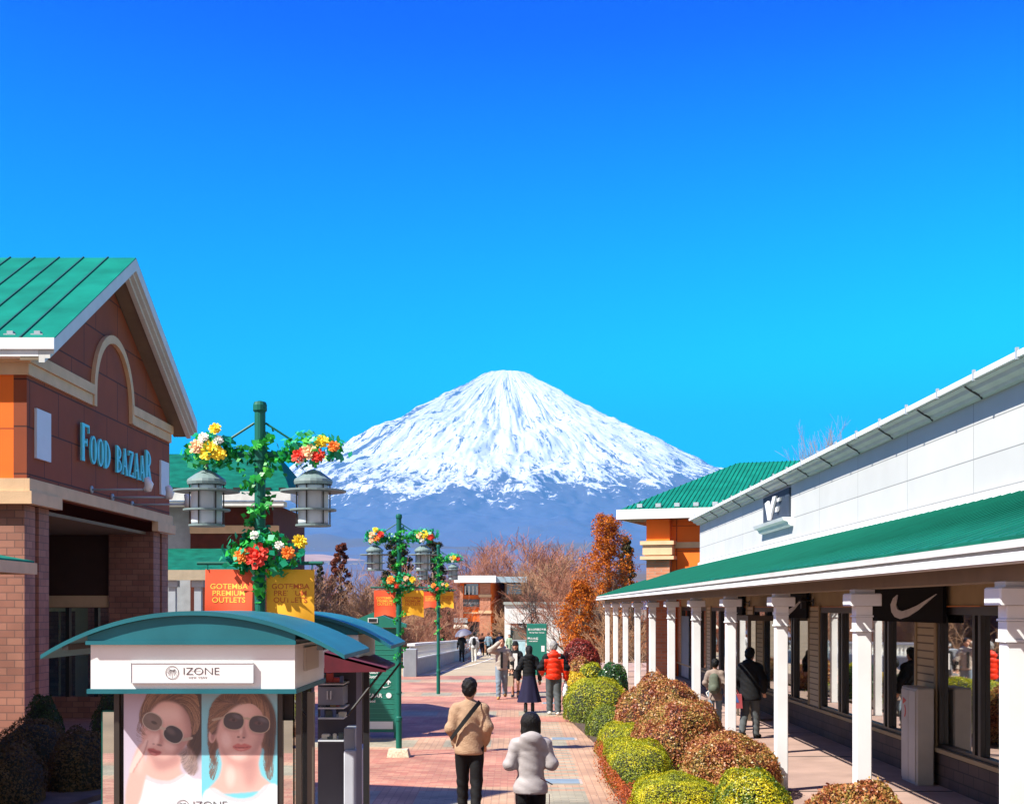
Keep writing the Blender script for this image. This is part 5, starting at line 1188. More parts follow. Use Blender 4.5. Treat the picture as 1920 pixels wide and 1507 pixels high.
# dark red awning sloping down to the right
p0, p1, p2, p3 = at(608,1222,10.3), at(724,1252,10.3), at(741,1243,12.2), at(655,1205,12.2)
q = MB(); t_ = Vector((0,0,.02)); q.add([p0,p1,p2,p3,p0-t_,p1-t_,p2-t_,p3-t_], [(0,1,2,3),(7,6,5,4),(0,4,5,1),(1,5,6,2),(2,6,7,3),(3,7,4,0)])
q.add([p0, p1, p1-Vector((0,0,.03)), Vector((p0.x, p0.y, p0.z-.16))], [(0,1,2,3)])
k2p('awning', q, mat('dark_red_canvas', (.10,.004,.014), .8, var=.2, vs=10))
for y in (10.36, 12.1): k2p('awning_strut', MB().tube([(xb2-.02,y,1.75),(p1.x-.04,y,p1.z-.03)], .01, 5), M['dark_metal'])
DK = M['black']
for x, w_, y in ((at(687,0,10.9).x, .024, 10.9), (at(674,0,12.1).x, .02, 12.2)):
    k2p('post', MB().box(x-w_, x+w_, y-w_, y+w_, 0, 2.12), DK)
k2p('shelf_back', MB().box(at(596,0,11.6).x, at(672,0,11.6).x, 11.6, 11.63, 0.0, 2.1), mat('kiosk_dark_inner', (.06,.055,.07), .7))
for yy in (1281, 1326, 1345, 1387):
    z = at(0,yy,11.2).z; k2p('shelf', MB().box(at(596,0,11.2).x, at(644,0,11.2).x, 11.2, 11.599, z-.012, z), sh)
k2p('shelf_cabinet', MB().box(at(596,0,11.25).x, at(643,0,11.25).x, 11.25, 11.58, at(0,1322,11.2).z, at(0,1288,11.2).z), mat('cabinet_grey', (.22,.24,.30), .5))
for xx in (613,619): k2p('cabinet_handle', MB().box(at(xx,0,11.2).x-.006, at(xx,0,11.2).x+.006, 11.225, 11.249, at(0,1311,11.2).z, at(0,1295,11.2).z), sh)
random.seed(5)
for yy, x0, x1 in ((1279,600,640), (1324,602,638), (1344,602,640), (1385,604,640)):
    xx = x0
    while xx < x1:
        w_ = random.uniform(.03,.07); h_ = random.uniform(.03,.09); p = at(xx,yy,11.3); c_ = random.choice([(.45,.07,.06),(.10,.14,.3),(.6,.55,.45),(.03,.03,.03),(.5,.3,.1),(.08,.1,.1)])
        k2p('goods', MB().bbox(p.x, p.x+w_, 11.26, 11.26+w_, p.z+.003, p.z+h_, .006), mat('goods_%d%d' % (int(c_[0]*99), int(c_[2]*99)), c_, .4)); xx += random.uniform(8,13)
k2p('counter', MB().bbox(at(646,0,11.0).x, at(684,0,11.0).x-.03, 10.95, 11.5, 0, at(0,1405,11.0).z, .008), mat('counter_white', (.50,.52,.58), .5))
k2p('till_stand', MB().bbox(at(648,0,11.1).x, at(668,0,11.1).x, 11.0, 11.3, at(0,1405,11.0).z+.002, at(0,1362,11.1).z, .006), mat('till_grey', (.32,.35,.38), .5))
k2p('tall_panel', MB().box(at(668,0,10.93).x, at(678,0,10.93).x, 10.93, 10.96, .3, 2.08), mat('panel_greyblue', (.25,.25,.32), .5))
k2p('floor_board', MB().box(at(597,0,11.2).x, at(684,0,11.2).x, 10.6, 11.595, .006, .05), mat('kiosk_floor', (.30,.32,.36), .6))
wb_ = thing('waste_bin', (at(624,0,10.7).x, 10.75, .052), 'pale grey waste bin on the floor of the second kiosk, under its shelves', 'bin')
MB().lathe([(.085,0),(.10,.22),(.112,.225),(.112,.24),(.10,.24)], (0,0,.45), 14).build('bin_body', mat('bin_plastic', (.45,.50,.60), .4), wb_, smooth=True)
MB().bbox(-.14,.14,-.12,.12,0,.449,.01).build('stand', mat('bin_stand', (.32,.36,.44), .5), wb_)
# clothes rail / dark garments between the kiosks
# --- green directory board
D = 26.3; dx0, dx1 = at(668,0,D).x, at(744,0,D).x; DO = ((dx0+dx1)/2, D, 0)
ds = thing('directory_board', DO, 'tall green directory board with pointed top and white lettering behind the kiosks', 'directory board'); dp = lambda n, q, m_, p=None: part(n, q, m_, p or ds, DO)
GB = mat('directory_green', (.008,.16,.115), .5, var=.05); DG2 = mat('directory_green_line', (.03,.26,.19), .5, var=0)
pb = dp('panel', MB().box(dx0, dx1, D, D+.12, at(0,1372,D).z, at(0,1178,D).z), GB)
q = MB()
for k in range(17): z = at(0,1208+k*9.2,D).z; q.box(dx0+.02, dx1-.06, D-.006, D-.001, z-.004, z+.004)
dp('rule_line', q, DG2, pb)
dp('frame', MB().box(dx1-.05, dx1+.02, D-.03, D+.15, at(0,1372,D).z, at(0,1178,D).z).box(dx0-.02, dx0+.05, D-.03, D+.15, at(0,1372,D).z, at(0,1178,D).z), GB)
q = MB(); xl, xr, xm = at(640,0,D).x, at(762,0,D).x, at(702,0,D).x
q.prism([(xl,at(0,1176,D).z),(xr,at(0,1176,D).z),(xr,at(0,1170,D).z),(xm+.28,at(0,1158,D).z),(xm,at(0,1147,D).z),(xm-.28,at(0,1158,D).z),(xl,at(0,1170,D).z)], 1, D-.10, D+.22); tp = dp('pediment', q, GB)
dp('plaque', MB().box(at(691,0,D).x, at(709,0,D).x, D-.115, D-.101, at(0,1167,D).z, at(0,1158,D).z), M['white_paint'], tp); dp('plaque_face', MB().box(at(692.3,0,D).x, at(707.7,0,D).x, D-.119, D-.116, at(0,1165.8,D).z, at(0,1159.2,D).z), M['black'], tp)
dp('white_strip', MB().box(dx0+.05, at(737,0,D).x, D-.008, D-.002, at(0,1366,D).z, at(0,1352,D).z), M['white_paint'], pb)
mes = []
for s_, x, y, sz in (('Coach',698,1262,.085),('Gucci',698,1270.5,.085),('BAZAAR',696,1307,.115),('Food',697,1316,.07)):
    mes.append(txt(s_, sz, (at(x,0,D).x, D-.010, at(0,y,D).z), (1,0,0), (0,0,1), M['white_paint'], .001, align='CENTER', offset=.002))
mb, ms_ = join_meshes(mes, 't')
ax = at(728,0,D).x; za, zb2 = at(0,1273,D).z, at(0,1283,D).z
mb.prism([(ax-.012,zb2),(ax+.012,zb2),(ax+.012,za-.03),(ax-.012,za-.03)], 1, D-.011, D-.009); mb.prism([(ax,za),(ax-.055,za-.06),(ax-.035,za-.075),(ax,za-.03),(ax+.035,za-.075),(ax+.055,za-.06)], 1, D-.0115, D-.0095)
sw = [(at(717,0,D).x+a, at(0,1289,D).z+b_*.6) for a, b_ in swoosh(.17)]; mb.prism(sw, 1, D-.011, D-.009)
mb.lathe([(.055,0),(.055,.004)], (0,0,0), 16); c0 = at(729,1303,D)
for i in range(len(mb.v)-32, len(mb.v)): v = mb.v[i]; mb.v[i] = (c0.x+v[0], D-.013+v[2], c0.z+v[1])
mb.build('lettering', ms_, pb, off=DO)
for x in (dx0+.02, dx1-.02): dp('leg', MB().box(x-.035, x+.035, D+.02, D+.10, 0, at(0,1372,D).z-.001), GB)

# --- big green view-terrace sign beside the bridge
D = 51.3; sx0, sx1 = at(988,0,D).x, at(1025,0,D).x; SO = ((sx0+sx1)/2, D, 0); zt = at(0,1169,D).z
sg_ = thing('information_pillar', SO, 'square green information pillar with white Japanese lettering at the start of the bridge', 'sign')
pb = part('body', MB().bbox(sx0, sx1, D, D+.5, 0, zt, .01), GB, sg_, SO)
mes = []
for s_, x, y, sz, al in (('富士山眺望遊歩道', 1006.5, 1181, .088, 'CENTER'), ('Mt.Fuji View Terrace', 1006.5, 1186.5, .068, 'CENTER'), ('夢の大橋', 999, 1198.5, .105, 'CENTER'), ('YUME BRIDGE', 999.5, 1202.5, .055, 'CENTER')):
    mes.append(txt(s_, sz, (at(x,0,D).x, D-.003, at(0,y,D).z), (1,0,0), (0,0,1), M['white_paint'], .001, align=al, offset=.0015))
mb, ms_ = join_meshes(mes, 't'); mb.build('lettering', ms_, pb, off=SO)
part('notice_plate', MB().box(at(1015,0,D).x, at(1021,0,D).x, D-.006, D-.001, at(0,1221,D).z, at(0,1210,D).z), M['white_paint'], pb, SO)
D = 53.0; mo = thing('map_board', (at(973,0,D).x, D, gz(D)), 'pale blue map board standing left of the green information pillar', 'map board'); MO = (at(973,0,D).x, D, gz(D))
part('board', MB().box(at(961,0,D).x, at(985,0,D).x, D, D+.06, at(0,1232,D).z, at(0,1201,D).z), mat('map_blue', (.40,.60,.66), .5, var=.15, vs=8), mo, MO)
part('frame', MB().box(at(960,0,D).x, at(986,0,D).x, D-.01, D+.07, at(0,1201,D).z+.003, at(0,1199,D).z), M['grey_metal'], mo, MO)
for x in (963, 983): part('leg', MB().box(at(x,0,D).x-.03, at(x,0,D).x+.03, D+.0, D+.06, gz(D), at(0,1232,D).z-.002), M['grey_metal'], mo, MO)

# --- grey cabinet by the windows, drain covers, black folding menu board
vb = thing('grey_cabinet', (5.985, 19.55, 0), 'tall pale grey metal cabinet with a red mark standing against the shop windows', 'cabinet')
VO = (5.985,19.55,0); cm_ = mat('cabinet_paint', (.42,.39,.35), .5, var=.08)
part('body', MB().bbox(5.86, 6.12, 19.2, 19.95, .014, 1.43, .02), cm_, vb, VO)
part('door', MB().box(5.845, 5.859, 19.24, 19.56, .06, 1.38).box(5.845, 5.859, 19.58, 19.91, .06, 1.38), cm_, vb, VO)
q = MB(); q.prism([(19.66,1.22),(19.82,1.26),(19.82,1.16)], 0, 5.838, 5.844); q.lathe([(.001,0),(.001,.001)], (5.84,19.74,1.08), 3)
for i in range(8):
    t0, t1 = -1.2+i*.3, -1.2+(i+1)*.3; q.prism([(19.76-.045*math.cos(t0),1.06+.07*math.sin(t0)),(19.76-.075*math.cos(t0),1.06+.10*math.sin(t0)),(19.76-.075*math.cos(t1),1.06+.10*math.sin(t1)),(19.76-.045*math.cos(t1),1.06+.07*math.sin(t1))], 0, 5.838, 5.844)
part('red_mark', q, mat('red_mark', (.55,.05,.02), .5, var=0), vb, VO)
for i, (x, y, D) in enumerate(((1053,1465,0),(1056,1385,0),(1033,1318,0))):
    D = 6422/(y-1139); X = (x-CX)/F*D; w_, d_ = (.26,.26) if i == 0 else (.22,.22); o = MB().box(-w_-.03, w_+.05, -d_-.03, d_+.03, .001, .008).build('cover_frame', mat('cover_rim', (.42,.33,.26), .7)); 
    dc = thing('drain_cover', (X, D, 0), ['nearest rectangular blue-grey drain cover set in the paving, right of the couple','middle rectangular drain cover in the paving, between the shrubs and the couple','farthest drain cover in the paving, behind the man in the red jacket'][i], 'drain cover', 'drain covers in the paving')
    o.parent = dc; MB().box(-w_, w_, -d_, d_, .009, .014).build('cover_plate', mat('cover_steel', (.20,.25,.27), .5, var=.15), dc)
mb0 = thing('utility_box', (3.56, 18.1, 0), 'small pale yellow utility box at the foot of a white column', 'box')
MB().bbox(-.12,.12,-.1,.1,.07,.30,.02).build('body', mat('box_cream', (.50,.48,.30), .7), mb0); MB().bbox(-.13,.13,-.11,.11,.302,.33,.01).build('lid', MATS['box_cream'], mb0)
# ================================================================== clipped shrubs
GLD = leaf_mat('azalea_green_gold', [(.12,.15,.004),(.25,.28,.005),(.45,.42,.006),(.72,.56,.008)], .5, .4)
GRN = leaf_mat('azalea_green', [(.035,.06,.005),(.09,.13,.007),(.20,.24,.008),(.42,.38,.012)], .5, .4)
RST = leaf_mat('nandina_rust', [(.06,.014,.010),(.22,.045,.022),(.38,.12,.04),(.50,.27,.08),(.20,.19,.03),(.46,.16,.10)], .45, .5)
RED = leaf_mat('dark_red_leaf', [(.10,.012,.010),(.26,.03,.02),(.36,.07,.04)], .5, .4)
YEL = leaf_mat('yellow_leaf', [(.30,.20,.01),(.60,.40,.01),(.78,.52,.02)], .5, .4)
ORR = leaf_mat('orange_ground_leaf', [(.14,.025,.01),(.36,.07,.015),(.48,.14,.02)], .5, .3)
DGR = leaf_mat('glossy_dark_leaf', [(.006,.03,.008),(.015,.07,.012),(.05,.14,.02),(.22,.28,.03)], .3, .6)
GYL = leaf_mat('euonymus_leaf', [(.02,.06,.006),(.07,.14,.01),(.50,.44,.01),(.8,.60,.02)], .4, .5)
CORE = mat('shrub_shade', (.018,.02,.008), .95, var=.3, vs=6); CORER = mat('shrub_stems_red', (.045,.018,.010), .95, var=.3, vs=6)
def bush(c, r, n, size, m_, label, seed, sup=2.6, rz=0, lump=.07, core=CORE, group=None, cat='shrub', name='clipped_shrub', topm=None, flat=0, rnd=.5):
    """r = half sizes x, y and height; a rounded-box mound covered in leaves"""
    rng = np.random.default_rng(seed)
    d = rng.normal(0, 1, (n,3)); d[:,2] = np.abs(d[:,2])*1.0-.12*rng.random(n); d /= np.linalg.norm(d, axis=1)[:,None]
    k = 1/((np.abs(d)**sup).sum(1))**(1/sup)
    def lum(v):
        return np.array([mnoise.noise(Vector((a*1.9+seed, b*1.9, c_*1.9))) for a, b, c_ in v])
    lf = 1+lump*2*lum(d*k[:,None])
    depth = 1-rng.exponential(.035, n); out = rng.random(n) < .06; depth[out] += rng.uniform(.0,.05,out.sum())
    P = d*(k*lf*depth)[:,None]*np.array(r); N = d/np.array(r); N /= np.linalg.norm(N, axis=1)[:,None]
    ca, sa = math.cos(rz), math.sin(rz); Rm = np.array([[ca,-sa,0],[sa,ca,0],[0,0,1]]); P = P@Rm.T; N = N@Rm.T
    V = leaf_arrays(P, N, size, .6, rng, rnd)
    V[:,2] = np.maximum(V[:,2], .0)
    cb = MB(); nu, nv = 20, 8
    for j in range(nv+1):
        for i in range(nu):
            a = 2*math.pi*i/nu; e = math.pi/2*(j/nv)*1.0; dd = np.array([math.cos(a)*math.cos(e), math.sin(a)*math.cos(e), math.sin(e)])
            kk_ = 1/((np.abs(dd)**sup).sum())**(1/sup); l_ = 1+lump*2*mnoise.noise(Vector(tuple(dd*kk_*1.9+np.array([seed,0,0])))); p = Rm@(dd*kk_*l_*.90*np.array(r)); cb.v.append(tuple(p))
    for j in range(nv):
        for i in range(nu): cb.f.append((j*nu+i, j*nu+(i+1)%nu, (j+1)*nu+(i+1)%nu, (j+1)*nu+i)); cb.m.append(0)
    mats = [m_, core]; fm = [0]*n; ci = 1
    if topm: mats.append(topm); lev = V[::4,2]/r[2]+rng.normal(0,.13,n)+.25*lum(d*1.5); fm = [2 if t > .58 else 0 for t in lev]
    me = quads_mesh(name, V, mats, cb, 1, fm); o = link(name, me); o.location = c
    return tag(o, label, cat, group)
G1 = 'clipped shrubs in the planting bed along the arcade'
def bp_(x, ytop, D, z0=.07): p = at(x, ytop, D); return p.x, p.z-z0
def shrub(x, ytop, D, wpx, ry, n, size, m_, label, seed, **k):
    X, h = bp_(x, ytop, D); return bush((X, D, .06), (wpx/F*D/2, ry, h), n, size, m_, label, seed, group=G1, **k)
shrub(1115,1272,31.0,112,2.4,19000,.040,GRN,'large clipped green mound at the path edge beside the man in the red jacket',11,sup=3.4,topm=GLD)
shrub(1140,1322,26.6,84,.9,8000,.034,GRN,'small rounded green shrub just in front of the large green mound',12,sup=2.4)
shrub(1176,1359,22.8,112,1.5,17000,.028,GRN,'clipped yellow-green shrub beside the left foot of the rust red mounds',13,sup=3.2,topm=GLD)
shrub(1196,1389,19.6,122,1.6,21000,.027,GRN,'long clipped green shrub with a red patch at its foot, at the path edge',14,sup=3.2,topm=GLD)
shrub(1268,1452,16.6,172,1.1,24000,.024,GLD,'broad golden green mound at the bottom edge, left of the speckled round shrub',15,sup=2.6)
shrub(1410,1440,15.6,146,.85,17000,.030,GYL,'round green shrub speckled yellow near the bottom, left of a white column',16,sup=2.3)
shrub(1238,1264,24.8,172,1.3,18000,.044,RST,'rust red leafy mound, tallest and farthest of the three rust shrubs in the foreground',17,sup=2.2,core=CORER,lump=.09,rnd=.9)
shrub(1276,1306,21.4,188,1.5,24000,.042,RST,'big rust red mound in the middle of the planting bed beside the clipped green shrubs',18,sup=2.2,core=CORER,lump=.09,rnd=.9)
shrub(1362,1370,18.4,182,1.15,21000,.040,RST,'rust and golden mound between the speckled round shrub and the big rust mound',19,sup=2.2,core=CORER,lump=.09,rnd=.9)
shrub(1612,1464,13.3,215,.62,14000,.040,RST,'rust red shrub at the bottom edge in front of a white column',20,sup=2.2,core=CORER,lump=.1,rnd=.9)
shrub(1148,1242,37.0,60,.7,4200,.060,DGR,'glossy dark green shrub in front of the far white columns',21,sup=2.5)
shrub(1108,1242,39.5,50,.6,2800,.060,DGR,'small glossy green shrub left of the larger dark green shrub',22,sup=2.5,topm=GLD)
shrub(1082,1262,37.5,40,3.2,7000,.055,YEL,'low bright yellow hedge along the path behind the man in the red jacket',23,sup=3.2)
shrub(1090,1198,52.5,70,1.1,5200,.08,RED,'dark red rounded shrub at the far end of the planting bed',24,sup=2.3,core=CORER,rnd=.8)
shrub(1087,1229,44.5,46,.8,3000,.075,RST,'small pinkish shrub in front of the dark red rounded one',25,sup=2.2,core=CORER,rnd=.9)
def carpet(pts, n, size, m_, label, seed, h=.22, z0=.07, w=.25):
    rng = np.random.default_rng(seed); P = []
    seg = [rng.integers(0, len(pts)-1) for _ in range(n)]
    t = rng.random(n); Q = np.array(pts); s_ = np.array(seg); c = Q[s_]*(1-t[:,None])+Q[s_+1]*t[:,None]
    off_ = rng.normal(0, .5, (n,2))*w; P = np.stack([c[:,0]+off_[:,0], c[:,1]+off_[:,1], z0+h*np.sqrt(rng.random(n))*np.exp(-(off_[:,0]/w)**2)], 1)
    N = np.tile([0,-.3,1.0], (n,1)); me = quads_mesh('ground_cover', leaf_arrays(P, N, size, .6, rng, .7), [m_]); o = link('ground_cover', me); tag(o, label, 'ground cover', kind='stuff'); return o
carpet([(1.52,23.5),(1.42,21),(1.36,19),(1.42,16.5)], 4200, .030, ORR, 'strip of orange red ground cover along the edge of the planting bed', 31, .28, w=.11)
carpet([(1.6,17.6),(1.8,16.0),(2.1,14.8)], 3500, .035, ORR, 'orange red ground cover at the foot of the clipped green shrubs', 32, .22, w=.30)
carpet([(2.9,15.0),(2.5,18),(2.9,22),(2.6,28),(2.6,34),(2.7,44)], 5000, .05, GRN, 'low green plants filling the bed between the shrubs', 33, .2, w=.6)
# shaded shrubs in front of the food hall
G2 = 'dark shrubs in the bed in front of the food hall'
DSH = leaf_mat('dark_box_leaf', [(.014,.035,.010),(.035,.06,.016),(.07,.09,.025)], .6, .2); BSH = leaf_mat('brown_heath', [(.05,.035,.015),(.11,.07,.03),(.16,.11,.04)], .7, .1)
for i, (x, yt, D, w_, ry, m_, lb) in enumerate(((82,1304,21.2,80,.4,DSH,'dark round shrub at the foot of the brick pier'),(60,1345,19.4,150,.7,BSH,'low brown-green hedge at the left edge below the brick pier'),(150,1362,18.6,110,.6,BSH,'low brown shrub immediately left of the front kiosk'),(20,1395,17.2,120,.6,BSH,'dark low hedge in the bottom left corner'),(215,1290,22.0,90,.5,DSH,'dark shrub behind the left eave of the front kiosk'))):
    p = at(x, yt, D); bush((p.x, D, .05), (w_/F*D/2, ry, p.z-.05), 5000, .04, m_, lb, 40+i, group=G2, sup=2.4)

# ================================================================== trees
TRK = mat('grey_bark', (.20,.15,.11), .9, var=.3, vs=2); TRP = mat('pale_twig', (.36,.25,.17), .9, var=.3, vs=2); TRR = mat('reddish_twig', (.33,.13,.075), .9, var=.3, vs=2); TRD = mat('dark_bark', (.05,.032,.025), .9, var=.3, vs=2)
STR = mat('straw_twig', (.36,.20,.11), .9, var=.35, vs=1.5)
def bare_tree(h, seed, levels=5, spread=.55, up=.35, trunk=.03, twigs=3, first=.22, minr=.008, lean=(0,0), multi=1):
    """returns two mesh builders: limbs and fine twigs"""
    rng = random.Random(seed); A_, B_ = MB(), MB()
    def grow(p, d, L, r, lv):
        n = 3 if lv < 3 else 2; pts = [p]; rad = [r]; q = p.copy(); dd = d.copy()
        for i in range(n):
            dd = (dd+Vector((rng.gauss(0,.12), rng.gauss(0,.12), up*.12))).normalized(); q = q+dd*(L/n); pts.append(q.copy()); rad.append(max(minr*.8, r*(1-.55*(i+1)/n)))
        (A_ if lv < 3 else B_).tube(pts, rad, 6 if lv == 0 else (4 if lv < 3 else 3), False)
        if lv >= levels: return
        k = rng.choice((3,4)) if lv < 2 else twigs+(1 if rng.random() < .5 else 0)
        for i in range(k):
            t = lerp(.35 if lv else .5, 1, (i+rng.random()*.8)/k) if k else 1; j = min(n-1, int(t*n)); f = t*n-j; base = pts[j].lerp(pts[j+1], min(1,f))
            a = rng.uniform(0, 2*math.pi); o_ = dd.orthogonal().normalized(); o_.rotate(Matrix.Rotation(a, 3, dd)); sp_ = spread*rng.uniform(.6,1.35)
            nd = (dd*(1-sp_*.4)+o_*sp_+Vector((0,0,up*.35))).normalized(); grow(base, nd, L*rng.uniform(.58,.80), max(minr, rad[j]*rng.uniform(.5,.68)), lv+1)
    for m_ in range(multi):
        d0 = Vector((lean[0]+(rng.gauss(0,.25) if multi > 1 else 0), lean[1]+(rng.gauss(0,.2) if multi > 1 else 0), 1)).normalized()
        grow(Vector((rng.gauss(0,.15)*(multi > 1),rng.gauss(0,.15)*(multi > 1),0)), d0, h*first*1.35, h*trunk, 0)
    return A_, B_
def tree_obj(AB, mats, loc, label, name='bare_tree', group=None, rz=0, s=1.0, cat='tree'):
    t = thing(name, loc, label, cat, group, rz); AB[0].build('trunk', mats[0], t); AB[1].build('crown', mats[1], t); t.scale = (s,s,s); return t
def fit(AB, h):
    top = max(v[2] for v in AB[1].v); k = h/top
    for m_ in AB: m_.v = [(v[0]*k, v[1]*k, v[2]*k) for v in m_.v]
    return AB
# three kinds, each copied with its parts
kinds = []
kinds.append((fit(bare_tree(10, 1, 6, .55, .5, .020, 3), 1), (TRK, TRR)))
kinds.append((fit(bare_tree(10, 2, 6, .62, .35, .016, 3, multi=2), 1), (TRP, STR)))
kinds.append((fit(bare_tree(10, 3, 6, .42, .8, .018, 3, multi=3, first=.25), 1), (TRP, TRP)))
protos = []
def tree_at(kind, x, ytop, D, z0, label, group, wf=1.0, rz=None, seed=0):
    p = at(x, ytop, D); h = p.z-z0
    if len(protos) <= kind or protos[kind] is None:
        while len(protos) <= kind: protos.append(None)
    if protos[kind] is None:
        t = tree_obj(kinds[kind][0], kinds[kind][1], (0,0,0), label, group=group); protos[kind] = t
    else: t = copy_tree(protos[kind])
    t.location = (p.x, D, z0); t.scale = (h*wf, h*wf, h); t.rotation_euler = (0,0,random.Random(seed+int(x)).uniform(0,6.28) if rz is None else rz)
    t['label'] = label; t['group'] = group; return t
GT = 'leafless trees beyond the plaza'
T = [ # kind, x, ytop, D, label
 (0,965,985,128,'tall reddish leafless tree behind the flat-roofed shop'),(0,1035,1000,134,'reddish leafless tree behind the brown block, beside the orange conifer'),
 (0,915,1008,130,'reddish leafless tree left of the tallest one behind the flat-roofed shop'),(1,1082,1000,120,'pale leafless tree reaching up behind the orange conifer on its left'),
 (1,600,1040,70,'straw coloured leafless tree right of the nearest lamp post'),(1,668,1050,74,'straw coloured leafless tree left of the middle lamp post'),(0,735,1040,84,'reddish leafless tree directly behind the middle lamp post'),
 (1,775,1062,80,'straw coloured leafless tree between the middle and farthest lamp posts'),(0,838,1042,135,'reddish leafless tree just behind the farthest lamp post'),(1,560,1062,66,'low straw coloured tree right of the maroon corner shop'),
 (1,640,1080,62,'pale many-stemmed leafless tree above the teal kiosk roofs'),(0,705,1085,64,'pale twiggy tree behind the green directory board'),(1,770,1098,66,'low twiggy tree behind the banners of the middle lamp post'),
 (0,1010,1050,128,'pale leafless tree rising over the white pavilion'),(0,1062,1044,90,'pale many-stemmed tree in front of the orange conifer'),(2,1150,1040,72,'grey leafless tree between the orange conifer and the brick corner pier'),
 (1,1110,1110,68,'pale twiggy tree behind the dark red shrub'),(1,470,1085,64,'low straw coloured tree seen under the corner shop canopy'),(1,420,1090,70,'low straw coloured tree behind the canopy posts of the corner shop'),
 (0,880,1062,140,'distant reddish tree above the left end of the flat roof'),(0,1000,1035,142,'distant reddish tree above the brown block'),(1,930,1056,140,'pale leafless tree just above the white roof slab'),
 (0,640,1060,92,'reddish leafless tree behind the small brown conifer'),(0,590,1072,100,'distant reddish tree low behind the straw coloured ones'),(0,700,1068,104,'distant reddish tree between the small conifer and the middle lamp post'),(0,780,1068,108,'distant reddish tree between the two dark conifers and the flat-roofed shop'),(0,1120,1030,110,'reddish leafless tree hidden partly by the orange conifer'),
 (0,945,996,150,'farther reddish tree just left of the tallest one'),(0,1062,1004,150,'farther reddish tree right of the brown block'),(0,985,1000,155,'farther reddish tree just right of the tallest one'),(0,1100,1012,146,'farther reddish tree behind the left edge of the orange conifer'),(0,1020,1010,152,'farther reddish tree above the window of the brown block'),
 (1,1040,1030,140,'straw coloured tree above the right of the brown block'),(1,985,1056,138,'straw coloured tree over the joint of the flat roof and brown block'),(1,620,1048,84,'straw coloured tree behind the reddish brown conifer'),(0,560,1050,98,'distant reddish tree just right of the nearest lamp post'),(0,672,1052,120,'distant reddish tree between the small conifer and the dark conifers'),(1,745,1066,72,'straw coloured tree low behind the middle lamp post')]
for i, (k_, x, yt, D, lb) in enumerate(T): tree_at(k_, x, yt, D, -.35-min(6.5,(D-50)*.16), lb, GT, wf={0:1.05,1:1.1,2:.9}[k_], seed=i)
# dark bare tree in front of the white pavilion
AB = fit(bare_tree(10, 21, 5, .75, .15, .022, 3, lean=(-.45,0)), 1); t = tree_obj(AB, (TRD, TRD), (at(1012,0,88).x, 88, gz(88)), 'dark crooked leafless tree leaning left in front of the white pavilion'); h = at(0,1085,88).z-gz(88); t.scale = (h,h,h)
# birch above the white roof, far behind
AB = fit(bare_tree(10, 33, 6, .45, .5, .011, 3, minr=.004), 1); t = tree_obj(AB, (mat('birch_bark', (.55,.50,.45), .8), TRP), (at(1545,0,70).x, 70, 0), 'fine leafless tree showing above the gutter of the white shop'); h = at(0,785,70).z; t.scale = (h*.7,h*.7,h)
t = tree_obj(fit(bare_tree(10, 35, 5, .5, .5, .010, 3, minr=.004), 1), (MATS['birch_bark'], TRP), (at(1640,0,78).x, 78, 0), 'second fine leafless treetop low above the gutter of the white shop'); h = at(0,800,78).z; t.scale = (h*.8,h*.8,h)
def conifer(loc, h, w, n, size, m_, label, seed, tilt=0, name='conifer', prof=1.0, coreh=.7):
    """leafy sprays set on drooping boughs round a trunk"""
    rng = np.random.default_rng(seed); pr = random.Random(seed); t = thing(name, loc, label, 'tree')
    q = MB(); q.tube([(0,0,0),(tilt*h*.5,0,h*.5),(tilt*h,0,h*.96)], [w*.07,w*.045,.03], 7)
    cl = []
    nb_ = int(60+n/200)
    for i in range(nb_):
        z = h*(.06+.92*(i/nb_)**.9); rad = w*.5*(1-(z/h))**(.75*prof)*pr.uniform(.25,1.25)+.12; a = i*2.4+pr.uniform(-.4,.4); c = Vector((tilt*z+rad*math.cos(a)*.75, rad*math.sin(a)*.75, z+rad*.12)); q.tube([(tilt*z,0,z*.96),c], [.03,.012], 4, False); cl.append((c, min(rad,w*.3)*.22+.075*w*.5))
    q.build('trunk', TRK, t)
    idx = rng.integers(0, len(cl), n); C_ = np.array([tuple(c[0]) for c in cl])[idx]; Rr = np.array([c[1] for c in cl])[idx]
    d = rng.normal(0, 1, (n,3)); d /= np.linalg.norm(d, axis=1)[:,None]; rr_ = (rng.random(n)**.5)*Rr; P = C_+d*rr_[:,None]*np.array([1,1,.75]); P[:,2] = np.clip(P[:,2], .1, h*1.02)
    me = quads_mesh('crown', leaf_arrays(P, d, size, .45, rng, .5), [m_]); link('crown', me, t); return t
OCM = leaf_mat('rusty_cypress', [(.08,.020,.003),(.30,.06,.005),(.50,.12,.008),(.60,.20,.012),(.06,.05,.008)], .7, .2)
DCM = leaf_mat('olive_conifer', [(.012,.016,.006),(.04,.04,.012),(.10,.07,.02)], .7, .2); BCM = leaf_mat('brown_conifer', [(.05,.014,.008),(.15,.035,.015),(.22,.06,.02)], .7, .2)
def con(x, yt, D, w_, n, size, m_, lb, seed, z0=None, **k):
    z0 = -.35-min(6.5,(D-50)*.16) if z0 is None else z0; p = at(x, yt, D); return conifer((p.x, D, z0), p.z-z0, w_/F*D, n, size, m_, lb, seed, **k)
con(1146,960,72,215,24000,.13,OCM,'tall rusty orange conifer beside the green-roofed orange shop',51,tilt=-.02,prof=.75)
con(1088,1085,69,150,12000,.13,OCM,'lower rusty orange conifer in front of the tall one, nearer the promenade',52,prof=.8)
con(1175,1000,80,90,9000,.24,DCM,'dark olive conifer behind the tall rusty orange one',53)
con(638,1012,92,90,8000,.24,BCM,'small reddish brown conifer between the nearest and middle lamp posts',54,prof=.7)
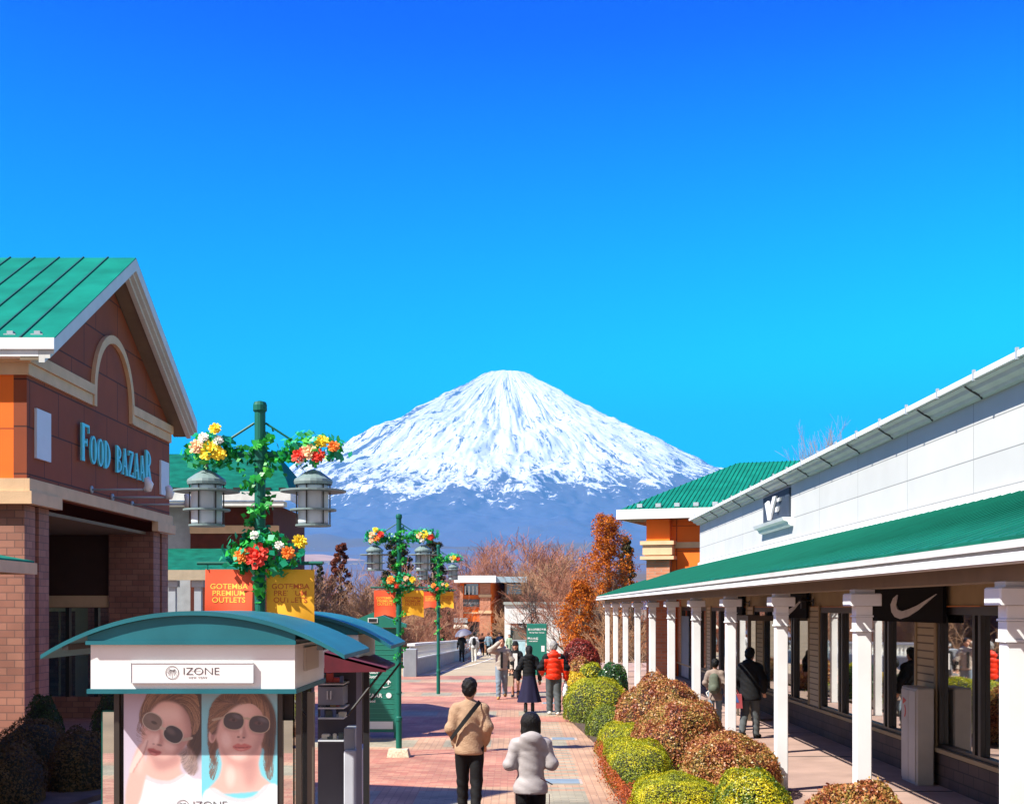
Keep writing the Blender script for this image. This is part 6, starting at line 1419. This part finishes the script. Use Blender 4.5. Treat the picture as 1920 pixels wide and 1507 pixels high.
con(745,1008,96,110,10000,.26,DCM,'dark olive conifer directly behind the middle lamp post',55,prof=.6)
con(812,1008,98,110,10000,.26,DCM,'dark olive conifer directly behind the farthest lamp post',56,prof=.6)
con(600,1045,90,40,3500,.24,DCM,'small dark conifer left of the reddish brown one',57)
# thicket of bare scrub: nobody could count its twigs
def thicket(x0, x1, D0, D1, z0, h, n, m_, label, seed, thick=.018, hv=.5):
    rng = random.Random(seed); q = MB(); q.v = []; cx = (x0+x1)/2
    for i in range(n):
        D = rng.uniform(D0, D1); x = rng.uniform(x0, x1); zb = z0(D) if callable(z0) else z0; hh = h*rng.uniform(hv,1)*(1-.35*abs(math.sin(x*1.7+D))); p = Vector((x, D, zb)); a = rng.uniform(0, 6.28); s_ = rng.uniform(.1,.45)
        d = Vector((math.cos(a)*s_, math.sin(a)*s_, 1)).normalized(); pts = [p]; L = hh/3
        for k in range(3): d = (d+Vector((rng.gauss(0,.42),rng.gauss(0,.42),rng.gauss(-.02,.22)))).normalized(); p = p+d*L; pts.append(p.copy())
        q.tube(pts, [thick,thick*.8,thick*.55,thick*.3], 3, False)
        for k in range(5):
            b_ = pts[rng.randint(1,2)].lerp(pts[2], rng.random()); d2 = (d+Vector((rng.gauss(0,.9),rng.gauss(0,.9),rng.gauss(.0,.4)))).normalized(); q.tube([b_, b_+d2*L*.6, b_+d2*L*.6+(d2+Vector((0,0,-.3)))*L*.5], [thick*.6,thick*.45,thick*.25], 3, False)
    o = q.build('scrub', m_); return tag(o, label, 'scrub', kind='stuff')
gf = lambda D: -.35-min(6.5,(D-50)*.16)
thicket(-17,-6.8,54,76,gf,4.4,1600,STR,'tangle of straw coloured bare scrub behind the left parapet',61,.022)
thicket(-26,-8.5,80,104,gf,8.0,1600,TRR,'reddish brown bare scrub beyond the left of the bridge',62,.035)
thicket(-15,-5.3,53,64,gf,2.4,1100,mat('dark_twig',(.12,.08,.06),.9,var=.3),'dark bare hedge just behind the balusters',63,.016)
thicket(3.2,10,57,76,gf,3.2,1100,TRP,'pale bare scrub between the green pillar and the arcade end',64,.02)
thicket(6,14,76,96,gf,7.0,900,TRR,'reddish bare scrub below the orange conifers',65,.03)
thicket(-30,-9,64,84,gf,6.0,900,STR,'straw coloured scrub seen under the canopy of the corner shop',66,.03)
# wooded slope far behind, reading as one brown mass
thicket(-45,26,150,210,lambda D: -7,12.5,5000,TRR,'far brown leafless wood across the valley',67,.09,.6)
# ================================================================== people
SKIN = mat('skin', (.58,.30,.19), .55, var=.04); HAIRB = mat('black_hair', (.004,.0035,.0035), .5, var=.3, vs=60, bump=.6, bs=120, spec=.25); HAIRG = mat('grey_hair', (.22,.21,.20), .7, var=.3, vs=40, bump=.5)
EYE_M = mat('eye_dark', (.02,.015,.012), .3, var=0); LIPM = mat('lips', (.42,.10,.08), .5, var=0)
def cloth(n, c, rough=.8, b=.25): return mat('cloth_'+n, c, rough, var=.10, vs=9, bump=b, bs=70, spec=.25)
def joints(h, stride=.0, arms=None, lean=0.0):
    s = h/1.72; J = {}
    V3 = lambda x, y, z: np.array([x*s, y*s, z*s])
    for k, sx_ in (('l',-1),('r',1)):
        f = stride*sx_
        J['hip'+k] = V3(.085*sx_, 0, .90); J['knee'+k] = V3(.09*sx_, f*.55+.02, .49); J['ankle'+k] = V3(.092*sx_, f*1.0-.02+(-.05 if f < 0 else 0), .085+(.05 if f < -.1 else 0)); J['toe'+k] = J['ankle'+k]+V3(.012*sx_, .15, -.055)
        J['sh'+k] = V3(.158*sx_, lean*.3, 1.375)
        a = (arms or {}).get(k)
        if a is None: J['el'+k] = V3(.235*sx_, -.02, 1.13); J['wr'+k] = V3(.235*sx_, .05, .88)
        else: J['el'+k] = V3(*a[0]); J['wr'+k] = V3(*a[1])
    J['pel'] = V3(0,0,.95); J['wst'] = V3(0,0,1.08); J['che'] = V3(0,lean*.2,1.30); J['neck'] = V3(0,lean*.3,1.46); J['head'] = V3(0,lean*.4+.01,1.615); J['s'] = s
    return J
def hand_prims(J, k):
    """palm, four unequal fingers slightly curled, thumb from the side of the palm"""
    s = J['s']; w = J['wr'+k]; d = w-J['el'+k]; d = d/np.linalg.norm(d); side = np.cross(d, [0,1,0]); side = side/(np.linalg.norm(side)+1e-9); fw = np.cross(side, d)
    pr = [('c', w, w+d*.075*s, .022*s, .030*s)]; base = w+d*.085*s
    for i, (o_, L_) in enumerate(((-.027,.070),(-.009,.080),(.009,.074),(.027,.058))):
        b = base+side*o_*s; m_ = b+d*L_*.55*s; e = m_+d*L_*.4*s+fw*L_*.30*s; pr += [('c', b, m_, .0088*s, .0080*s), ('c', m_, e, .0080*s, .0065*s)]
    t0 = w+d*.025*s-side*.022*s; t1 = t0+d*.035*s-side*.022*s+fw*.012*s; pr += [('c', t0, t1, .0105*s, .009*s), ('c', t1, t1+d*.03*s+fw*.01*s, .009*s, .0075*s)]
    return pr
def person(loc, h, rz, label, group=None, stride=0, arms=None, lean=0, female=False, vox=.014, top=None, legs=None, hair='short', hairm=None, shoes=None, face=False, skirt=None, extra=None, hands=True, headturn=0):
    J = joints(h, stride, arms, lean); s = J['s']; T = thing('person', loc, label, 'person', group, rz)
    hc = J['head']; g = .93 if female else 1.0
    # --- body: one continuous surface
    b = [('e', hc+np.array([0,-.005,.02])*s, (.074*s,.092*s,.098*s)), ('e', hc+np.array([0,.02,-.045])*s, (.058*s,.068*s,.072*s)), ('c', J['neck']-np.array([0,0,.04])*s, hc-np.array([0,.01,.03])*s, .052*s, .048*s)]
    b += [('e', hc+np.array([0,.098,-.022])*s, (.013*s,.017*s,.024*s)), ('e', hc+np.array([-.076,.0,-.01])*s, (.012*s,.02*s,.03*s)), ('e', hc+np.array([.076,.0,-.01])*s, (.012*s,.02*s,.03*s))]
    b += [('c', J['shl'], J['shr'], .052*s, .052*s), ('c', J['che'], J['wst'], .115*s*g, .10*s*g, .75), ('c', J['wst'], J['pel'], .10*s*g, .115*s, .8)]
    for k in 'lr':
        b += [('c', J['sh'+k], J['el'+k], .046*s*g, .038*s*g), ('c', J['el'+k], J['wr'+k], .038*s*g, .026*s*g), ('c', J['hip'+k], J['knee'+k], .075*s, .052*s), ('c', J['knee'+k], J['ankle'+k], .050*s, .036*s), ('c', J['ankle'+k]-np.array([0,.03,.03])*s, J['toe'+k], .036*s, .028*s)]
    ex = []
    if hands:
        for k in 'lr':
            V, Fq = sdf_mesh(hand_prims(J, k), min(.0075, vox), .010); ex.append((V, Fq, 0))
    body = sdf_part('person', b, [SKIN], None, vox, .03*s, extra=ex)
    body.name = 'body'; body.parent = T
    if face:
        q = MB()
        for sx_ in (-1,1): q.ell(tuple(hc+np.array([sx_*.030,.083,.005])*s), (.011*s,.008*s,.006*s), 8, 5)
        q.build('eyes', EYE_M, T, smooth=True); MB().ell(tuple(hc+np.array([0,.084,-.062])*s), (.022*s,.008*s,.007*s), 8, 5).build('mouth', LIPM, T, smooth=True)
    # --- trousers
    if legs:
        m_, wd = legs; p_ = [('c', J['wst']-np.array([0,0,.03])*s, J['pel'], .125*s*g, .14*s, .8)]
        for k in 'lr':
            an = J['ankle'+k]+np.array([0,0,.0])*s; p_ += [('c', J['hip'+k], J['knee'+k], (.088+wd)*s, (.064+wd)*s), ('c', J['knee'+k], an, (.062+wd)*s, (.050+wd)*s)]
        rg = len(label)
        fold = lambda P: .004*s*np.sin(P[...,2]*55/s+P[...,0]*30+rg)*np.clip((.62*s-P[...,2])*6, 0, 1)+.003*s*np.sin(P[...,2]*23/s+P[...,1]*41)
        sdf_part('trousers', p_, [m_], T, vox, .025*s, disp=fold, cut=lambda P: (.055*s)-P[...,2])
    if skirt:
        m_, z0, z1, r0, r1 = skirt; q = MB(); n = 40; rows = 9
        for j in range(rows+1):
            t = j/rows; z = lerp(z0, z1, t)*s; r = lerp(r0, r1, t**1.2)*s
            for i in range(n): a = 2*math.pi*i/n; w_ = 1+.07*t*math.sin(a*7+1)+.03*t*math.sin(a*13); q.v.append((r*w_*math.cos(a), r*w_*.82*math.sin(a)+.0, z))
        for j in range(rows):
            for i in range(n): q.f.append((j*n+i, j*n+(i+1)%n, (j+1)*n+(i+1)%n, (j+1)*n+i)); q.m.append(0)
        q.build('skirt', m_, T, smooth=True)
    # --- coat or jumper
    if top:
        tm = top['mat']; hem = top.get('hem', .86)*s; fat = top.get('fat', .03)*s; flare = top.get('flare', 0)*s; tq = top.get('quilt', 0)
        fa = fat*.62; p_ = [('c', np.array([-.03*s,0,1.415*s]), J['shl'], .062*s+fa*.6, .050*s+fa*.7), ('c', np.array([.03*s,0,1.415*s]), J['shr'], .062*s+fa*.6, .050*s+fa*.7), ('c', J['che']-np.array([0,0,.02*s]), J['wst'], .125*s*g+fat*.8, .120*s*g+fat*.8, .80), ('c', J['wst'], np.array([0,0,hem+.05*s]), .120*s*g+fat*.8, .130*s+fat*.8+flare, .80)]
        if top.get('collar', 1): p_.append(('c', J['neck']-np.array([0,.0,.06])*s, J['neck']+np.array([0,-.005,-.020+top.get('neckup',0)])*s, .075*s+fat*.4, .056*s+fat*.25))
        if top.get('hood'): p_ += [('e', J['neck']+np.array([0,-.085,-.005])*s, (.125*s,.07*s,.085*s)), ('e', J['neck']+np.array([0,-.075,-.10])*s, (.12*s,.055*s,.09*s))]
        for k in 'lr': p_ += [('c', J['sh'+k], J['el'+k], .050*s+fa, .044*s+fa*.9), ('c', J['el'+k], J['wr'+k]*.97+J['el'+k]*.03, .044*s+fa*.9, .034*s+fa*.6)]
        def dsp(P):
            f = .006*s*np.sin(P[...,2]*31/s+P[...,0]*14+2*np.sin(P[...,0]*9))*np.clip(np.abs(P[...,0])*4, .2, 1)
            if tq: f = f*.4-top.get('puff', .014)*s*(np.abs(np.sin((P[...,2]+np.abs(P[...,0])*.12)*math.pi/(tq*s)))**.5-.6)
            if top.get('cinch'): f = f+top['cinch']*np.exp(-((P[...,2]-1.03*s)/(.05*s))**2)*(np.abs(P[...,0]) < .19*s)
            return f+.004*s*np.sin(P[...,2]*60/s+P[...,0]*35)*.6
        cut = lambda P: (hem+.01*s*np.sin(P[...,0]*20))-P[...,2]-100*(np.abs(P[...,0]) > .19*s+fat)*0
        hm = lambda P: np.where(np.abs(P[...,0]) < top.get('cutw', .21)*s+fat, hem-P[...,2], -1.0)
        V, Fq = sdf_mesh(p_, vox, top.get('k', .035)*s, dsp, hm)
        mb = MB(); mb.v = [tuple(v) for v in V.tolist()]; mb.f = [tuple(f) for f in Fq.tolist()]
        cen = V[Fq].mean(1); mats = [tm]; mi = np.zeros(len(Fq), int)
        if top.get('yoke'):
            mats.append(top['yoke']); sel = (cen[:,2] > 1.335*s)|((np.abs(cen[:,0]) > .20*s+fat*.4) & (cen[:,2] > 1.06*s)); mi[sel] = 1
            hd = (np.linalg.norm(cen-(J['neck']+np.array([0,-.07,-.02])*s), axis=1) < .155*s); mi[hd] = 0
        mb.m = mi.tolist(); mb.build(top.get('name', 'jacket'), mats, T, smooth=True)
    # --- hair
    hm_ = hairm or HAIRB
    if hair == 'short':
        sdf_part('hair', [('e', hc+np.array([0,-.018,.045])*s, (.094*s,.108*s,.098*s)), ('e', hc+np.array([0,-.055,-.01])*s, (.078*s,.062*s,.075*s)), ('e', hc+np.array([.01,-.005,.09])*s, (.075*s,.085*s,.062*s))], [hm_], T, min(vox, .012), .03*s, disp=lambda P: .006*s*np.sin(P[...,0]*90/s)*np.sin(P[...,2]*70/s+P[...,1]*60/s), cut=lambda P: np.where(P[...,1] > hc[1]+.045*s, (hc[2]+.055*s)-P[...,2], -1))
    elif hair == 'bob':
        sdf_part('hair', [('e', hc+np.array([0,-.012,.04])*s, (.106*s,.112*s,.098*s)), ('c', hc+np.array([-.035,-.03,.0])*s, hc+np.array([-.045,-.03,-.085])*s, .072*s, .070*s), ('c', hc+np.array([.035,-.03,.0])*s, hc+np.array([.045,-.03,-.085])*s, .072*s, .070*s)], [hm_], T, min(vox, .012), .04*s, disp=lambda P: .0025*s*np.sin(np.arctan2(P[...,0], -P[...,1])*26), cut=lambda P: np.maximum(np.where(P[...,1] > hc[1]+.05*s, (hc[2]+.06*s)-P[...,2], -1), (hc[2]-.13*s)-P[...,2]))
    elif hair == 'long':
        sdf_part('hair', [('e', hc+np.array([0,-.015,.045])*s, (.092*s,.104*s,.092*s)), ('c', hc+np.array([0,-.055,-.02])*s, hc+np.array([0,-.09,-.30])*s, .085*s, .060*s)], [hm_], T, min(vox, .014), .04*s, disp=lambda P: .003*s*np.sin(P[...,0]*160/s), cut=lambda P: np.where(P[...,1] > hc[1]+.05*s, (hc[2]+.06*s)-P[...,2], -1))
    elif hair == 'hat':
        sdf_part('hat', [('e', hc+np.array([0,-.005,.065])*s, (.094*s,.105*s,.085*s)), ('e', hc+np.array([0,.0,.03])*s, (.125*s,.135*s,.02*s))], [hm_], T, min(vox, .012), .02*s)
        sdf_part('hair', [('c', hc+np.array([-.06,-.03,.0])*s, hc+np.array([-.085,.0,-.26])*s, .042*s, .03*s), ('c', hc+np.array([.06,-.03,.0])*s, hc+np.array([.085,.0,-.26])*s, .042*s, .03*s), ('c', hc+np.array([0,-.06,.0])*s, hc+np.array([0,-.08,-.24])*s, .06*s, .05*s)], [mat('dark_brown_hair', (.05,.02,.012), .5, var=.2)], T, min(vox, .014), .02*s)
    if shoes:
        for k in 'lr':
            a = J['ankle'+k]; d = J['toe'+k]-a; sdf_part('shoe', [('c', a-np.array([0,.035,.035])*s, J['toe'+k]+np.array([0,.0,.006])*s, .046*s, .040*s), ('c', a-np.array([0,.02,.02])*s, a+np.array([0,-.01,.02 if shoes[1] == 'low' else .13])*s, .048*s, .050*s)], [shoes[0]], T, min(vox, .012), .015*s, cut=lambda P, z=a[2]: (z-.083*s)-P[...,2])
    if extra: extra(T, J, s)
    return T
def strap(pts, w, name, m_, T, th=.006):
    """flat band along points; each point carries its outward normal"""
    q = MB(); n = len(pts)
    for i, (p, nn) in enumerate(pts):
        p = Vector(p); nn = Vector(nn).normalized(); t = (Vector(pts[min(i+1,n-1)][0])-Vector(pts[max(i-1,0)][0])).normalized(); b = nn.cross(t).normalized()*w/2
        for o_ in (-b, b): q.v.append(tuple(p+o_)); q.v.append(tuple(p+o_+nn*th))
    for i in range(n-1):
        a = i*4; c = a+4; q.f += [(a+1,a+3,c+3,c+1),(a,c,c+2,a+2),(a,a+1,c+1,c),(a+2,c+2,c+3,a+3)]; q.m += [0]*4
    return q.build(name, m_, T, smooth=False)
BLK = cloth('black', (.005,.005,.006)); NAVY = cloth('navy', (.012,.010,.035)); GREYT = cloth('grey_trouser', (.075,.085,.09)); JEAN = cloth('light_jean', (.17,.22,.27)); WHT = mat('white_shoe', (.72,.70,.66), .6, var=.05)
BEI = cloth('beige_knit', (.36,.235,.15), .95, .6); LAV = cloth('pale_grey_puffer', (.33,.30,.30), .55, .15); CRM = cloth('cream_grey_puffer', (.36,.31,.26), .6); RED_ = cloth('red_puffer', (.70,.030,.006), .5, .12)
# 1 man in beige sweater
def ex1(T, J, s):
    pts = []
    A_, B_ = np.array([.135,0,1.475])*s, np.array([-.215,0,1.02])*s
    for i in range(12):
        t = i/11; x, z = lerp(A_[0], B_[0], t), lerp(A_[2], B_[2], t)-.0; dep = .150*s*math.sqrt(max(.05, 1-(x/(.26*s))**2))+.018*s; 
        if t < .12: dep *= .45+t*4.5
        pts.append(((x, -dep, z), (x*1.2, -.25, .06)))
    strap(pts, .052*s, 'bag_strap', BLK, T)
person((-.55,16.0,0), 1.71, R(-4), 'black-haired man seen from behind in a beige sweater with a black cross strap', stride=-.10, arms={'l':((-.222,-.03,1.15),(-.18,.11,.95)),'r':((.222,-.03,1.15),(.18,.11,.95))},
       top=dict(mat=BEI, hem=.83, fat=.042, flare=.02, cutw=.16, name='sweater', neckup=-.01, k=.05), legs=(BLK, .010), shoes=(BLK, 'low'), extra=ex1, vox=.013)
# 2 woman in pale puffer
def ex2(T, J, s):
    MB().tube([(.10*s,-.20*s,1.03*s),(.17*s,-.19*s,.99*s),(.235*s,-.14*s,.95*s)], .007, 6).build('waist_cord', cloth('dark_cord', (.08,.03,.035)), T)
    for x in (-.16,.20): MB().tube([(x*s,-.15*s,.845*s),(x*s*1.02,-.14*s,.76*s),(x*s,-.15*s,.72*s)], .004, 5).build('hem_cord', MATS['cloth_dark_cord'], T)
person((.16,13.2,0), 1.535, R(2), 'woman with black bob seen from behind in pale grey puffer jacket and black trousers', stride=.05, arms={'l':((-.235,-.02,1.16),(-.14,.19,1.14)),'r':((.235,-.02,1.16),(.14,.19,1.14))},
       female=True, top=dict(mat=LAV, hem=.835, fat=.043, flare=.035, hood=True, quilt=.22, puff=.008, k=.04, cinch=.012), legs=(BLK, .004), hair='bob', shoes=(BLK, 'low'), extra=ex2, vox=.013)
# 3 man with raised hand
def ex3(T, J, s):
    MB().bbox(-.36*s,-.24*s,-.10*s,.10*s,.80*s,1.10*s,.03).xf(Matrix.Identity(4)).build('shoulder_bag', BLK, T)
    MB().box(-.035*s,.035*s,.13*s,.182*s,.90*s,1.36*s).build('undershirt', BLK, T)
G3 = 'group walking in the middle of the plaza'
person((-.37,37.6,0), 1.70, R(180), 'man in a cream grey puffer jacket and light jeans shading his eyes with his hand', stride=.14, arms={'l':((-.29,-.02,1.12),(-.29,.06,.88)),'r':((.33,.13,1.40),(.075,.18,1.62))},
       top=dict(mat=CRM, hem=.84, fat=.066, quilt=.16, puff=.014, hood=True), legs=(JEAN, .018), shoes=(mat('tan_boot', (.45,.22,.06), .7), 'low'), face=True, extra=ex3, group=G3, vox=.017)
# 4 woman with hat
def ex4(T, J, s):
    MB().box(-.07*s,.07*s,.125*s,.152*s,.88*s,1.38*s).build('white_top', cloth('white_top', (.7,.68,.65)), T)
person((.02,38.2,0), 1.60, R(176), 'woman in a black bucket hat, open black coat and short skirt walking towards the camera', stride=-.10, female=True, arms={'l':((-.23,.02,1.12),(-.17,.14,.90)),'r':((.23,.0,1.12),(.21,.10,.90))},
       top=dict(mat=BLK, hem=.72, fat=.028, flare=.02, name='coat'), skirt=(cloth('black_skirt', (.015,.013,.016)), .95, .60, .15, .21), hair='hat', hairm=BLK, shoes=(mat('black_boot', (.015,.015,.015), .4), 'high'), face=True, extra=ex4, group=G3, vox=.017)
hb_ = thing('hand_bag', (.20-.02,38.0,.02), 'beige paper bag in the hand of the woman with the black hat', 'bag'); hb_.location = (-.16,38.02,.34)
MB().prism([(-.12,0),(.12,0),(.13,.30),(-.13,.30)], 1, -.05, .05).build('bag_body', mat('beige_paper', (.46,.36,.24), .8), hb_); MB().tube([(-.06,0,.30),(-.05,0,.44),(.05,0,.44),(.06,0,.30)], .006, 5).build('handle', MATS['beige_paper'], hb_)
# 5 woman in black coat, navy skirt
person((.36,32.8,0), 1.64, R(0), 'long-haired woman seen from behind in black padded coat and long navy skirt', stride=.06, female=True, arms={'l':((-.275,-.02,1.12),(-.28,.04,.86)),'r':((.275,-.02,1.12),(.28,.04,.86))},
       top=dict(mat=BLK, hem=.80, fat=.058, quilt=.085, puff=.010, hood=True, name='coat'), skirt=(NAVY, 1.0, .27, .16, .31), hair='long', shoes=(MATS['black_boot'], 'high'), group=G3, vox=.016)
# 6 man in red jacket
def ex6(T, J, s):
    MB().prism([(.10*s,1.365*s),(.15*s,1.37*s),(.15*s,1.385*s),(.10*s,1.38*s)], 1, -.178*s, -.172*s).build('small_logo', WHT, T)
person((.95,32.1,0), 1.74, R(3), 'grey-haired man seen from behind in a red puffer jacket with black shoulders', stride=-.07, arms={'l':((-.30,-.02,1.14),(-.27,.12,1.0)),'r':((.30,-.02,1.12),(.30,.03,.86))},
       top=dict(mat=RED_, hem=.85, fat=.080, quilt=.125, puff=.020, hood=True, yoke=BLK), legs=(GREYT, .026), hairm=HAIRG, shoes=(WHT, 'low'), extra=ex6, group=G3, vox=.015)
sb = thing('shopping_bag', (1.235,32.1,.43), 'white plastic bag hanging from the right hand of the man in the red jacket', 'bag')
sdf_part('bag_body', [('c', (0,0,.08), (0,0,.26), .085, .06), ('c', (0,0,.26), (0,0,.36), .05, .02)], [mat('white_plastic', (.78,.78,.80), .4, var=.05)], sb, .012, .03, disp=lambda P: .008*np.sin(P[...,2]*60+P[...,0]*50))
# bridge walkers
G4 = 'people walking on the bridge'
def ybr(yp): return 3803/(yp-CY-51.87)
def far(x, D, h, rz, label, top, legs=None, **k):
    X = at(x, 0, D).x; return person((X, D, gz(D)), h, rz, label, group=G4, top=top, legs=legs, vox=.024, hands=True, **k)
far(866, 76, 1.66, 0, 'person in black under a grey umbrella beside the bridge parapet', dict(mat=BLK, hem=.60, fat=.04, name='coat'), (BLK, .0), arms={'l':((-.23,-.02,1.12),(-.25,.04,.9)),'r':((.22,.10,1.18),(.10,.22,1.36))}, shoes=(BLK,'low'), hair='short', stride=.12)
um = thing('umbrella', (at(868,0,76).x+.08, 76.2, gz(76)+1.30), 'grey umbrella held over the person in black on the bridge', 'umbrella')
q = MB(); n = 16; prf = [(.02,.62),(.16,.60),(.30,.53),(.42,.42),(.50,.30)]
for r_, z in prf:
    for k in range(n): a = 2*math.pi*k/n; q.v.append((r_*math.cos(a), r_*math.sin(a), z-(.03*abs(math.sin(a*4)) if r_ > .4 else 0)))
for i in range(len(prf)-1):
    for k in range(n): q.f.append((i*n+k, i*n+(k+1)%n, (i+1)*n+(k+1)%n, (i+1)*n+k)); q.m.append(0)
q.build('canopy', mat('umbrella_grey', (.13,.13,.18), .6), um, smooth=True); MB().tube([(0,0,0),(0,0,.68)], .009, 6).build('shaft', M['dark_metal'], um); um.rotation_euler = (R(8), R(-12), 0)
def exb(T, J, s): sdf_part('backpack', [('c', (0,-.20*s,1.10*s), (0,-.19*s,1.34*s), .12*s, .10*s, .7)], [BLK], T, .022, .02)
far(889, 75.5, 1.70, 0, 'person with black backpack and pale trousers carrying a white bag on the bridge', dict(mat=cloth('white_jacket', (.50,.50,.52)), hem=.84, fat=.045), (cloth('pale_trouser', (.52,.50,.46)), .01), shoes=(WHT,'low'), extra=exb, stride=-.12)
sb2 = thing('shopping_bag', (at(899,0,75.5).x, 75.5, gz(75.5)+.38), 'white bag swinging beside the backpacker on the bridge', 'bag'); sdf_part('bag_body', [('c', (0,0,.10), (0,0,.34), .13, .05)], [MATS['white_plastic']], sb2, .02, .02); MB().tube([(-.03,0,.36),(0,0,.47),(.03,0,.36)], .008, 5).build('handle', MATS['white_plastic'], sb2)
far(904, 101, 1.68, 0, 'distant person in black beyond the backpacker', dict(mat=BLK, hem=.62, fat=.03, name='coat'), (BLK, .01), shoes=(BLK,'low'), stride=.1)
far(916, 96, 1.72, 0, 'distant person in a slate blue jacket and black trousers on the bridge', dict(mat=cloth('slate_jacket', (.16,.25,.32)), hem=.78, fat=.05), (BLK, .02), shoes=(WHT,'low'), stride=-.1)
far(936, 100, 1.70, R(180), 'distant person in dark blue left of the green information pillar', dict(mat=cloth('dark_blue', (.04,.06,.12)), hem=.80, fat=.04), (BLK, .01), shoes=(BLK,'low'))
far(955, 92, 1.60, R(180), 'distant woman in a pale green top with long dark hair near the map board', dict(mat=cloth('sage', (.30,.40,.28)), hem=.62, fat=.04, name='coat'), (cloth('dark_green_trouser', (.02,.05,.04)), .02), female=True, hair='long', shoes=(BLK,'low'))
# under the arcade
def ex8(T, J, s):
    sdf_part('backpack', [('c', (0,-.25*s,1.02*s), (0,-.24*s,1.28*s), .15*s, .12*s, .75), ('e', (0,-.35*s,1.02*s), (.09*s,.05*s,.09*s))], [cloth('olive_pack', (.10,.115,.085))], T, .014, .02)
    MB().tube([(-.10*s,-.19*s,.98*s),(-.2*s,-.22*s,.90*s),(-.16*s,-.24*s,.82*s)], .012, 6).build('white_strap', WHT, T)
person((4.32,28.4,.014), 1.46, R(-14), 'short person with an olive backpack and jeans under the arcade beside the windows', stride=.16, arms={'l':((-.25,.04,1.14),(-.20,.18,1.02)),'r':((.25,.0,1.12),(.25,.10,.9))}, female=True,
       top=dict(mat=cloth('taupe_jacket', (.26,.20,.17)), hem=.70, fat=.05, flare=.02), legs=(JEAN, .01), shoes=(WHT,'low'), extra=ex8, vox=.014)
person((4.66,26.1,.014), 1.76, R(-30), 'tall person in a bulky black coat under the arcade behind a white column', stride=.12, arms={'l':((-.27,.03,1.14),(-.25,.12,.90)),'r':((.28,-.02,1.14),(.26,.08,.92))},
       top=dict(mat=BLK, hem=.74, fat=.075, flare=.03, hood=True, name='coat'), legs=(GREYT, .015), shoes=(BLK,'low'), vox=.014)
tb = thing('tote_bag', (4.36,26.0,.62), 'red and blue tote bag carried by the tall person in the black coat', 'bag'); MB().prism([(-.13,0),(.13,0),(.11,.28),(-.11,.28)], 1, -.06, .06).build('bag_body', mat('tote_red', (.36,.06,.07), .8), tb)
MB().prism([(-.06,.12),(.06,.12),(0,.279)], 1, -.066, -.061).build('blue_patch', mat('tote_blue', (.05,.12,.36), .8), tb); MB().tube([(-.07,0,.27),(0,0,.40),(.07,0,.27)], .008, 5).build('handle', MATS['tote_red'], tb)
